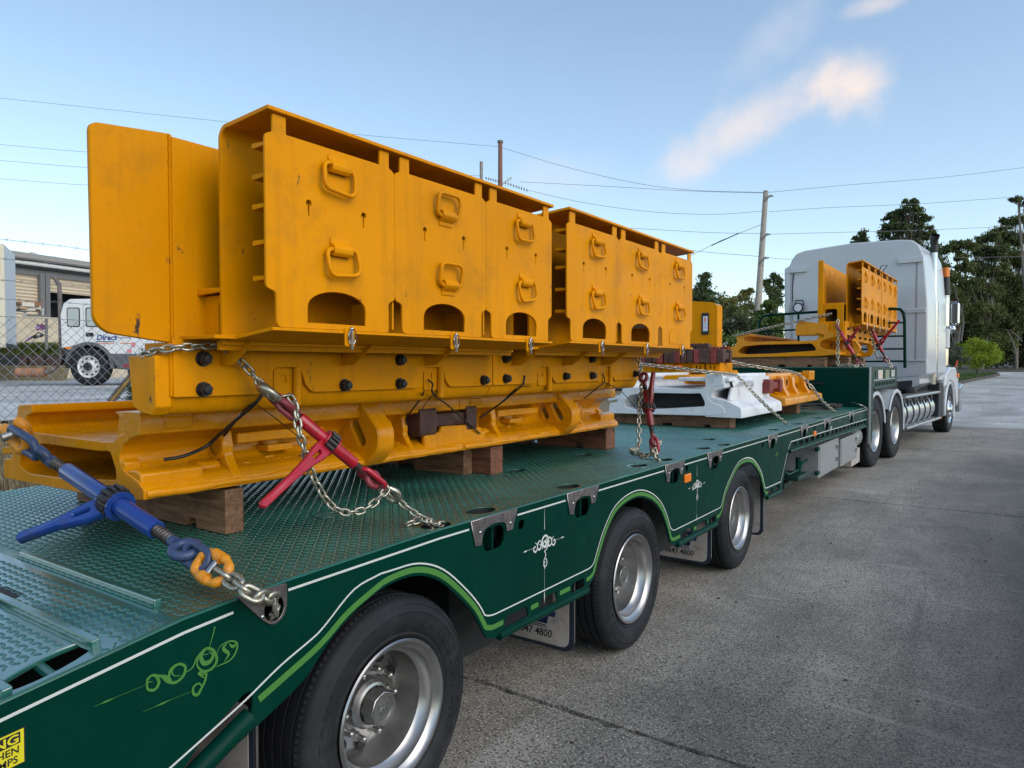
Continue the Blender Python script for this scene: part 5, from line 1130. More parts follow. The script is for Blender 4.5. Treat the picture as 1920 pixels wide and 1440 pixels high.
def coupling(label, X, s):
    t = thing('chain_coupling', label, 'coupling', tuple(X.translation), 'yellow chain couplings')
    for q in (-1, 1):
        pts = [(q*.006, -.026), (q*.020, -.029), (q*.040, -.022), (q*.050, 0), (q*.040, .022), (q*.020, .029), (q*.006, .026)]
        MB(X).tube(catmull([(a*s, b*s, 0) for a, b in pts], 4), [(.0085+.004*abs(math.sin(k*.5)))*s for k in range(25)], 9).build('coupling_half', YHOOK, t, 60)
        MB(X).cyl((-.010*s, q*.027*s, 0), (.010*s, q*.027*s, 0), .0145*s, 14).build('coupling_hub', YHOOK, t, 40)
    MB(X).cyl((0, -.038*s, 0), (0, .038*s, 0), .0085*s, 12).build('coupling_pin', ALLOY, t, 40)
    return t
Xd = frame(on_line(A0, B0, 398), on_line(A0, B0, 440), (on_line(A0, B0, 398)-CAM).cross(A0-B0)); coupling('yellow chain coupling between blue binder and plated chain', Xd, 1.25)
chain('short plated chain running from yellow coupling into the polished plate with the round hole', [on_line(A0, B0, 410), on_line(A0, B0, 445), A0, H0+Vector((-.004, -.012, .035)), H0+Vector((-.004, .0, .0)), Vector((1.20, 1.315, .86))], .046, .0155, roll=.9)
# yellow claw on the far end of the blue binder
hk = thing('chain_hook', 'yellow clevis hook holding the blue link at the pan, far left', 'hook', tuple(on_line(A0, B0, 25)))
Xh = frame(on_line(A0, B0, 40), on_line(A0, B0, -60), Vector((0, -.3, 1))) @ Matrix.Diagonal((.9, 1.0, .9, 1))
MB(Xh).tube(catmull([(.0, .035, .01), (-.03, .0, .01), (.0, -.04, 0), (.06, -.035, 0), (.12, .0, 0), (.16, .0, 0)], 5), [.020]*12+[.026]*14, 10).build('hook_body', YHOOK, hk, 60)
MB(Xh).tube(catmull([(.05, .06, .02), (.02, .045, .03), (.05, -.01, .04), (.13, .0, .03)], 5), .022, 9).build('hook_jaw', YHOOK, hk, 60)
MB(Xh).cyl((.035, .02, -.055), (.035, .02, .045), .016, 14).build('hook_pin', ALLOY, hk, 40)
chain('chain running from the yellow clevis hook to the left flange of the near pan', [Xh @ Vector((.14, 0, 0)), B0, B0+Vector((-.12, .1, -.03))], .045, .014)
# red binder beside the near pan
E1 = Vector((1.150, 2.115, .980)); S0 = Vector((.862, 1.405, 1.655))
chain('plated chain passing under the tall yellow sheet and down to the red binder', [Vector((.50, 1.30, 1.62)), at(268, 668, 'x', .70), at(300, 656, 'x', .80), at(345, 651, 'x', .845), at(415, 648, 'x', .865), Vector((.862, 1.42, 1.672)), at(462, 688, 'x', .865), on_line(S0, E1, 500), on_line(S0, E1, 545)], .0305, .0098)
q1, q2 = on_line(S0, E1, 540), on_line(S0, E1, 722); L1 = (q2-q1).length; fr1 = lambda px: (on_line(S0, E1, px)-q1).length/L1
g1 = on_line(S0, E1, 617)+Vector((0, 0, 0)); tip1 = at(489, 950, 'x', g1.x+.07)
_, X1, _ = binder('red ratchet binder hanging beside the nearest pan, long handle pointing down', q1, q2, Vector((1, 0, .3)), .92, RED, REDW, tip1-g1, hl=(tip1-g1).length/.92-.01, f=(fr1(553), fr1(562), fr1(617), fr1(664), fr1(680)))
RB = bpy.data.objects['ratchet_binder.001']
for px_, r_ in ((528, 0), (541, 1.5)): olink(RB, frame(on_line(S0, E1, px_), on_line(S0, E1, px_+20), Vector((1, 0, .3))) @ Matrix.Rotation(r_, 4, 'X'), .9, REDW, .10)
olink(RB, frame(on_line(S0, E1, 698), on_line(S0, E1, 720), Vector((1, 0, .3))), 1.0, RED, .115)
def grab(label, X, s, m=CHAIN):
    t = thing('grab_hook', label, 'hook', tuple(X.translation), 'plated grab hooks')
    MB(X).tube(catmull([(.03*s, .018*s, 0), (.0, .026*s, 0), (-.028*s, .012*s, 0), (-.03*s, -.014*s, 0), (0, -.022*s, 0), (.04*s, -.016*s, 0), (.06*s, -.004*s, 0)], 5), [.010*s+.004*s*math.sin(k*.11) for k in range(31)], 9).build('hook_body', m, t, 60)
    MB(X).cyl((.055*s, -.004*s, -.02*s), (.055*s, -.004*s, .02*s), .008*s, 10).build('hook_pin', ALLOY, t, 40); return t
grab('plated grab hook gripping the chain above the red binder', frame(on_line(S0, E1, 505), on_line(S0, E1, 540), Vector((1, -.6, .3))), 1.15)
grab('plated grab hook below the near red binder', frame(on_line(S0, E1, 734), on_line(S0, E1, 700), Vector((1, .4, .3))), 1.0)
chain('slack plated chain looping in a low curve beside the near red binder', [on_line(S0, E1, 520)+Vector((.025, 0, .01)), at(547, 745, 'x', .955), at(556, 780, 'x', .97), at(562, 815, 'x', .985), at(573, 850, 'x', .99), at(583, 885, 'x', .995), at(598, 915, 'x', 1.0), at(618, 945, 'x', 1.01), at(645, 961, 'x', 1.03), at(680, 957, 'x', 1.05), at(705, 940, 'x', 1.07), at(722, 922, 'x', 1.09), at(733, 905, 'x', 1.09)], .0305, .0098)
chain('short plated chain from the near red binder down into a deck hole', [on_line(S0, E1, 722)+Vector((0, 0, .012)), on_line(S0, E1, 748), on_line(S0, E1, 772), E1+Vector((0, 0, .012)), Vector((1.165, 2.135, .93))], .0305, .0098)
chain('tangle of plated chain lying on the deck at the hole by the near red binder', [Vector((1.10, 2.03, 1.00)), Vector((1.13, 2.08, 1.015)), Vector((1.165, 2.10, 1.00)), Vector((1.12, 2.12, 1.01)), Vector((1.15, 2.14, .995)), Vector((1.19, 2.12, .995)), Vector((1.185, 2.16, .99))], .030, .0098, wob=.7)
# red binder at the far end of the second pan
S2_ = Vector((.845, 4.73, 1.665)); E2 = Vector((1.095, 4.42, 1.0))
chain('plated chain hanging straight down beside the upright red binder', [Vector((.84, 4.70, 1.68)), at(1203, 715, 'x', .88), at(1201, 745, 'x', .90), at(1198, 790, 'x', .93), at(1197, 838, 'x', .96), at(1180, 843, 'x', 1.0)], .034, .0105)
a2, b2 = at(1206, 705, 'x', .90), at(1226, 832, 'x', 1.06); 
gg = at(1213, 757, 'x', .97); tp = at(1223, 690, 'x', 1.0)
binder('red ratchet binder standing upright before the white pan, handle pointing up', a2, b2, Vector((1, 0, 0)), 1.0, mat('dark_red_paint', (.20, .01, .015), .35, coat=.2, var=.2), REDW, tp-gg, hl=(tp-gg).length/1.0-.01, f=(.14, .24, .48, .74, .86))
olink(bpy.data.objects['ratchet_binder.002'], frame(at(1227, 835, 'x', 1.07), at(1229, 850, 'x', 1.08), Vector((1, 0, 0))), 1.0, RED, .10)
chain('bunch of plated chain hanging below the upright red binder', [at(1222, 838, 'x', 1.05), at(1236, 828, 'x', 1.07), at(1240, 832, 'x', 1.08), at(1225, 838, 'x', 1.06), at(1224, 850, 'x', 1.08), at(1232, 855, 'x', 1.09), at(1228, 840, 'x', 1.08), at(1230, 862, 'x', 1.10), at(1238, 864, 'x', 1.13), Vector((1.13, 4.50, .93))], .034, .0105, wob=.6)
chain('loose plated chain lying on the deck below the second pan', [at(1182, 844, 'z', 1.0), at(1190, 848, 'z', 1.005), at(1200, 850, 'z', 1.0), at(1208, 853, 'z', 1.01), at(1200, 856, 'z', 1.0), at(1212, 856, 'z', 1.0), at(1222, 850, 'z', 1.02), at(1226, 846, 'x', 1.08)], .034, .0105, wob=.6)
# chains over the white and flat yellow pans
chain('long plated chain stretched across the top of the white pan and down to the deck', [at(1195, 682, 'y', 6.6), at(1265, 690, 'y', 6.75), at(1340, 699, 'y', 6.95), at(1378, 703, 'x', .72), at(1392, 714, 'x', .78), at(1412, 736, 'x', .88), at(1440, 764, 'x', .98), at(1476, 796, 'z', .99)], .042, .0125)
chain('long plated chain stretched over the flat yellow pan down to the green wall', [at(1352, 672, 'y', 8.9), at(1388, 682, 'y', 9.0), at(1440, 691, 'y', 9.2), at(1486, 698, 'x', .70), at(1505, 708, 'x', .78), at(1522, 726, 'x', .90), at(1542, 752, 'x', 1.0), at(1566, 773, 'z', .985)], .050, .0145)
chain('plated chain rising over the front pan to the front cable box', [at(1376, 630, 'y', 12.34), at(1430, 617, 'y', 12.34), at(1500, 601, 'y', 12.36), at(1560, 588, 'y', 12.40)], .055, .016)
chain('plated chain hanging straight down at the rear of the front cable box', [at(1571, 600, 'y', 12.36), at(1571, 640, 'y', 12.36), at(1571, 688, 'y', 12.36)], .055, .016)
chain('plated chain draped along the edge of the raised deck', [at(1572, 687, 'y', 12.3), at(1590, 683, 'y', 12.3), at(1606, 687, 'y', 12.3), at(1612, 680, 'y', 12.4), at(1620, 687, 'y', 12.5)], .05, .015)
chain('short plated chain hooked on the left flange of the front pan', [at(1346, 656, 'y', 12.3), at(1354, 648, 'y', 12.3), at(1364, 642, 'y', 12.34)], .05, .015)
a3, b3 = at(1572, 615, 'y', 12.34), at(1611, 683, 'y', 12.34); g3 = a3+(b3-a3)*.42
binder('red ratchet binder lying against the front pan, first of two by the cab', a3, b3, Vector((0, -1, 0)), 1.1, RED, REDW, at(1607, 619, 'y', 12.2)-g3, hl=.32, f=(.06, .12, .42, .72, .86))
a4, b4 = at(1634, 617, 'y', 14), at(1662, 676, 'y', 14); g4 = at(1644, 650, 'y', 14)
binder('red ratchet binder nearest the cab, its handle raised in a vee', a4, b4, Vector((0, -1, 0)), 1.2, RED, REDW, at(1671, 618, 'y', 13.9)-g4, hl=.45, f=(.06, .12, .5, .74, .86))
chain('dark slack chain hanging under the binder nearest the cab', [at(1634, 620, 'y', 14), at(1638, 650, 'y', 14), at(1644, 668, 'y', 14), at(1650, 672, 'y', 14), at(1660, 668, 'y', 14)], .055, .016)
chain('short chain from the binder nearest the cab to the deck edge', [at(1660, 668, 'y', 14), at(1668, 682, 'y', 14), at(1672, 690, 'y', 14)], .055, .016)
tag(MB().tube(catmull([at(1590, 753, 'z', 1.05), at(1610, 758, 'x', 1.2), at(1624, 765, 'x', 1.27), at(1627, 775, 'x', 1.275), at(1628, 795, 'x', 1.275)], 6), .008, 6).build('wire_rope', CHAIN, None, 60), 'thin wire rope tied from the timber bundle over the deck edge', 'rope')

# ------------------------------------------------------------ the white prime mover
TK = Matrix.Translation((1.243, 12.92, -.04)) @ Matrix.Rotation(R(-4.57), 4, 'Z'); TKI = TK.inverted()
PM = thing('prime_mover', 'white sleeper cab prime mover with polished exhaust stack, coupled to the green trailer', 'truck', tuple(TK @ Vector((-1.3, 4, 0))))
def lw(px, py, y): p = TKI @ at(px, py, 'y', y); return (p.x, p.z)
YB = 17.05
outl = [lw(*q, YB) for q in [(1468, 690), (1467, 503), (1477, 497), (1481, 487), (1490, 475), (1506, 469), (1600, 455), (1690, 450), (1712, 451), (1724, 459), (1731, 472), (1736, 500), (1741, 570), (1741, 700), (1724, 713), (1640, 713), (1480, 700)]]
VB = (TKI @ at(1600, 600, 'y', YB)).y
cab = MB(TK).prism(rounded(outl, .03, 3), 'y', VB, VB+2.3).build('sleeper_cab', CABW, PM, 40, .03, 3)
def onb(pts, name, m, d=.03, y=YB, par=cab):
    for (x0, y0, x1, y1) in pts:
        a, c = lw(x0, y0, y), lw(x1, y1, y); MB(TK).box(min(a[0], c[0]), max(a[0], c[0]), VB-d, VB+.0, min(a[1], c[1]), max(a[1], c[1])).build(name, m, par, 0, .006)
SEAM = mat('panel_seam', (.30, .32, .34), .5)
onb([(1470, 503, 1511, 509)], 'rain_ledge', CABW, .05); onb([(1685, 486, 1734, 492)], 'rain_ledge', CABW, .05)
onb([(1692, 580, 1738, 582), (1692, 584, 1738, 586), (1690, 675, 1738, 677)], 'panel_rib', CABW, .03); onb([(1472, 510, 1477, 690)], 'corner_post', CABW, .04)
onb([(1482, 512, 1483, 690), (1719, 490, 1720, 676), (1552, 700, 1724, 701)], 'panel_seam', SEAM, .004)
a = lw(1485, 512, YB); MB(TK).tube([(lw(1486, 512, YB)[0], VB-.01, lw(1486, 512, YB)[1]), (lw(1483, 540, YB)[0], VB-.012, lw(1483, 540, YB)[1]), (lw(1484, 565, YB)[0], VB-.01, lw(1484, 565, YB)[1])], .008, 6).build('cable', BLK, cab)
# handle ring work lamp
c = lw(1497, 577, YB); b = MB(TK); b.lathe([(0, .001), (-.02, .10), (-.10, .115), (-.11, .095)], (c[0], VB-.02, c[1]), (0, 1, 0), 20); wl_ = b.build('work_lamp', BLK, PM, 40)
MB(TK).lathe([(0, .001), (0, .085), (.006, .09)], (c[0], VB-.125, c[1]), (0, 1, 0), 20).build('lamp_lens', mat('lens_glass', (.7, .72, .75), .15), wl_)
MB(TK).tube(rounded_open([(c[0]-.10, VB-.05, c[1]+.05), (c[0]-.08, VB-.05, c[1]+.17), (c[0]+.08, VB-.05, c[1]+.17), (c[0]+.10, VB-.05, c[1]+.05)], {}), .014, 6).build('lamp_handle', BLK, wl_)
tr2 = lw(1655, 660, YB)
b = MB(TK)
for i, (dx, dz) in enumerate(((0, 0), (.05, .05), (.10, .10))): b.tube([(tr2[0]-.5-dx, VB-.006, tr2[1]-.55), (tr2[0]-.5-dx, VB-.006, tr2[1]+.05+dz-.1), (tr2[0]-.38-dx, VB-.006, tr2[1]+.16+dz-.1), (tr2[0]-.05, VB-.006, tr2[1]+.16+dz-.1)], .006, 5)
b.build('panel_seam', SEAM, cab, 60)
# day cab, bonnet, side panel furniture
MB(TK).prism([(-2.75, 1.3), (-2.75, 2.9), (-2.6, 3.25), (-.2, 3.25), (-.06, 2.9), (-.06, 1.3)], 'y', VB+2.3, VB+3.2).build('day_cab', CABW, PM, 40, .05, 3)
MB(TK).prism([(-2.5, 1.0), (-2.4, 2.0), (-2.1, 2.18), (-.65, 2.18), (-.4, 2.0), (-.3, 1.0)], 'y', VB+3.2, 9.5).build('bonnet', CABW, PM, 40, .06, 3)
sp_ = MB(TK); sp_.box(-.05, -.02, VB+.15, VB+.62, 1.55, 2.0); sp_.box(-.06, -.02, VB+.15, VB+.62, 2.55, 3.05); sp_.box(-.05, -.02, VB+.2, VB+.6, 3.3, 3.6); sp_.build('side_locker', CABW, cab, 0, .02)
MB(TK).prism([(-.6, 1.0), (-.05, 1.28), (-.05, 1.48), (-.8, 1.48)], 'y', VB, VB+1.6).build('cab_skirt', CABW, PM, 0, .02)
MB(TK).box(-2.0, -.75, -1.0, 9.2, .72, 1.02).build('chassis_rails', DARK, PM)
MB(TK).box(-2.4, -.4, 2.3, VB-.25, .95, 1.32).build('deck_gear', DARK, PM, 0, .05)
MB(TK).tube([(-.35, VB-.02, 1.30), (-.33, VB+.3, 1.12), (-.30, VB+.65, 1.22), (-.26, VB+.8, 1.5)], [.16, .16, .14, .10], 16).build('exhaust_elbow', DARK, PM, 60)
# exhaust stack
vs = 5.15
def stack(v, x, zt):
    b = MB(TK); b.tube([(x, v, 1.25), (x, v, zt-.55), (x, v, zt-.35)], .072, 24)
    st = b.build('exhaust_stack', CHROME, PM, 50)
    MB(TK).tube([(x, v, 1.40), (x, v, 3.05)], .098, 28).build('heat_shield', CHROME, st, 50)
    MB(TK).tube(catmull([(x, v, zt-.36), (x, v, zt-.2), (x+.0, v-.02, zt-.08), (x+.03, v-.07, zt+.02)], 6), [.075]*8+[.082]*6+[.09]*5, 24, cap=False).build('stack_tip', BLK, st, 60)
    b = MB(TK)
    for k in range(34): b.sphere((x+.105, v-.02, 1.45+k*.048), .012, 6, 4)
    b.build('shield_rivet', CHROME, st, 80)
p = TKI @ at(1748, 440, 'y', 17.8)
stack(vs, p.x, p.z)
# air cleaner with beacon cap, mirror
v6 = 6.6; q = lambda px, py: TKI @ at(px, py, 'y', 19.25)
cx = q(1769, 560).x
def cyl(name, m, py0, py1, wpx, par=PM, n=24, r1=None):
    z0, z1 = q(1769, py1).z, q(1769, py0).z; r_ = wpx*.5*(at(1780, 600, 'y', 19.25)-at(1770, 600, 'y', 19.25)).length/10
    return MB(TK).lathe([(0, .001), (0, r_), (z1-z0, r_ if r1 is None else r1*r_), (z1-z0, .001)], (cx, v6, z0), (0, 0, 1), n).build(name, m, par, 40, .01)
ac = cyl('air_cleaner', CHROME, 556, 612, 17); cyl('intake_cap', AMBER, 500, 518, 15, ac, 10); cyl('intake_stack', BLK, 518, 553, 20, ac, 20, .8); cyl('clamp_ring', CHROME, 552, 556, 17, ac)
cyl('cleaner_bowl', CABW, 616, 652, 20, ac); cyl('cleaner_leg', CHROME, 653, 686, 16, ac)
a, c = q(1775, 564), q(1791, 607)
mr_ = MB(TK).box(a.x, c.x, v6+.35, v6+.50, c.z, a.z).build('wing_mirror', CHROME, PM, 0, .05, 3)
MB(TK).box(a.x+.03, c.x-.03, v6+.335, v6+.349, c.z+.04, a.z-.03).build('mirror_glass', GLASS, mr_, 0, .003)
r_ = q(1777, 616); MB(TK).sphere((r_.x, v6+.2, r_.z), .10, 20, 12, (1, .45, 1)).build('spot_mirror', CHROME, PM, 60)
MB(TK).tube([(cx, v6+.4, a.z+.02), (a.x+.1, v6+.4, a.z+.02)], .018, 6).build('mirror_arm', CHROME, PM); MB(TK).tube([(cx, v6+.4, c.z-.02), (a.x+.1, v6+.4, c.z-.02)], .018, 6).build('mirror_arm', CHROME, PM)
# wheels, guards
def truck_wheel(v, x, Ro, Ri, dish, dual):
    b = tyre_mesh(Ro, Ri, x, .26); X = TK @ Matrix.Translation((0, v, Ro)); b.xf = X; t = b.build('tyre', RUB, PM, 35)
    f = x-.02
    if dual: b = tyre_mesh(Ro, Ri, x-.36, .26, 40); b.xf = X; b.build('tyre', RUB, PM, 35)
    pr = [(.008, Ri+.006), (.014, Ri), (.0, Ri-.014), (-.05, Ri-.04), (-dish, Ri-.06), (-dish-.02, Ri-.09), (-dish, .16), (-dish+.02, .11), (-dish+.10, .10), (-dish+.13, .06), (-dish+.13, .001)] if dual else \
         [(.008, Ri+.006), (.014, Ri), (.0, Ri-.02), (-.04, Ri-.05), (-.03, Ri-.08), (.02, .20), (.035, .15), (.06, .12), (.075, .06), (.075, .001)]
    rim = MB(X).lathe(pr, (f, 0, 0), (1, 0, 0), 48).build('rim', ALLOY if dual else CHROME, PM, 40)
    b = MB(X)
    for k in range(10): a = 2*math.pi*k/10; b.cyl((f-dish if dual else f+.0, .165*math.cos(a), .165*math.sin(a)), ((f-dish if dual else f)+.06, .165*math.cos(a), .165*math.sin(a)), .018, 8)
    b.build('wheel_nut', CHROME, rim, 40)
    return t
for v in (.0, 1.5): truck_wheel(v, 0., .575, .33, .17, True)
truck_wheel(7.82, -.03, .56, .33, .05, False)
def arc_poly(c, r0, r1, a0, a1, n=18): return [(c[0]+r1*math.cos(a), c[1]+r1*math.sin(a)) for a in [R(a0+(a1-a0)*i/n) for i in range(n+1)]]+[(c[0]+r0*math.cos(a), c[1]+r0*math.sin(a)) for a in [R(a1+(a0-a1)*i/n) for i in range(n+1)]]
for v in (.0, 1.5): 
    g_ = MB(TK).prism(arc_poly((v, .575), .635, .655, -8 if v > 1 else 12, 150), 'x', -.64, .0).build('mudguard', CABW, PM, 40, .006)
    MB(TK).prism(arc_poly((v, .575), .60, .665, -10 if v > 1 else 10, 152), 'x', .001, .022).build('guard_lip', CABW, g_, 40, .008)
fd = MB(TK).prism(arc_poly((7.82, .56), .64, .72, -20, 190), 'x', -.45, -.02).build('front_guard', CABW, PM, 40, .03)
MB(TK).prism([(6.85, 1.15), (7.0, 1.45), (7.6, 1.62), (8.4, 1.62), (8.85, 1.35), (8.95, .75), (8.75, .60), (8.5, .9), (8.2, 1.2), (7.62, 1.30), (7.1, 1.18)], 'x', -.48, .0).build('guard_crown', CABW, PM, 40, .04, 3)
MB(TK).prism([(8.95, .45), (9.35, .45), (9.35, 1.2), (8.95, 1.1)], 'x', -2.6, .03).build('bumper', CHROME, PM, 0, .04)
MB(TK).box(-.05, .04, 8.6, 8.72, 1.35, 1.46).build('indicator', AMBER, PM, 0, .02); MB(TK).tube([(.0, 8.4, 1.62), (.03, 8.42, 1.78)], .02, 6).build('guard_marker', mat('orange_marker', (.6, .08, .02), .5), PM)
# fuel tank and steps
tk_ = MB(TK).lathe([(0, .001), (.0, .30), (.04, .34), (3.36, .34), (3.40, .30), (3.40, .001)], (-.42, 2.65, .70), (0, 1, 0), 32).build('fuel_tank', ALU, PM, 40)
for k in range(5): MB(TK).lathe([(0, .343), (0, .352), (.06, .352), (.06, .343)], (-.42, 2.95+k*.62, .70), (0, 1, 0), 32).build('tank_strap', BLK, tk_, 40)
b = MB(TK)
for k in range(11): b.lathe([(0, .34), (.03, .348), (.06, .34)], (-.42, 2.75+k*.3, .70), (0, 1, 0), 32)
b.build('tank_rib', ALU, tk_, 60)
for z, x1 in ((1.02, -.03), (.42, .0)):
    st = MB(TK).box(-.34, x1, 2.6, 6.35, z, z+.05).build('side_step', ALU, PM, 0, .012)
    b = MB(TK)
    for k in range(10): b.box(-.30, x1-.03, 2.75+k*.35, 2.95+k*.35, z+.05, z+.056)
    b.build('step_tread', mat('step_mesh', (.25, .25, .25), .5, metal=.7), st)['kind'] = 'stuff'
    MB(TK).box(-.10, x1+.006, 6.22, 6.34, z+.008, z+.042).build('step_marker', AMBER, st)
b = MB(TK)
for k in range(5): b.prism([(2.9+k*.62, 1.02), (3.2+k*.62, 1.02), (3.05+k*.62, .85)], 'x', -.10, -.07)
b.build('step_bracket', DARK, PM)
MB(TK).prism([(6.30, .42), (6.95, .42), (7.0, 1.1), (6.85, 1.25), (6.40, 1.25)], 'x', -.30, -.05).build('battery_panel', DARK, PM, 0, .02)

# ------------------------------------------------------------ across the fence: yard, shed, parked vehicles
GROUNDZ = 1.10
# chain link fence with barbed strands
FX = -4.25
FN = thing('chain_link_fence', 'galvanised chain link fence topped with strands of barbed wire along the grass bank', 'fence', (FX, 6, 1.1))
GALV = mat('galvanised_wire', (.30, .31, .32), .45, metal=.7, var=.2)
b = MB(); cell = .092; z0, z1 = 1.08, 2.055; H = z1-z0; y0, y1 = -1.5, 17.0
yy = y0-H
while yy < y1:
    for sg in (1, -1):
        a, c = (yy, yy+H) if sg > 0 else (yy+H, yy); za, zc = z0, z1; nseg = 6
        if min(a, c) < y0 or max(a, c) > y1: pass
        pts = [(FX+.004*sg, a+(c-a)*k/nseg, za+(zc-za)*k/nseg) for k in range(nseg+1)]
        b.tube([pts[0], pts[-1]], .0026, 3)
    yy += cell
wm = b.build('wire_mesh', GALV, FN); wm['kind'] = 'stuff'
for z in (1.09, 2.055): MB().tube([(FX, y0-H, z), (FX, y1, z)], .0025, 5).build('strain_wire', GALV, FN)
for k in range(6): MB().tube([(FX-.03, -1+k*3.35-.15, .9), (FX-.03, -1+k*3.35-.15, 2.15), (FX+.25, -1+k*3.35-.15, 2.80)], .024, 10).build('post', GALV, FN, 60)
for k, z in enumerate((2.20, 2.36, 2.54, 2.70)):
    b = MB(); x = FX+.03+.05*k; b.tube([(x, y0-1+s*.5, z+.012*math.sin(s*1.3)) for s in range(42)], .0022, 4)
    for s in range(150): y = y0-1+s*.14; zz = z+.012*math.sin((s*.14/.5)*1.3); b.tube([(x-.012, y-.012, zz-.012), (x+.012, y+.012, zz+.012)], .0015, 3); b.tube([(x+.01, y-.01, zz+.012), (x-.01, y+.01, zz-.012)], .0015, 3)
    b.build('barbed_wire', GALV, FN)
# rusty toothed bar leaning on the fence
RB_ = thing('toothed_bar', 'rusty golden brown bar with rows of teeth, leaning on the fence', 'bar', tuple(at(208, 755, 'x', -4.1)))
a, c = at(206, 755, 'x', -4.1), at(282, 662, 'x', -4.1); BRN = mat('brown_bar', (.20, .12, .03), .6, var=.3, vscale=30)
MB().tube([a, c], .022, 8).build('bar', BRN, RB_, 60)
b = MB(); ax = (c-a).normalized(); sd_ = ax.cross(Vector((1, 0, 0))).normalized()
for k in range(34):
    p = a+(c-a)*(k+.5)/34
    for sg in (-1, 1): b.cyl(p+sd_*sg*.018, p+sd_*sg*.042, .008, 6, .004)
b.build('teeth', BLK, RB_)
# parked white cab-over truck behind the fence
D = 18.35; S = D/1331; O = at(168, 723, 'd', D); fwd = Vector((_R.x, _R.y, 0)); aw = Vector((-fwd.y, fwd.x, 0))
YT = Matrix(((fwd.x, aw.x, 0, O.x), (fwd.y, aw.y, 0, O.y), (0, 0, 1, GROUNDZ), (0, 0, 0, 1)))
L2 = lambda px, py: ((px-168)*S, (723-py)*S)
WT = thing('parked_truck', 'parked white crew cab truck with blue lettering on its door, seen through the fence', 'truck', tuple(O))
OLDW = mat('old_white_paint', (.74, .74, .72), .45, var=.04, dirt=(.5, .48, .44), dirt_amt=.4, dscale=2)
MB(YT).prism(rounded([L2(*q) for q in [(116, 652), (115, 590), (121, 569), (133, 561), (222, 560), (238, 585), (248, 628), (251, 664), (207, 664), (200, 655), (184, 646), (150, 645), (130, 652)]], .03), 'y', 0, 1.95).build('cab', OLDW, WT, 40, .03)
for q in [rrect(*[v for p in ((L2(128, 613)[0], L2(152, 613)[0]), (L2(128, 613)[1], L2(128, 577)[1])) for v in p], .05), rrect(*[v for p in ((L2(163, 613)[0], L2(192, 613)[0]), (L2(163, 613)[1], L2(163, 577)[1])) for v in p], .05)]:
    f_ = plate('window_seal', q, [], -.012, -.002, 'y', BLK, WT, .002, YT)
    c_ = [(sum(p[0] for p in q)/len(q)), (sum(p[1] for p in q)/len(q))]
    plate('window', [(c_[0]+(p[0]-c_[0])*.86, c_[1]+(p[1]-c_[1])*.90) for p in q], [], -.018, -.0125, 'y', mat('pale_glass', (.42, .46, .44), .12), f_, .001, YT)
x0, z0_ = L2(158, 650); b = MB(YT)
for px in (158, 196): x_ = L2(px, 0)[0]; b.box(x_, x_+.008, -.004, .001, L2(0, 655)[1], L2(0, 566)[1])
b.build('door_seam', SEAM, WT)
plate('door_handle', rrect(L2(163, 0)[0], L2(177, 0)[0], L2(0, 631)[1], L2(0, 624)[1], .03), [], -.02, -.002, 'y', BLK, WT, .003, YT)
TY2 = lambda x, z: YT @ Matrix(((1, 0, 0, x), (0, 0, -1, -.004), (0, 1, 0, z), (0, 0, 0, 1)))
text_mesh('Direct', .20, mat('blue_print', (.02, .05, .25), .5), 'door_lettering', TY2(*L2(182, 637.5)), WT, .001, .006, .2, 'LEFT', 1.0)
b = MB(YT)
for (xa, xb, ya, yb) in [(180, 216, 640, 641.5), (219, 247, 633, 634)]: a1, a2 = L2(xa, yb), L2(xb, ya); b.box(a1[0], a2[0], -.005, -.001, a1[1], a2[1])
b.build('blue_band', NAVY, WT)
b = MB(YT)
for (xa, xb, ya, yb) in [(158, 176, 643, 644.5), (183, 215, 643.5, 645), (226, 250, 643, 644.5)]: a1, a2 = L2(xa, yb), L2(xb, ya); b.box(a1[0], a2[0], -.005, -.001, a1[1], a2[1])
b.build('orange_band', mat('orange_print', (.7, .2, .05), .5), WT)
MB(YT).prism(arc_poly((0, .49), .56, .64, -5, 165, 14), 'y', -.03, .5).build('wheel_arch', mat('grey_plastic', (.10, .105, .11), .6), WT, 40)
def simple_wheel(par, X, Ro, Ri, wdt=.28):
    b = MB(X); b.lathe([(0, Ri), (-.02, Ri+.02), (-.03, Ro-.06), (.0, Ro-.01), (.03, Ro), (wdt-.03, Ro), (wdt, Ro-.03), (wdt, Ri)], (0, 0, Ro), (0, 1, 0), 40); b.build('tyre', RUB, par, 40)
    b = MB(X); b.lathe([(-.015, Ri+.004), (-.02, Ri), (.0, Ri-.03), (.05, Ri-.05), (.04, .16), (-.02, .13), (-.05, .11), (-.07, .10), (-.07, .001)], (0, 0, Ro), (0, 1, 0), 32); rim = b.build('rim', OLDW, par, 40)
    b = MB(X); b.lathe([(-.075, .001), (-.075, .11), (.0, .125)], (0, 0, Ro), (0, 1, 0), 20)
    for k in range(10): a = 2*math.pi*k/10; b.cyl(((Ri-.075)*math.cos(a), .012, Ro+(Ri-.075)*math.sin(a)), ((Ri-.075)*math.cos(a), .040, Ro+(Ri-.075)*math.sin(a)), .024, 8)
    b.build('hub', BLK, rim, 40)
simple_wheel(WT, YT @ Matrix.Translation((0, -.02, 0)), .49, .285)
MB(YT).box(*[L2(118, 0)[0], L2(205, 0)[0], .1, 1.8, L2(0, 690)[1], L2(0, 655)[1]]).build('wheel_well', BLK, WT)
MB(YT).prism([L2(*q) for q in [(202, 664), (256, 664), (258, 690), (250, 694), (222, 692)]], 'y', -.02, 1.97).build('bumper', mat('grey_plastic', (.10, .105, .11), .6), WT, 0, .03)
a1, a2 = L2(231, 688), L2(247, 683); b = MB(YT)
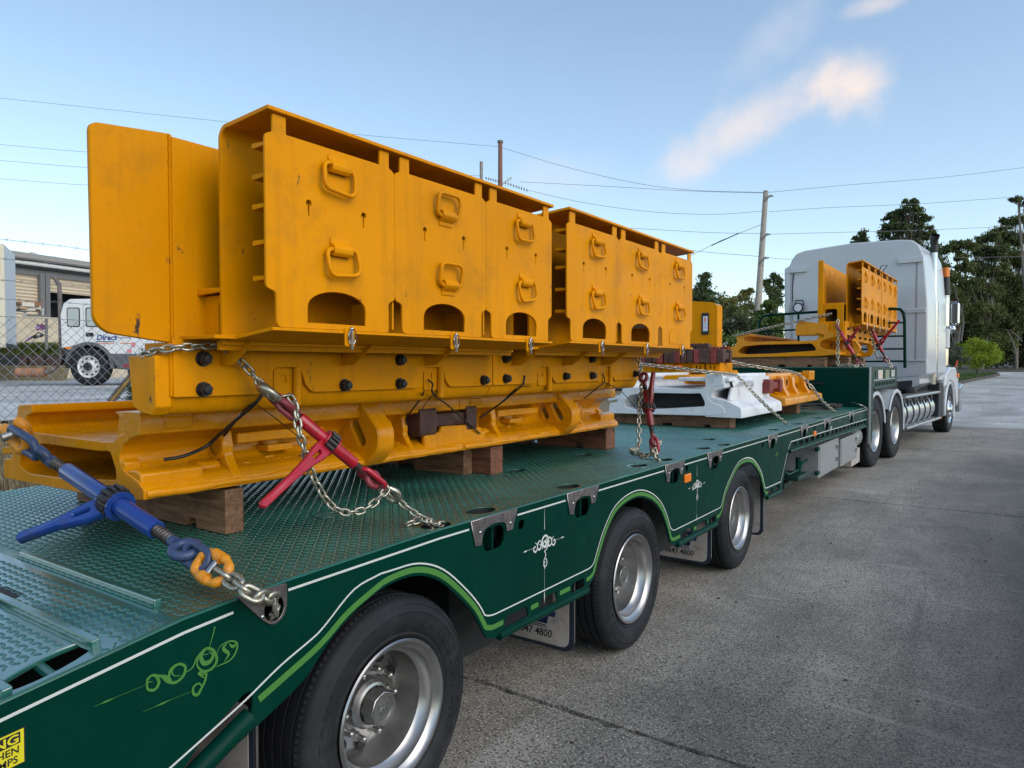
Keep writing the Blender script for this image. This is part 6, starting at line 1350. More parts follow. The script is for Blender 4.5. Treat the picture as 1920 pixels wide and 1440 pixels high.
for k in range(6): b.box(a1[0]+k*.036, a1[0]+k*.036+.026, -.026, -.021, a1[1], a2[1]-.015*(k % 2))
b.build('red_lettering', RED, WT)
b = MB(YT)
for (q0, q1) in (((248, 642), (254, 650)), ((240, 655), (248, 661))): a1, a2 = L2(q0[0], q1[1]), L2(q1[0], q0[1]); b.box(a1[0], a2[0], -.02, .02, a1[1], a2[1])
b.build('marker_patch', mat('pink_lens', (.75, .25, .28), .4), WT)
MB(YT).box(L2(124, 0)[0], L2(137, 0)[0], -.012, .02, L2(0, 654)[1], L2(0, 650)[1]).build('side_indicator', AMBER, WT)
MB(YT).box(-4.2, L2(120, 0)[0], .35, .55, L2(0, 685)[1], L2(0, 666)[1]).build('chassis_rail', DARK, WT); MB(YT).box(-4.2, -.6, 1.4, 1.6, L2(0, 685)[1], L2(0, 666)[1]).build('chassis_rail', DARK, WT)
b = MB(YT); 
for xa, xb in ((30, 45), (50, 76), (84, 104)): b.box(L2(xa, 0)[0], L2(xb, 0)[0], .1, .5, L2(0, 684)[1], L2(0, 668)[1])
b.build('chassis_gear', mat('rusty_gear', (.06, .03, .025), .7, var=.4, vscale=8), WT, 0, .02)
MB(YT).tube([(L2(26, 0)[0], .15, L2(0, 698)[1]), (L2(78, 0)[0], .15, L2(0, 698)[1])], .12, 20).build('muffler', mat('rusty_muffler', (.36, .17, .09), .7, var=.25, vscale=6, dirt=(.1, .07, .05), dirt_amt=.7), WT, 50)
MB(YT).tube(catmull([(L2(78, 0)[0], .15, L2(0, 698)[1]), (L2(92, 0)[0], .15, L2(0, 694)[1]), (L2(104, 0)[0], .2, L2(0, 675)[1]), (L2(104, 0)[0], .25, L2(0, 640)[1]), (L2(103, 0)[0], .25, L2(0, 540)[1]), (L2(100, 0)[0], .25, L2(0, 530)[1]), (L2(95, 0)[0], .25, L2(0, 520)[1])], 6), .052, 12).build('exhaust_stack', mat('sooty_pipe', (.13, .10, .09), .6, var=.4, vscale=5, dirt=(.4, .37, .33), dirt_amt=.7), WT, 60)
MB(YT).tube([(L2(110, 0)[0], .3, L2(0, 670)[1]), (L2(109, 0)[0], .3, L2(0, 600)[1])], .035, 10).build('air_pipe', BLK, WT)
simple_wheel(WT, YT @ Matrix.Translation((-3.6, -.02, 0)), .49, .285)
# small red car parked beyond it
CR = thing('parked_car', 'small red car with bluish windows parked beyond the white truck', 'car', tuple(at(285, 690, 'd', 21)))
Oc = at(285, 690, 'd', 21); XC = Matrix(((fwd.x, aw.x, 0, Oc.x), (fwd.y, aw.y, 0, Oc.y), (0, 0, 1, GROUNDZ), (0, 0, 0, 1)))
CRED = mat('red_car_paint', (.55, .02, .03), .25, coat=.6)
MB(XC).prism(rounded([(-.6, .25), (-.62, .60), (-.45, .75), (-.1, .82), (3.1, .85), (3.35, .7), (3.4, .25)], .08), 'y', 0, 1.7).build('body', CRED, CR, 40, .05)
MB(XC).prism(rounded([(-.05, .80), (.55, 1.35), (2.2, 1.38), (2.9, .83)], .08), 'y', .08, 1.62).build('cabin', mat('blue_glass', (.18, .30, .45), .1), CR, 40, .04)
MB(XC).prism(rounded([(.5, 1.33), (.6, 1.40), (2.15, 1.42), (2.25, 1.36)], .03), 'y', .1, 1.6).build('roof', CRED, CR, 40, .02)
MB(XC).prism([(-.62, .45), (-.60, .62), (-.40, .66), (-.42, .45)], 'y', -.01, .3).build('headlight', mat('white_lens', (.8, .8, .8), .2), CR, 0, .02)
for x in (.15, 2.6): simple_wheel(CR, XC @ Matrix.Translation((x, -.02, 0)), .31, .2, .2)
# curtain sided trailer at the left edge
C0 = at(11, 650, 'd', 21.); C1 = at(33, 650, 'd', 23.1); C0.z = C1.z = 0
d1 = (C1-C0); wl = d1.length; d1.normalize(); d2 = Vector((-d1.y, d1.x, 0)); 
XT = Matrix(((d1.x, d2.x, 0, C0.x), (d1.y, d2.y, 0, C0.y), (0, 0, 1, 0), (0, 0, 0, 1)))
ST = thing('box_trailer', 'tall pale box trailer with a yellow figure strip, at the far left beyond the fence', 'trailer', tuple(C0+Vector((0, 0, 1.1))))
CURT = mat('pale_grey_curtain', (.56, .58, .61), .5, var=.06, vscale=1.5, dirt=(.4, .4, .4), dirt_amt=.4, dscale=1.5); BEIGE = mat('beige_curtain', (.62, .55, .42), .55, var=.05)
MB(XT).prism([(.02, 2.2), (.02, 5.16), (.10, 5.22), (wl-.12, 5.22), (wl, 5.05), (wl, 2.2)], 'y', .02, 12).build('body', CURT, ST, 40, .02)
b = MB(XT)
for k in range(24): b.box(-.004, .02, .5+k*.48, .5+k*.48+.40, 2.3, 5.05)
b.build('side_panel', BEIGE, ST, 0, .02)
MB(XT).box(-.02, .06, -.0, .14, 2.15, 5.2).build('corner_post', mat('cream_post', (.66, .60, .46), .5), ST, 0, .01)
MB(XT).box(.0, wl, -.0, .03, 2.15, 2.28).build('rear_sill', DARK, ST)
lb_ = MB(XT).box(-.026, -.021, .10, .28, 4.32, 5.0).build('number_strip', mat('strip_yellow', (.72, .50, .03), .5), ST)
for i, ch in enumerate('0B27-180'):
    text_mesh(ch, .085, INK, 'figure', XT @ Matrix(((0, 0, -1, -.0275), (-1, 0, 0, .215), (0, 1, 0, 4.91-i*.082), (0, 0, 0, 1))), lb_, .0005, .002)
MB(XT).box(.3, wl-.3, 1, 11.5, 1.9, 2.2).build('chassis', DARK, ST)
for v in (1.6, 2.9): 
    b = MB(XT); b.lathe([(0, .001), (0, .3), (-.05, .45), (.0, .5), (.5, .5), (.5, .001)], (.0, v, 1.6), (1, 0, 0), 28); b.build('tyre', RUB, ST, 40)
# the shed with roller doors
Q0, Q1 = at(35, 600, 'd', 33.), at(172, 600, 'd', 36.4); Q0.z = Q1.z = 0; s1 = (Q1-Q0).normalized(); s2 = Vector((-s1.y, s1.x, 0))
if s2.dot(_F) < 0: s2 = -s2
XS_ = Matrix(((s1.x, s2.x, 0, Q0.x), (s1.y, s2.y, 0, Q0.y), (0, 0, 1, 0), (0, 0, 0, 1)))
def su(px, py):
    d = _F+_R*((px-960)/1331)-_U*((py-720)/1331); t = (Q0-CAM).dot(s2)/d.dot(s2); P = CAM+d*t; return ((P-Q0).dot(s1), P.z)
SH = thing('warehouse_shed', 'cream warehouse shed with roller doors, one half raised over a dark bay', 'building', tuple(Q0+Vector((2, 0, 1.1))))
CREAM = mat('cream_cladding', (.60, .49, .35), .5, var=.05, vscale=.8); GREYC = mat('grey_column', (.16, .155, .15), .6, var=.1)
def slats(name, u0, u1, z0, z1, pitch, m, par, v=0):
    b = MB(XS_); z = z0
    while z < z1-.01:
        zt = min(z+pitch, z1); b.add([(u0, v, z), (u1, v, z), (u1, v-.05, (z+zt)/2), (u0, v-.05, (z+zt)/2), (u0, v, zt), (u1, v, zt)], [(0,1,2,3), (3,2,5,4)]); z = zt
    return b.build(name, m, par)
ul = su(-60, 500)[0]; ur = su(330, 530)[0]; ztop = su(35, 510)[1]
u1_, zd1 = su(69, 510); u2_, _ = su(89, 520); z_h = su(100, 541)[1]
slats('roller_door', ul, u1_, 1.1, ztop-.05, .16, CREAM, SH)
MB(XS_).box(u1_, u1_+(u2_-u1_)*.5-.03, -.25, .3, 1.1, ztop).build('column', GREYC, SH, 0, .02); MB(XS_).box(u1_+(u2_-u1_)*.5+.03, u2_, -.2, .3, 1.1, ztop).build('column', GREYC, SH, 0, .02)
slats('raised_roller_door', u2_, ur, z_h-.2, ztop-.08, .16, CREAM, SH)
MB(XS_).box(ul, ur, -.12, .1, ztop-.10, ztop+.22).build('lintel', GREYC, SH)
MB(XS_).tube([(ul, -.35, ztop+.42), (ur, -.35, ztop+.42)], .10, 10).build('gutter', mat('white_gutter', (.7, .7, .66), .5), SH, 60)
MB(XS_).prism([(-.5, ztop+.55), (.2, ztop+.60), (10, ztop+2.0), (10, ztop+2.2), (-.6, ztop+.86), (-.6, ztop+.62)], 'x', ul, ur).build('roof', mat('roof_sheet', (.30, .28, .26), .5), SH)
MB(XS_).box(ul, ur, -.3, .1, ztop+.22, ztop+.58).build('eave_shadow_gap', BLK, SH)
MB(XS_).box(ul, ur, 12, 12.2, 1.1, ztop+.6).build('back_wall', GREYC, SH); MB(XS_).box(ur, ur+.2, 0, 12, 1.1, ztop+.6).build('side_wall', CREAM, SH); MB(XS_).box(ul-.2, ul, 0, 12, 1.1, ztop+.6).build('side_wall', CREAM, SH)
MB(XS_).box(u2_, ur, 2.0, 2.1, 1.1, ztop).build('bay_shade_panel', mat('dark_bay', (.012, .012, .012), .9), SH)  # near black sheet added as the shade inside the open bay
b = MB(XS_); uf = su(110, 490); b.cyl((uf[0], .3, ztop+.8), (uf[0], .3, ztop+1.0), .12, 10); u0_, z0_ = su(76, 478); b.tube([(u0_, .6, ztop+.7), (u0_, .6, z0_-.2)], .03, 6); b.sphere((u0_, .6, z0_), .22, 10, 8, (1, 1, .8)); b.build('roof_vent', mat('vent_grey', (.5, .5, .5), .5), SH, 50)
# low wall with a painted flower, pallets of rubbish on a rack above it
PW0, PW1 = at(26, 620, 'd', 27.5), at(122, 620, 'd', 29.0); PW0.z = PW1.z = 0; w1 = (PW1-PW0).normalized(); w2 = Vector((-w1.y, w1.x, 0)); XW_ = Matrix(((w1.x, w2.x, 0, PW0.x), (w1.y, w2.y, 0, PW0.y), (0, 0, 1, 0), (0, 0, 0, 1))); wL = (PW1-PW0).length
def wu(px, py):
    d = _F+_R*((px-960)/1331)-_U*((py-720)/1331); t = (PW0-CAM).dot(w2)/d.dot(w2); P = CAM+d*t; return ((P-PW0).dot(w1), P.z)
LW = thing('low_wall', 'low cream wall painted with a purple flower, below a rack of scrap timber', 'wall', tuple(PW0+Vector((1, .5, 1.1))))
ztw = wu(70, 594)[1]; MB(XW_).box(-1.2, wL+2.5, 0, .2, 1.1, ztw).build('wall_panel', mat('stained_cream_wall', (.62, .52, .37), .8, var=.1, vscale=1, dirt=(.28, .24, .14), dirt_amt=.7, dscale=1.0), LW)
PUR = mat('purple_print', (.13, .03, .12), .8, var=.3, vscale=6); PLAV = mat('lilac_print', (.32, .22, .40), .8)
def wpoly(pts, m, name, v=-.004, n=None): q = [wu(*p) for p in pts]; return MB(XW_).add([(u, v, z) for u, z in q], [tuple(range(len(q)))]).build(name, m, LW)
for k in range(8):
    a = k*.785; c_ = (76.5+5.5*math.cos(a), 613.5+4.5*math.sin(a)); wpoly([(c_[0]+5.2*math.cos(t+a), c_[1]+3.4*math.sin(t)) for t in [i*.7854 for i in range(8)]], PUR if k % 2 else PLAV, 'petal', -.004-.001*k)
wpoly([(76.5+3.2*math.cos(t), 613.5+2.8*math.sin(t)) for t in [i*.7854 for i in range(8)]], PUR, 'flower_heart', -.016)
wpoly([(72, 622), (58, 632), (46, 640), (46, 642), (60, 634.5), (73, 624)], INK, 'stem'); wpoly([(58, 632), (66, 636), (82, 630), (70, 628)], INK, 'painted_leaf'); wpoly([(46, 640), (52, 633), (62, 629), (56, 638)], PLAV, 'painted_leaf'); wpoly([(72, 622), (84, 628), (78, 633)], INK, 'painted_leaf')
RK = thing('timber_rack', 'rack of scrap timber ends and cartons piled above the low wall', 'rack', tuple(PW0+Vector((1.5, 1.5, 1.1))))
for (p0, p1) in (((60, 580), (99, 580)), ((60, 589), (99, 591)), ((99, 576), (99, 592)), ((65, 578), (65, 590))):
    a, c = wu(*p0), wu(*p1); MB(XW_).tube([(a[0], .9, a[1]), (c[0], .9, c[1])], .035, 6).build('rack_rail', mat('pale_rail', (.55, .55, .53), .5), RK)
for k in range(34):
    px = random.uniform(56, 84); py = random.uniform(565, 579); a = wu(px, py); s_ = random.uniform(.08, .2)
    MB(XW_).box(a[0]-s_*1.2, a[0]+s_*1.2, .6+random.random()*.4, 1.4, a[1]-s_*.45, a[1]+s_*.45).build('timber_end', [mat('pale_carton', (.66, .60, .52), .7), mat('brown_carton', (.25, .13, .07), .8), mat('tan_carton', (.50, .32, .18), .8)][k % 3], RK)
MB(XW_).box(wu(58, 0)[0], wu(98, 0)[0], .85, 1.3, wu(70, 591)[1]-.1, wu(70, 588)[1]).build('rack_shelf', GREYC, RK)
tag(MB().tube([at(87, 598, 'd', 24), at(87, 655, 'd', 24)], .05, 8).build('steel_post', GREYC, None), 'dark steel post standing in the grass before the flower wall', 'post')

# ------------------------------------------------------------ trees, shrubs
BARK = wood('grey_bark', (.09, .075, .06), (.24, .21, .18)); BARKD = wood('dark_bark', (.04, .03, .025), (.11, .09, .07))
EUC = leafmat('eucalypt_foliage', (0.044, 0.065, 0.022), (0.110, 0.135, 0.044), (0.208, 0.230, 0.076), .35)
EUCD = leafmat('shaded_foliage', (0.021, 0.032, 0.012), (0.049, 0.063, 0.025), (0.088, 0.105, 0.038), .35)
PINE = leafmat('pine_foliage', (0.035, 0.061, 0.022), (0.079, 0.114, 0.040), (0.143, 0.175, 0.065), .6)
OLIVE = leafmat('olive_foliage', (0.076, 0.092, 0.026), (0.164, 0.171, 0.048), (0.285, 0.263, 0.076), .5)
LIME = leafmat('lime_foliage', (.13, .20, .015), (.25, .34, .025), (.38, .46, .05), 1.4, .35)
FRESH = leafmat('fresh_green_foliage', (.045, .085, .015), (.09, .15, .028), (.15, .22, .05), .8, .3)
OLEA = leafmat('oleander_foliage', (.03, .055, .015), (.06, .10, .03), (.10, .15, .05), 2)
def leaf_cloud(blobs, size, density, clump=.30, aspect=.45, droop=.0, fill=.55):
    """leaf cards in clumps spread through ellipsoids [(centre, (rx, ry, rz))]"""
    C_ = []; 
    for c, r in blobs:
        vol = r[0]*r[1]*r[2]; nc = max(4, int(density*vol**.72)); u = rng.normal(size=(nc, 3)); u /= np.linalg.norm(u, axis=1)[:, None]; rad = rng.uniform(fill, 1.0, nc)
        cc = np.array(c)+u*rad[:, None]*np.array(r); cr = 1.55*clump*(np.mean(r)**.6)*rng.uniform(.6, 1.4, nc); per = 44
        pts = cc[:, None]+rng.normal(size=(nc, per, 3))*cr[:, None, None]*np.array([.55, .55, .38]); C_.append(pts.reshape(-1, 3))
    P = np.concatenate(C_); n = len(P); a = rng.normal(size=(n, 3)); a[:, 2] -= droop; a /= np.linalg.norm(a, axis=1)[:, None]; b_ = rng.normal(size=(n, 3)); b_ -= a*(a*b_).sum(1)[:, None]; b_ /= np.linalg.norm(b_, axis=1)[:, None]
    s = .60*size*rng.uniform(.5, 1.4, n)[:, None]
    V = np.stack([P-a*s, P+b_*s*aspect, P+a*s, P-b_*s*aspect], 1).reshape(-1, 3); F = np.arange(n*4).reshape(-1, 4)
    return V, F
def tree(name, label, cat, D, base_px, blobs_px, m, size=.16, density=60, trunk=.16, bark=BARK, group=None, clump=.30, fill=.5, limbs=True, gz=None, droop=0., thick=1.):
    S = D/1331; bs = []
    for q in blobs_px:
        c = at(q[0], q[1], 'd', D+(q[4] if len(q) > 4 else random.uniform(-.12, .12)*q[2]*S*4)); r_ = (q[2]*S*.86, q[2]*S*thick*.86, q[3]*S*.86); bs.append((tuple(c), r_))
        for _ in range(4):
            a_ = random.uniform(0, 6.28); e_ = random.uniform(-.5, .9); f_ = random.uniform(.28, .5); k_ = math.sqrt(1-e_*e_)
            bs.append(((c.x+r_[0]*k_*math.cos(a_)*1.05, c.y+r_[1]*k_*math.sin(a_)*1.05, c.z+r_[2]*e_*1.1), (r_[0]*f_, r_[1]*f_, r_[2]*f_*.8)))
    B = at(base_px, 690, 'd', D); B.z = gz if gz is not None else (hgt(B.y)+.1 if B.x > -8 and B.y > 22 else terr(B.x, B.y)); B.z = max(B.z, 0)
    t = thing(name, label, cat, tuple(B), group)
    V, F = leaf_cloud(bs, size, density, clump, .45, droop, fill); np_mesh('crown', V, F, m, t)
    b = MB(); zs = [c[2] for c, r in bs]; top = max(zs); tc_ = min(bs, key=lambda q: -q[0][2])[0]; mid = Vector(B).lerp(Vector(tc_), .5)+Vector((random.uniform(-.3, .3), random.uniform(-.3, .3), 0))
    tr_path = catmull([tuple(B+Vector((0, 0, -.3))), tuple(B.lerp(mid, .5)), tuple(mid), tuple(tc_)], 5); b.tube(tr_path, [trunk*(1-.8*k/(len(tr_path)-1)) for k in range(len(tr_path))], 8); b.build('trunk', bark, t, 60)
    if limbs:
        b = MB()
        for c, r in bs[::5]:
            c = Vector(c); k = max(2, min(len(tr_path)-3, int(len(tr_path)*.75*max(.15, (c.z-B.z)/(max(top-B.z, .5))))-2)); a = Vector(tr_path[k]); 
            if (c-a).length > .3: b.tube(catmull([tuple(a), tuple(a.lerp(c, .5)+Vector((0, 0, .08*(c-a).length))), tuple(c)], 4), [trunk*.42*(1-.75*j/8) for j in range(9)], 5)
            for _ in range(3):
                e = c+Vector((random.uniform(-1, 1)*r[0], random.uniform(-1, 1)*r[1], random.uniform(-.3, 1)*r[2]))*.85; b.tube([tuple(a.lerp(c, .6)), tuple(e)], [trunk*.2, trunk*.06], 4)
        b.build('limbs', bark, t, 60)
    return t
LG = 'trees standing behind the trailer'
tree('conifer_tree', 'dark conifer rising just right of the last cover plate', 'tree', 38, 1318, [(1321, 520, 9, 10), (1318, 540, 18, 14), (1308, 556, 16, 13), (1328, 560, 20, 14), (1316, 585, 26, 18), (1336, 600, 22, 20), (1300, 600, 18, 20)], PINE, .13, 95, .16, BARKD, LG)
tree('bush_tree', 'olive green rounded tree between the conifer and the pale power pole', 'tree', 41, 1362, [(1358, 565, 16, 14), (1378, 572, 15, 14), (1350, 590, 20, 18), (1372, 600, 24, 22), (1392, 592, 14, 20)], OLIVE, .15, 70, .15, BARKD, LG)
tree('thin_tree', 'thin topped tree with bare twigs immediately left of the pale power pole', 'tree', 43, 1400, [(1396, 552, 10, 7), (1408, 548, 9, 6), (1388, 560, 10, 8), (1404, 575, 14, 16), (1412, 600, 14, 20)], OLIVE, .13, 45, .13, BARK, LG)
tree('leafy_tree', 'fresh green leafy tree between the pale power pole and the white cab', 'tree', 28, 1446, [(1448, 575, 13, 15), (1440, 600, 17, 18), (1455, 605, 13, 20), (1434, 640, 15, 22), (1452, 650, 16, 24), (1425, 590, 6, 8)], FRESH, .13, 95, .12, BARKD, LG)
tree('conifer_tree', 'dark twin topped conifer peeping up at the left edge of the white cab', 'tree', 46, 1452, [(1437, 530, 6, 14), (1454, 526, 8, 13), (1462, 535, 6, 16), (1448, 548, 12, 14), (1458, 560, 10, 14)], PINE, .14, 95, .14, BARKD, LG)
tree('hedge_shrub', 'low leafy green shrub directly behind the flat front pan', 'shrub', 24, 1390, [(1380, 640, 22, 22), (1405, 650, 20, 24), (1350, 645, 16, 18), (1360, 675, 26, 18), (1400, 680, 20, 16)], FRESH, .10, 110, .08, BARKD, None)
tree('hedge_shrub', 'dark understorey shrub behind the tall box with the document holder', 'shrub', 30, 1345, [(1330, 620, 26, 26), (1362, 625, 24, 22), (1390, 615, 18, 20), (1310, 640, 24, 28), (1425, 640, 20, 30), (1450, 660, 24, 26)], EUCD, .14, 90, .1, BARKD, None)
tree('hedge_shrub', 'dark leafy hedge filling the gap left of the white cab below the pole', 'shrub', 34, 1450, [(1440, 610, 16, 20), (1460, 620, 16, 24), (1425, 640, 18, 26), (1450, 660, 20, 26), (1470, 660, 14, 26), (1380, 590, 20, 16), (1410, 610, 18, 18)], EUC, .14, 90, .1, BARKD, None)
tree('pine_tree', 'tall open crowned pine standing behind the roof of the white cab', 'tree', 56, 1690, [(1706, 382, 12, 9), (1690, 394, 16, 9), (1716, 396, 16, 9), (1678, 410, 18, 9), (1706, 412, 26, 10), (1732, 412, 12, 9), (1664, 430, 16, 9), (1690, 430, 26, 11), (1722, 430, 24, 11), (1742, 440, 14, 9), (1654, 441, 12, 7), (1700, 452, 38, 11), (1745, 470, 14, 12), (1700, 480, 40, 16)], PINE, .19, 40, .28, BARKD, None, .24, .3)
tree('pine_tree', 'small pine tip showing alone above the left half of the cab roof', 'tree', 58, 1614, [(1618, 438, 6, 5), (1610, 447, 8, 5), (1604, 454, 8, 4), (1622, 452, 8, 6), (1612, 470, 14, 10)], PINE, .17, 60, .12, BARKD, None)
RG_ = 'gum trees beyond the end of the road'
def gum(label, D, bpx, blobs, m=EUC, dens=52, tr=.20, sz=.21): return tree('gum_tree', label, 'tree', D, bpx, blobs, m, sz, dens, tr, BARK, RG_, .32, .25, True, None, .5)
gum('gum tree with flat spreading crown directly right of the exhaust stack', 66, 1788, [(1772, 468, 16, 12), (1792, 462, 18, 10), (1815, 460, 18, 10), (1764, 495, 14, 14), (1785, 520, 18, 14), (1810, 500, 14, 12), (1775, 550, 16, 18), (1800, 560, 18, 16), (1770, 590, 14, 16), (1790, 600, 18, 18), (1812, 535, 14, 14), (1768, 525, 10, 12), (1802, 482, 12, 9)])
gum('broad dark gum tree at the middle of the right hand stand', 70, 1840, [(1850, 448, 18, 12), (1870, 436, 16, 10), (1838, 470, 20, 14), (1865, 475, 24, 16), (1845, 505, 26, 16), (1820, 535, 20, 18), (1855, 545, 26, 20), (1830, 580, 24, 20), (1860, 590, 24, 22), (1825, 500, 14, 12), (1870, 510, 20, 16), (1842, 620, 22, 20)])
gum('tallest gum tree reaching the right edge of the picture', 72, 1905, [(1898, 418, 18, 10), (1912, 412, 14, 9), (1885, 445, 18, 12), (1908, 450, 24, 14), (1890, 480, 22, 14), (1915, 490, 24, 18), (1880, 520, 22, 18), (1905, 530, 26, 20), (1885, 570, 26, 22), (1915, 580, 24, 24), (1895, 610, 26, 24), (1918, 540, 18, 18), (1875, 455, 12, 9), (1880, 640, 22, 22)])
gum('near gum branch hanging in from the right edge above the others', 60, 1950, [(1908, 374, 10, 5), (1922, 380, 14, 7), (1940, 390, 18, 10), (1955, 430, 22, 22), (1955, 500, 24, 30), (1950, 580, 26, 30)], EUC, 40, .24, .18)
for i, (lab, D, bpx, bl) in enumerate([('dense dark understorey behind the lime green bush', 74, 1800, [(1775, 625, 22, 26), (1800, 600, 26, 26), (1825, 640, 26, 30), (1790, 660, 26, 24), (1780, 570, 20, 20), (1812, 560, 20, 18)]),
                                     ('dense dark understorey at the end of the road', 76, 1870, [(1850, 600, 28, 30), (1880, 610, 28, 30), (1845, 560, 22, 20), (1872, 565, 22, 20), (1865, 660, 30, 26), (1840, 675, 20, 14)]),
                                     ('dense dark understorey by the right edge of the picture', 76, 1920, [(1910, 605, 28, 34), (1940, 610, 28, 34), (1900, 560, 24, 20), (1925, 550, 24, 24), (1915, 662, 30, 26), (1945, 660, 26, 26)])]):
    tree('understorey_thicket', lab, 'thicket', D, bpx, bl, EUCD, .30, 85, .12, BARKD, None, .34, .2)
tree('lime_bush', 'rounded lime green bush on the grass verge', 'bush', 44, 1830, [(1812, 658, 18, 15), (1832, 650, 20, 16), (1852, 656, 18, 16), (1866, 668, 10, 14), (1830, 674, 32, 15), (1800, 672, 14, 14)], LIME, .085, 170, .06, BARKD, None, .26, .6)
tree('grey_bush', 'thin grey green bush against the left side of the lime green bush', 'bush', 42, 1790, [(1790, 660, 12, 16), (1800, 672, 14, 14), (1784, 678, 10, 12)], leafmat('grey_foliage', (.05, .055, .04), (.10, .11, .08), (.15, .16, .11), 1), .07, 90, .04, BARKD, None)
for k, (pts, r) in enumerate([([(1906, 688), (1904, 660), (1897, 636), (1888, 618)], .10), ([(1802, 640), (1806, 600), (1798, 570), (1790, 540)], .10), ([(1916, 640), (1905, 628), (1893, 618)], .07)]):
    tag(MB().tube(catmull([at(x, y, 'd', 64) for x, y in pts], 5), [r*(1-.5*i/(5*(len(pts)-1))) for i in range(5*(len(pts)-1)+1)], 7).build('bare_trunk', BARK, None, 60), ['slim pale leaning trunk at the right end of the road', 'slim pale forked trunk behind the lime green bush', 'thin pale branch slanting at the right end of the road'][k], 'trunk')
# oleanders by the fence behind the near pan
def oleander(label, blobs, D):
    S = D/1331; bs = [(tuple(at(x, y, 'd', D)), (rx*S, rx*S*.8, ry*S)) for x, y, rx, ry in blobs]; B = at(blobs[0][0], 700, 'd', D); B.z = 1.1
    t = thing('oleander_shrub', label, 'shrub', tuple(B)); V, F = leaf_cloud(bs, .085, 95, .20, .16, -.5, .2); np_mesh('leaves', V, F, OLEA, t); b = MB()
    for c, r in bs:
        for _ in range(5): e = Vector(c)+Vector((random.uniform(-1, 1)*r[0], random.uniform(-1, 1)*r[1], random.uniform(-.2, 1)*r[2])); b.tube([tuple(B+Vector((random.uniform(-.1, .1), random.uniform(-.1, .1), 0))), tuple(Vector(B).lerp(e, .6)+Vector((0, 0, .05))), tuple(e)], [.012, .009, .004], 5)
    b.build('stems', BARKD, t, 60)
oleander('narrow leaved oleander shrub by the fence behind the beam end of the near pan', [(262, 715, 16, 22), (250, 738, 14, 14), (285, 700, 20, 25), (268, 690, 8, 12)], 8.6)
oleander('leafy oleander shrub showing under the tall yellow sheet', [(300, 655, 30, 16), (285, 668, 22, 14), (330, 650, 30, 20)], 13)

# ------------------------------------------------------------ poles and wires
TIMB = wood('pale_pole_timber', (.26, .22, .18), (.48, .43, .37)); TIMR = wood('red_pole_timber', (.16, .07, .05), (.30, .15, .11))
def pole(name, label, px0, px1, py1, D, r, m):
    t_ = at(px1, py1, 'd', D); b0 = at(px0, 690, 'd', D); b0.z = .9; th = thing(name, label, 'power pole', tuple(b0)); MB().tube([tuple(b0), tuple(t_)], [r*1.25, r*.8], 14).build('pole', m, th, 60); return th
P1 = pole('power_pole', 'pale leaning power pole standing left of the white cab', 1412.5, 1436, 358, 40, .17, TIMB)
for y in (368, 440, 484):
    xx = 1436-(y-358)*.071; MB().tube([at(xx-2, y+9, 'd', 39.8), at(xx+9, y-2, 'd', 39.8)], .05, 8).build('bracket', GREYC, P1); MB().cyl(at(xx+8, y, 'd', 39.8), at(xx+14, y-1, 'd', 39.8), .055, 8).build('insulator', mat('grey_insulator', (.25, .26, .27), .4), P1)
P2 = pole('power_pole', 'reddish timber power pole rising behind the first row of cover plates', 938, 938, 268, 46, .17, TIMR)
MB().cyl(at(938, 268, 'd', 46), at(938, 264, 'd', 46), .19, 12).build('pole_cap', GREYC, P2)
MB().tube([at(938, 348, 'd', 46), at(949, 340, 'd', 46), at(959, 333, 'd', 46)], .06, 8).build('lamp_arm', mat('pale_rail', (.55, .55, .53), .5), P2)
b = MB()
for k in range(9): b.sphere(at(948+k*5.0, 343+k*1.7, 'd', 46), .10, 8, 6, (.5, .5, 1))
for k in range(6): b.sphere(at(934-k*4.5, 340-k*1.2, 'd', 46), .10, 8, 6, (.5, .5, 1))
b.build('insulator', mat('grey_insulator', (.25, .26, .27), .4), P2, 60)
P3 = pole('power_pole', 'short grey pole top beside the reddish pole', 902, 902.5, 303, 52, .15, mat('grey_pole', (.28, .25, .23), .7, var=.15))
LINE = mat('line_conductor', (.16, .165, .17), .5)
def wire(label, pts, d0, d1, r=.012):
    n = len(pts); P = [at(x, y, 'd', d0+(d1-d0)*i/(n-1)) for i, (x, y) in enumerate(pts)]; tag(MB().tube(catmull(P, 8), r, 5).build('power_line', LINE, None, 60), label, 'power line')
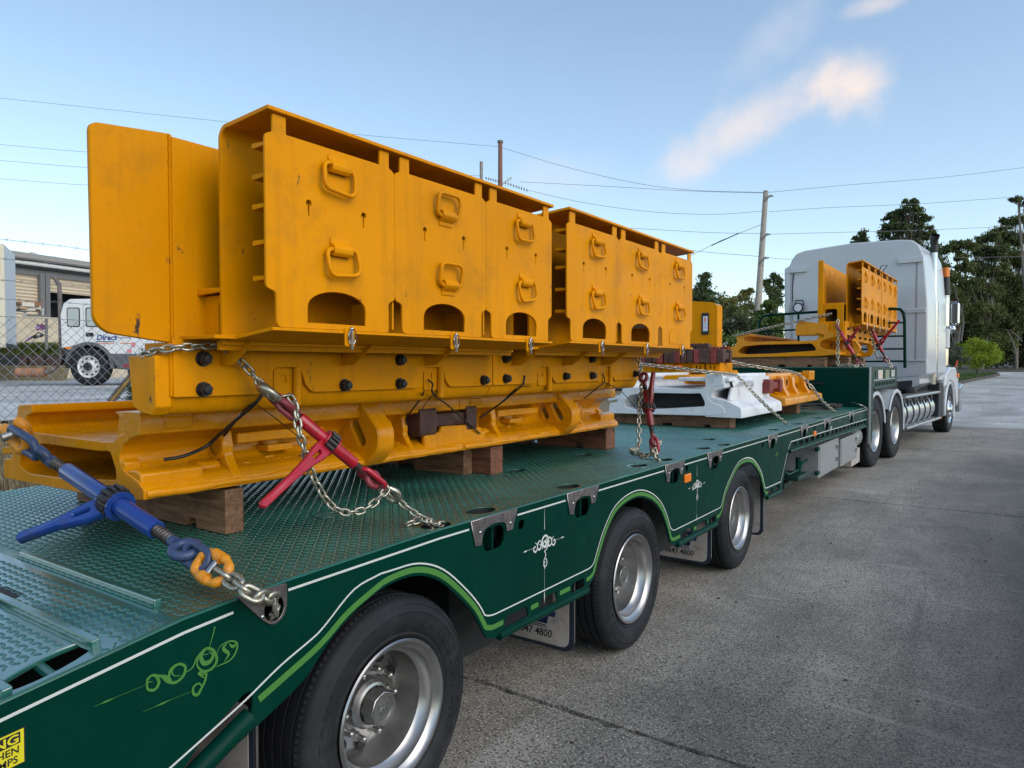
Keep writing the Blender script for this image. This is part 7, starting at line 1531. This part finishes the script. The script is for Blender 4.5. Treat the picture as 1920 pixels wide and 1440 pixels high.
wire('top left power line running into the reddish pole', [(-260, 160), (0, 184), (410, 227), (700, 255), (935, 275)], 50, 46)
wire('second left power line from the top, entering above the pale trailer', [(-200, 254), (0, 271), (163, 285), (480, 306), (902, 330)], 50, 52)
wire('third left power line from the top', [(-200, 287), (0, 301), (163, 314), (480, 332), (915, 342)], 50, 46)
wire('lowest left power line, just above the shed roof height', [(-200, 322), (0, 335), (163, 347), (480, 360), (930, 352)], 50, 46)
wire('line sagging from the reddish pole top to the pale pole top', [(942, 277), (1050, 310), (1180, 341), (1290, 356), (1434, 361)], 46, 40)
wire('nearly straight line from the insulators to the pale pole top', [(975, 341), (1130, 349), (1290, 358), (1434, 362)], 46, 40)
wire('deep sagging line from the insulators to the middle of the pale pole', [(990, 357), (1090, 379), (1210, 396), (1330, 402), (1430, 396)], 46, 40)
wire('line leaving the pale pole top for the upper right', [(1438, 361), (1600, 346), (1780, 331), (2000, 304)], 40, 46)
wire('line leaving the middle of the pale pole to the right', [(1442, 397), (1560, 389), (1740, 381), (2000, 362)], 40, 46)
wire('line crossing low from the cover plates to the pale pole', [(1100, 424), (1220, 430), (1330, 436), (1428, 438)], 44, 40)
wire('line leaving the pale pole behind the pine', [(1446, 439), (1600, 435), (1740, 431), (2000, 420)], 40, 46)
wire('line dropping behind the tall cover plates to the lowest bracket', [(1230, 458), (1310, 471), (1425, 481)], 44, 40)
wire('short line from the lowest bracket to behind the cab', [(1440, 483), (1480, 486), (1600, 486), (2000, 480)], 40, 46)
tag(MB().tube([at(1290, 482, 'd', 42), at(1352, 451, 'd', 42), at(1430, 420, 'd', 41)], .014, 5).build('guy_wire', LINE, None), 'slanting guy wire with a dark sleeve left of the pale pole', 'wire')
tag(MB().tube([at(1334, 460, 'd', 41.9), at(1386, 437, 'd', 41.9)], .035, 6).build('guy_sleeve', BLK, None), 'dark sleeve on the slanting guy wire', 'sleeve')
tag(MB().tube([at(1374.5, 625, 'd', 30), at(1374.5, 599, 'd', 30)], .06, 8).build('grey_post', GALV, None), 'grey steel post in front of the trees behind the front pan', 'post')
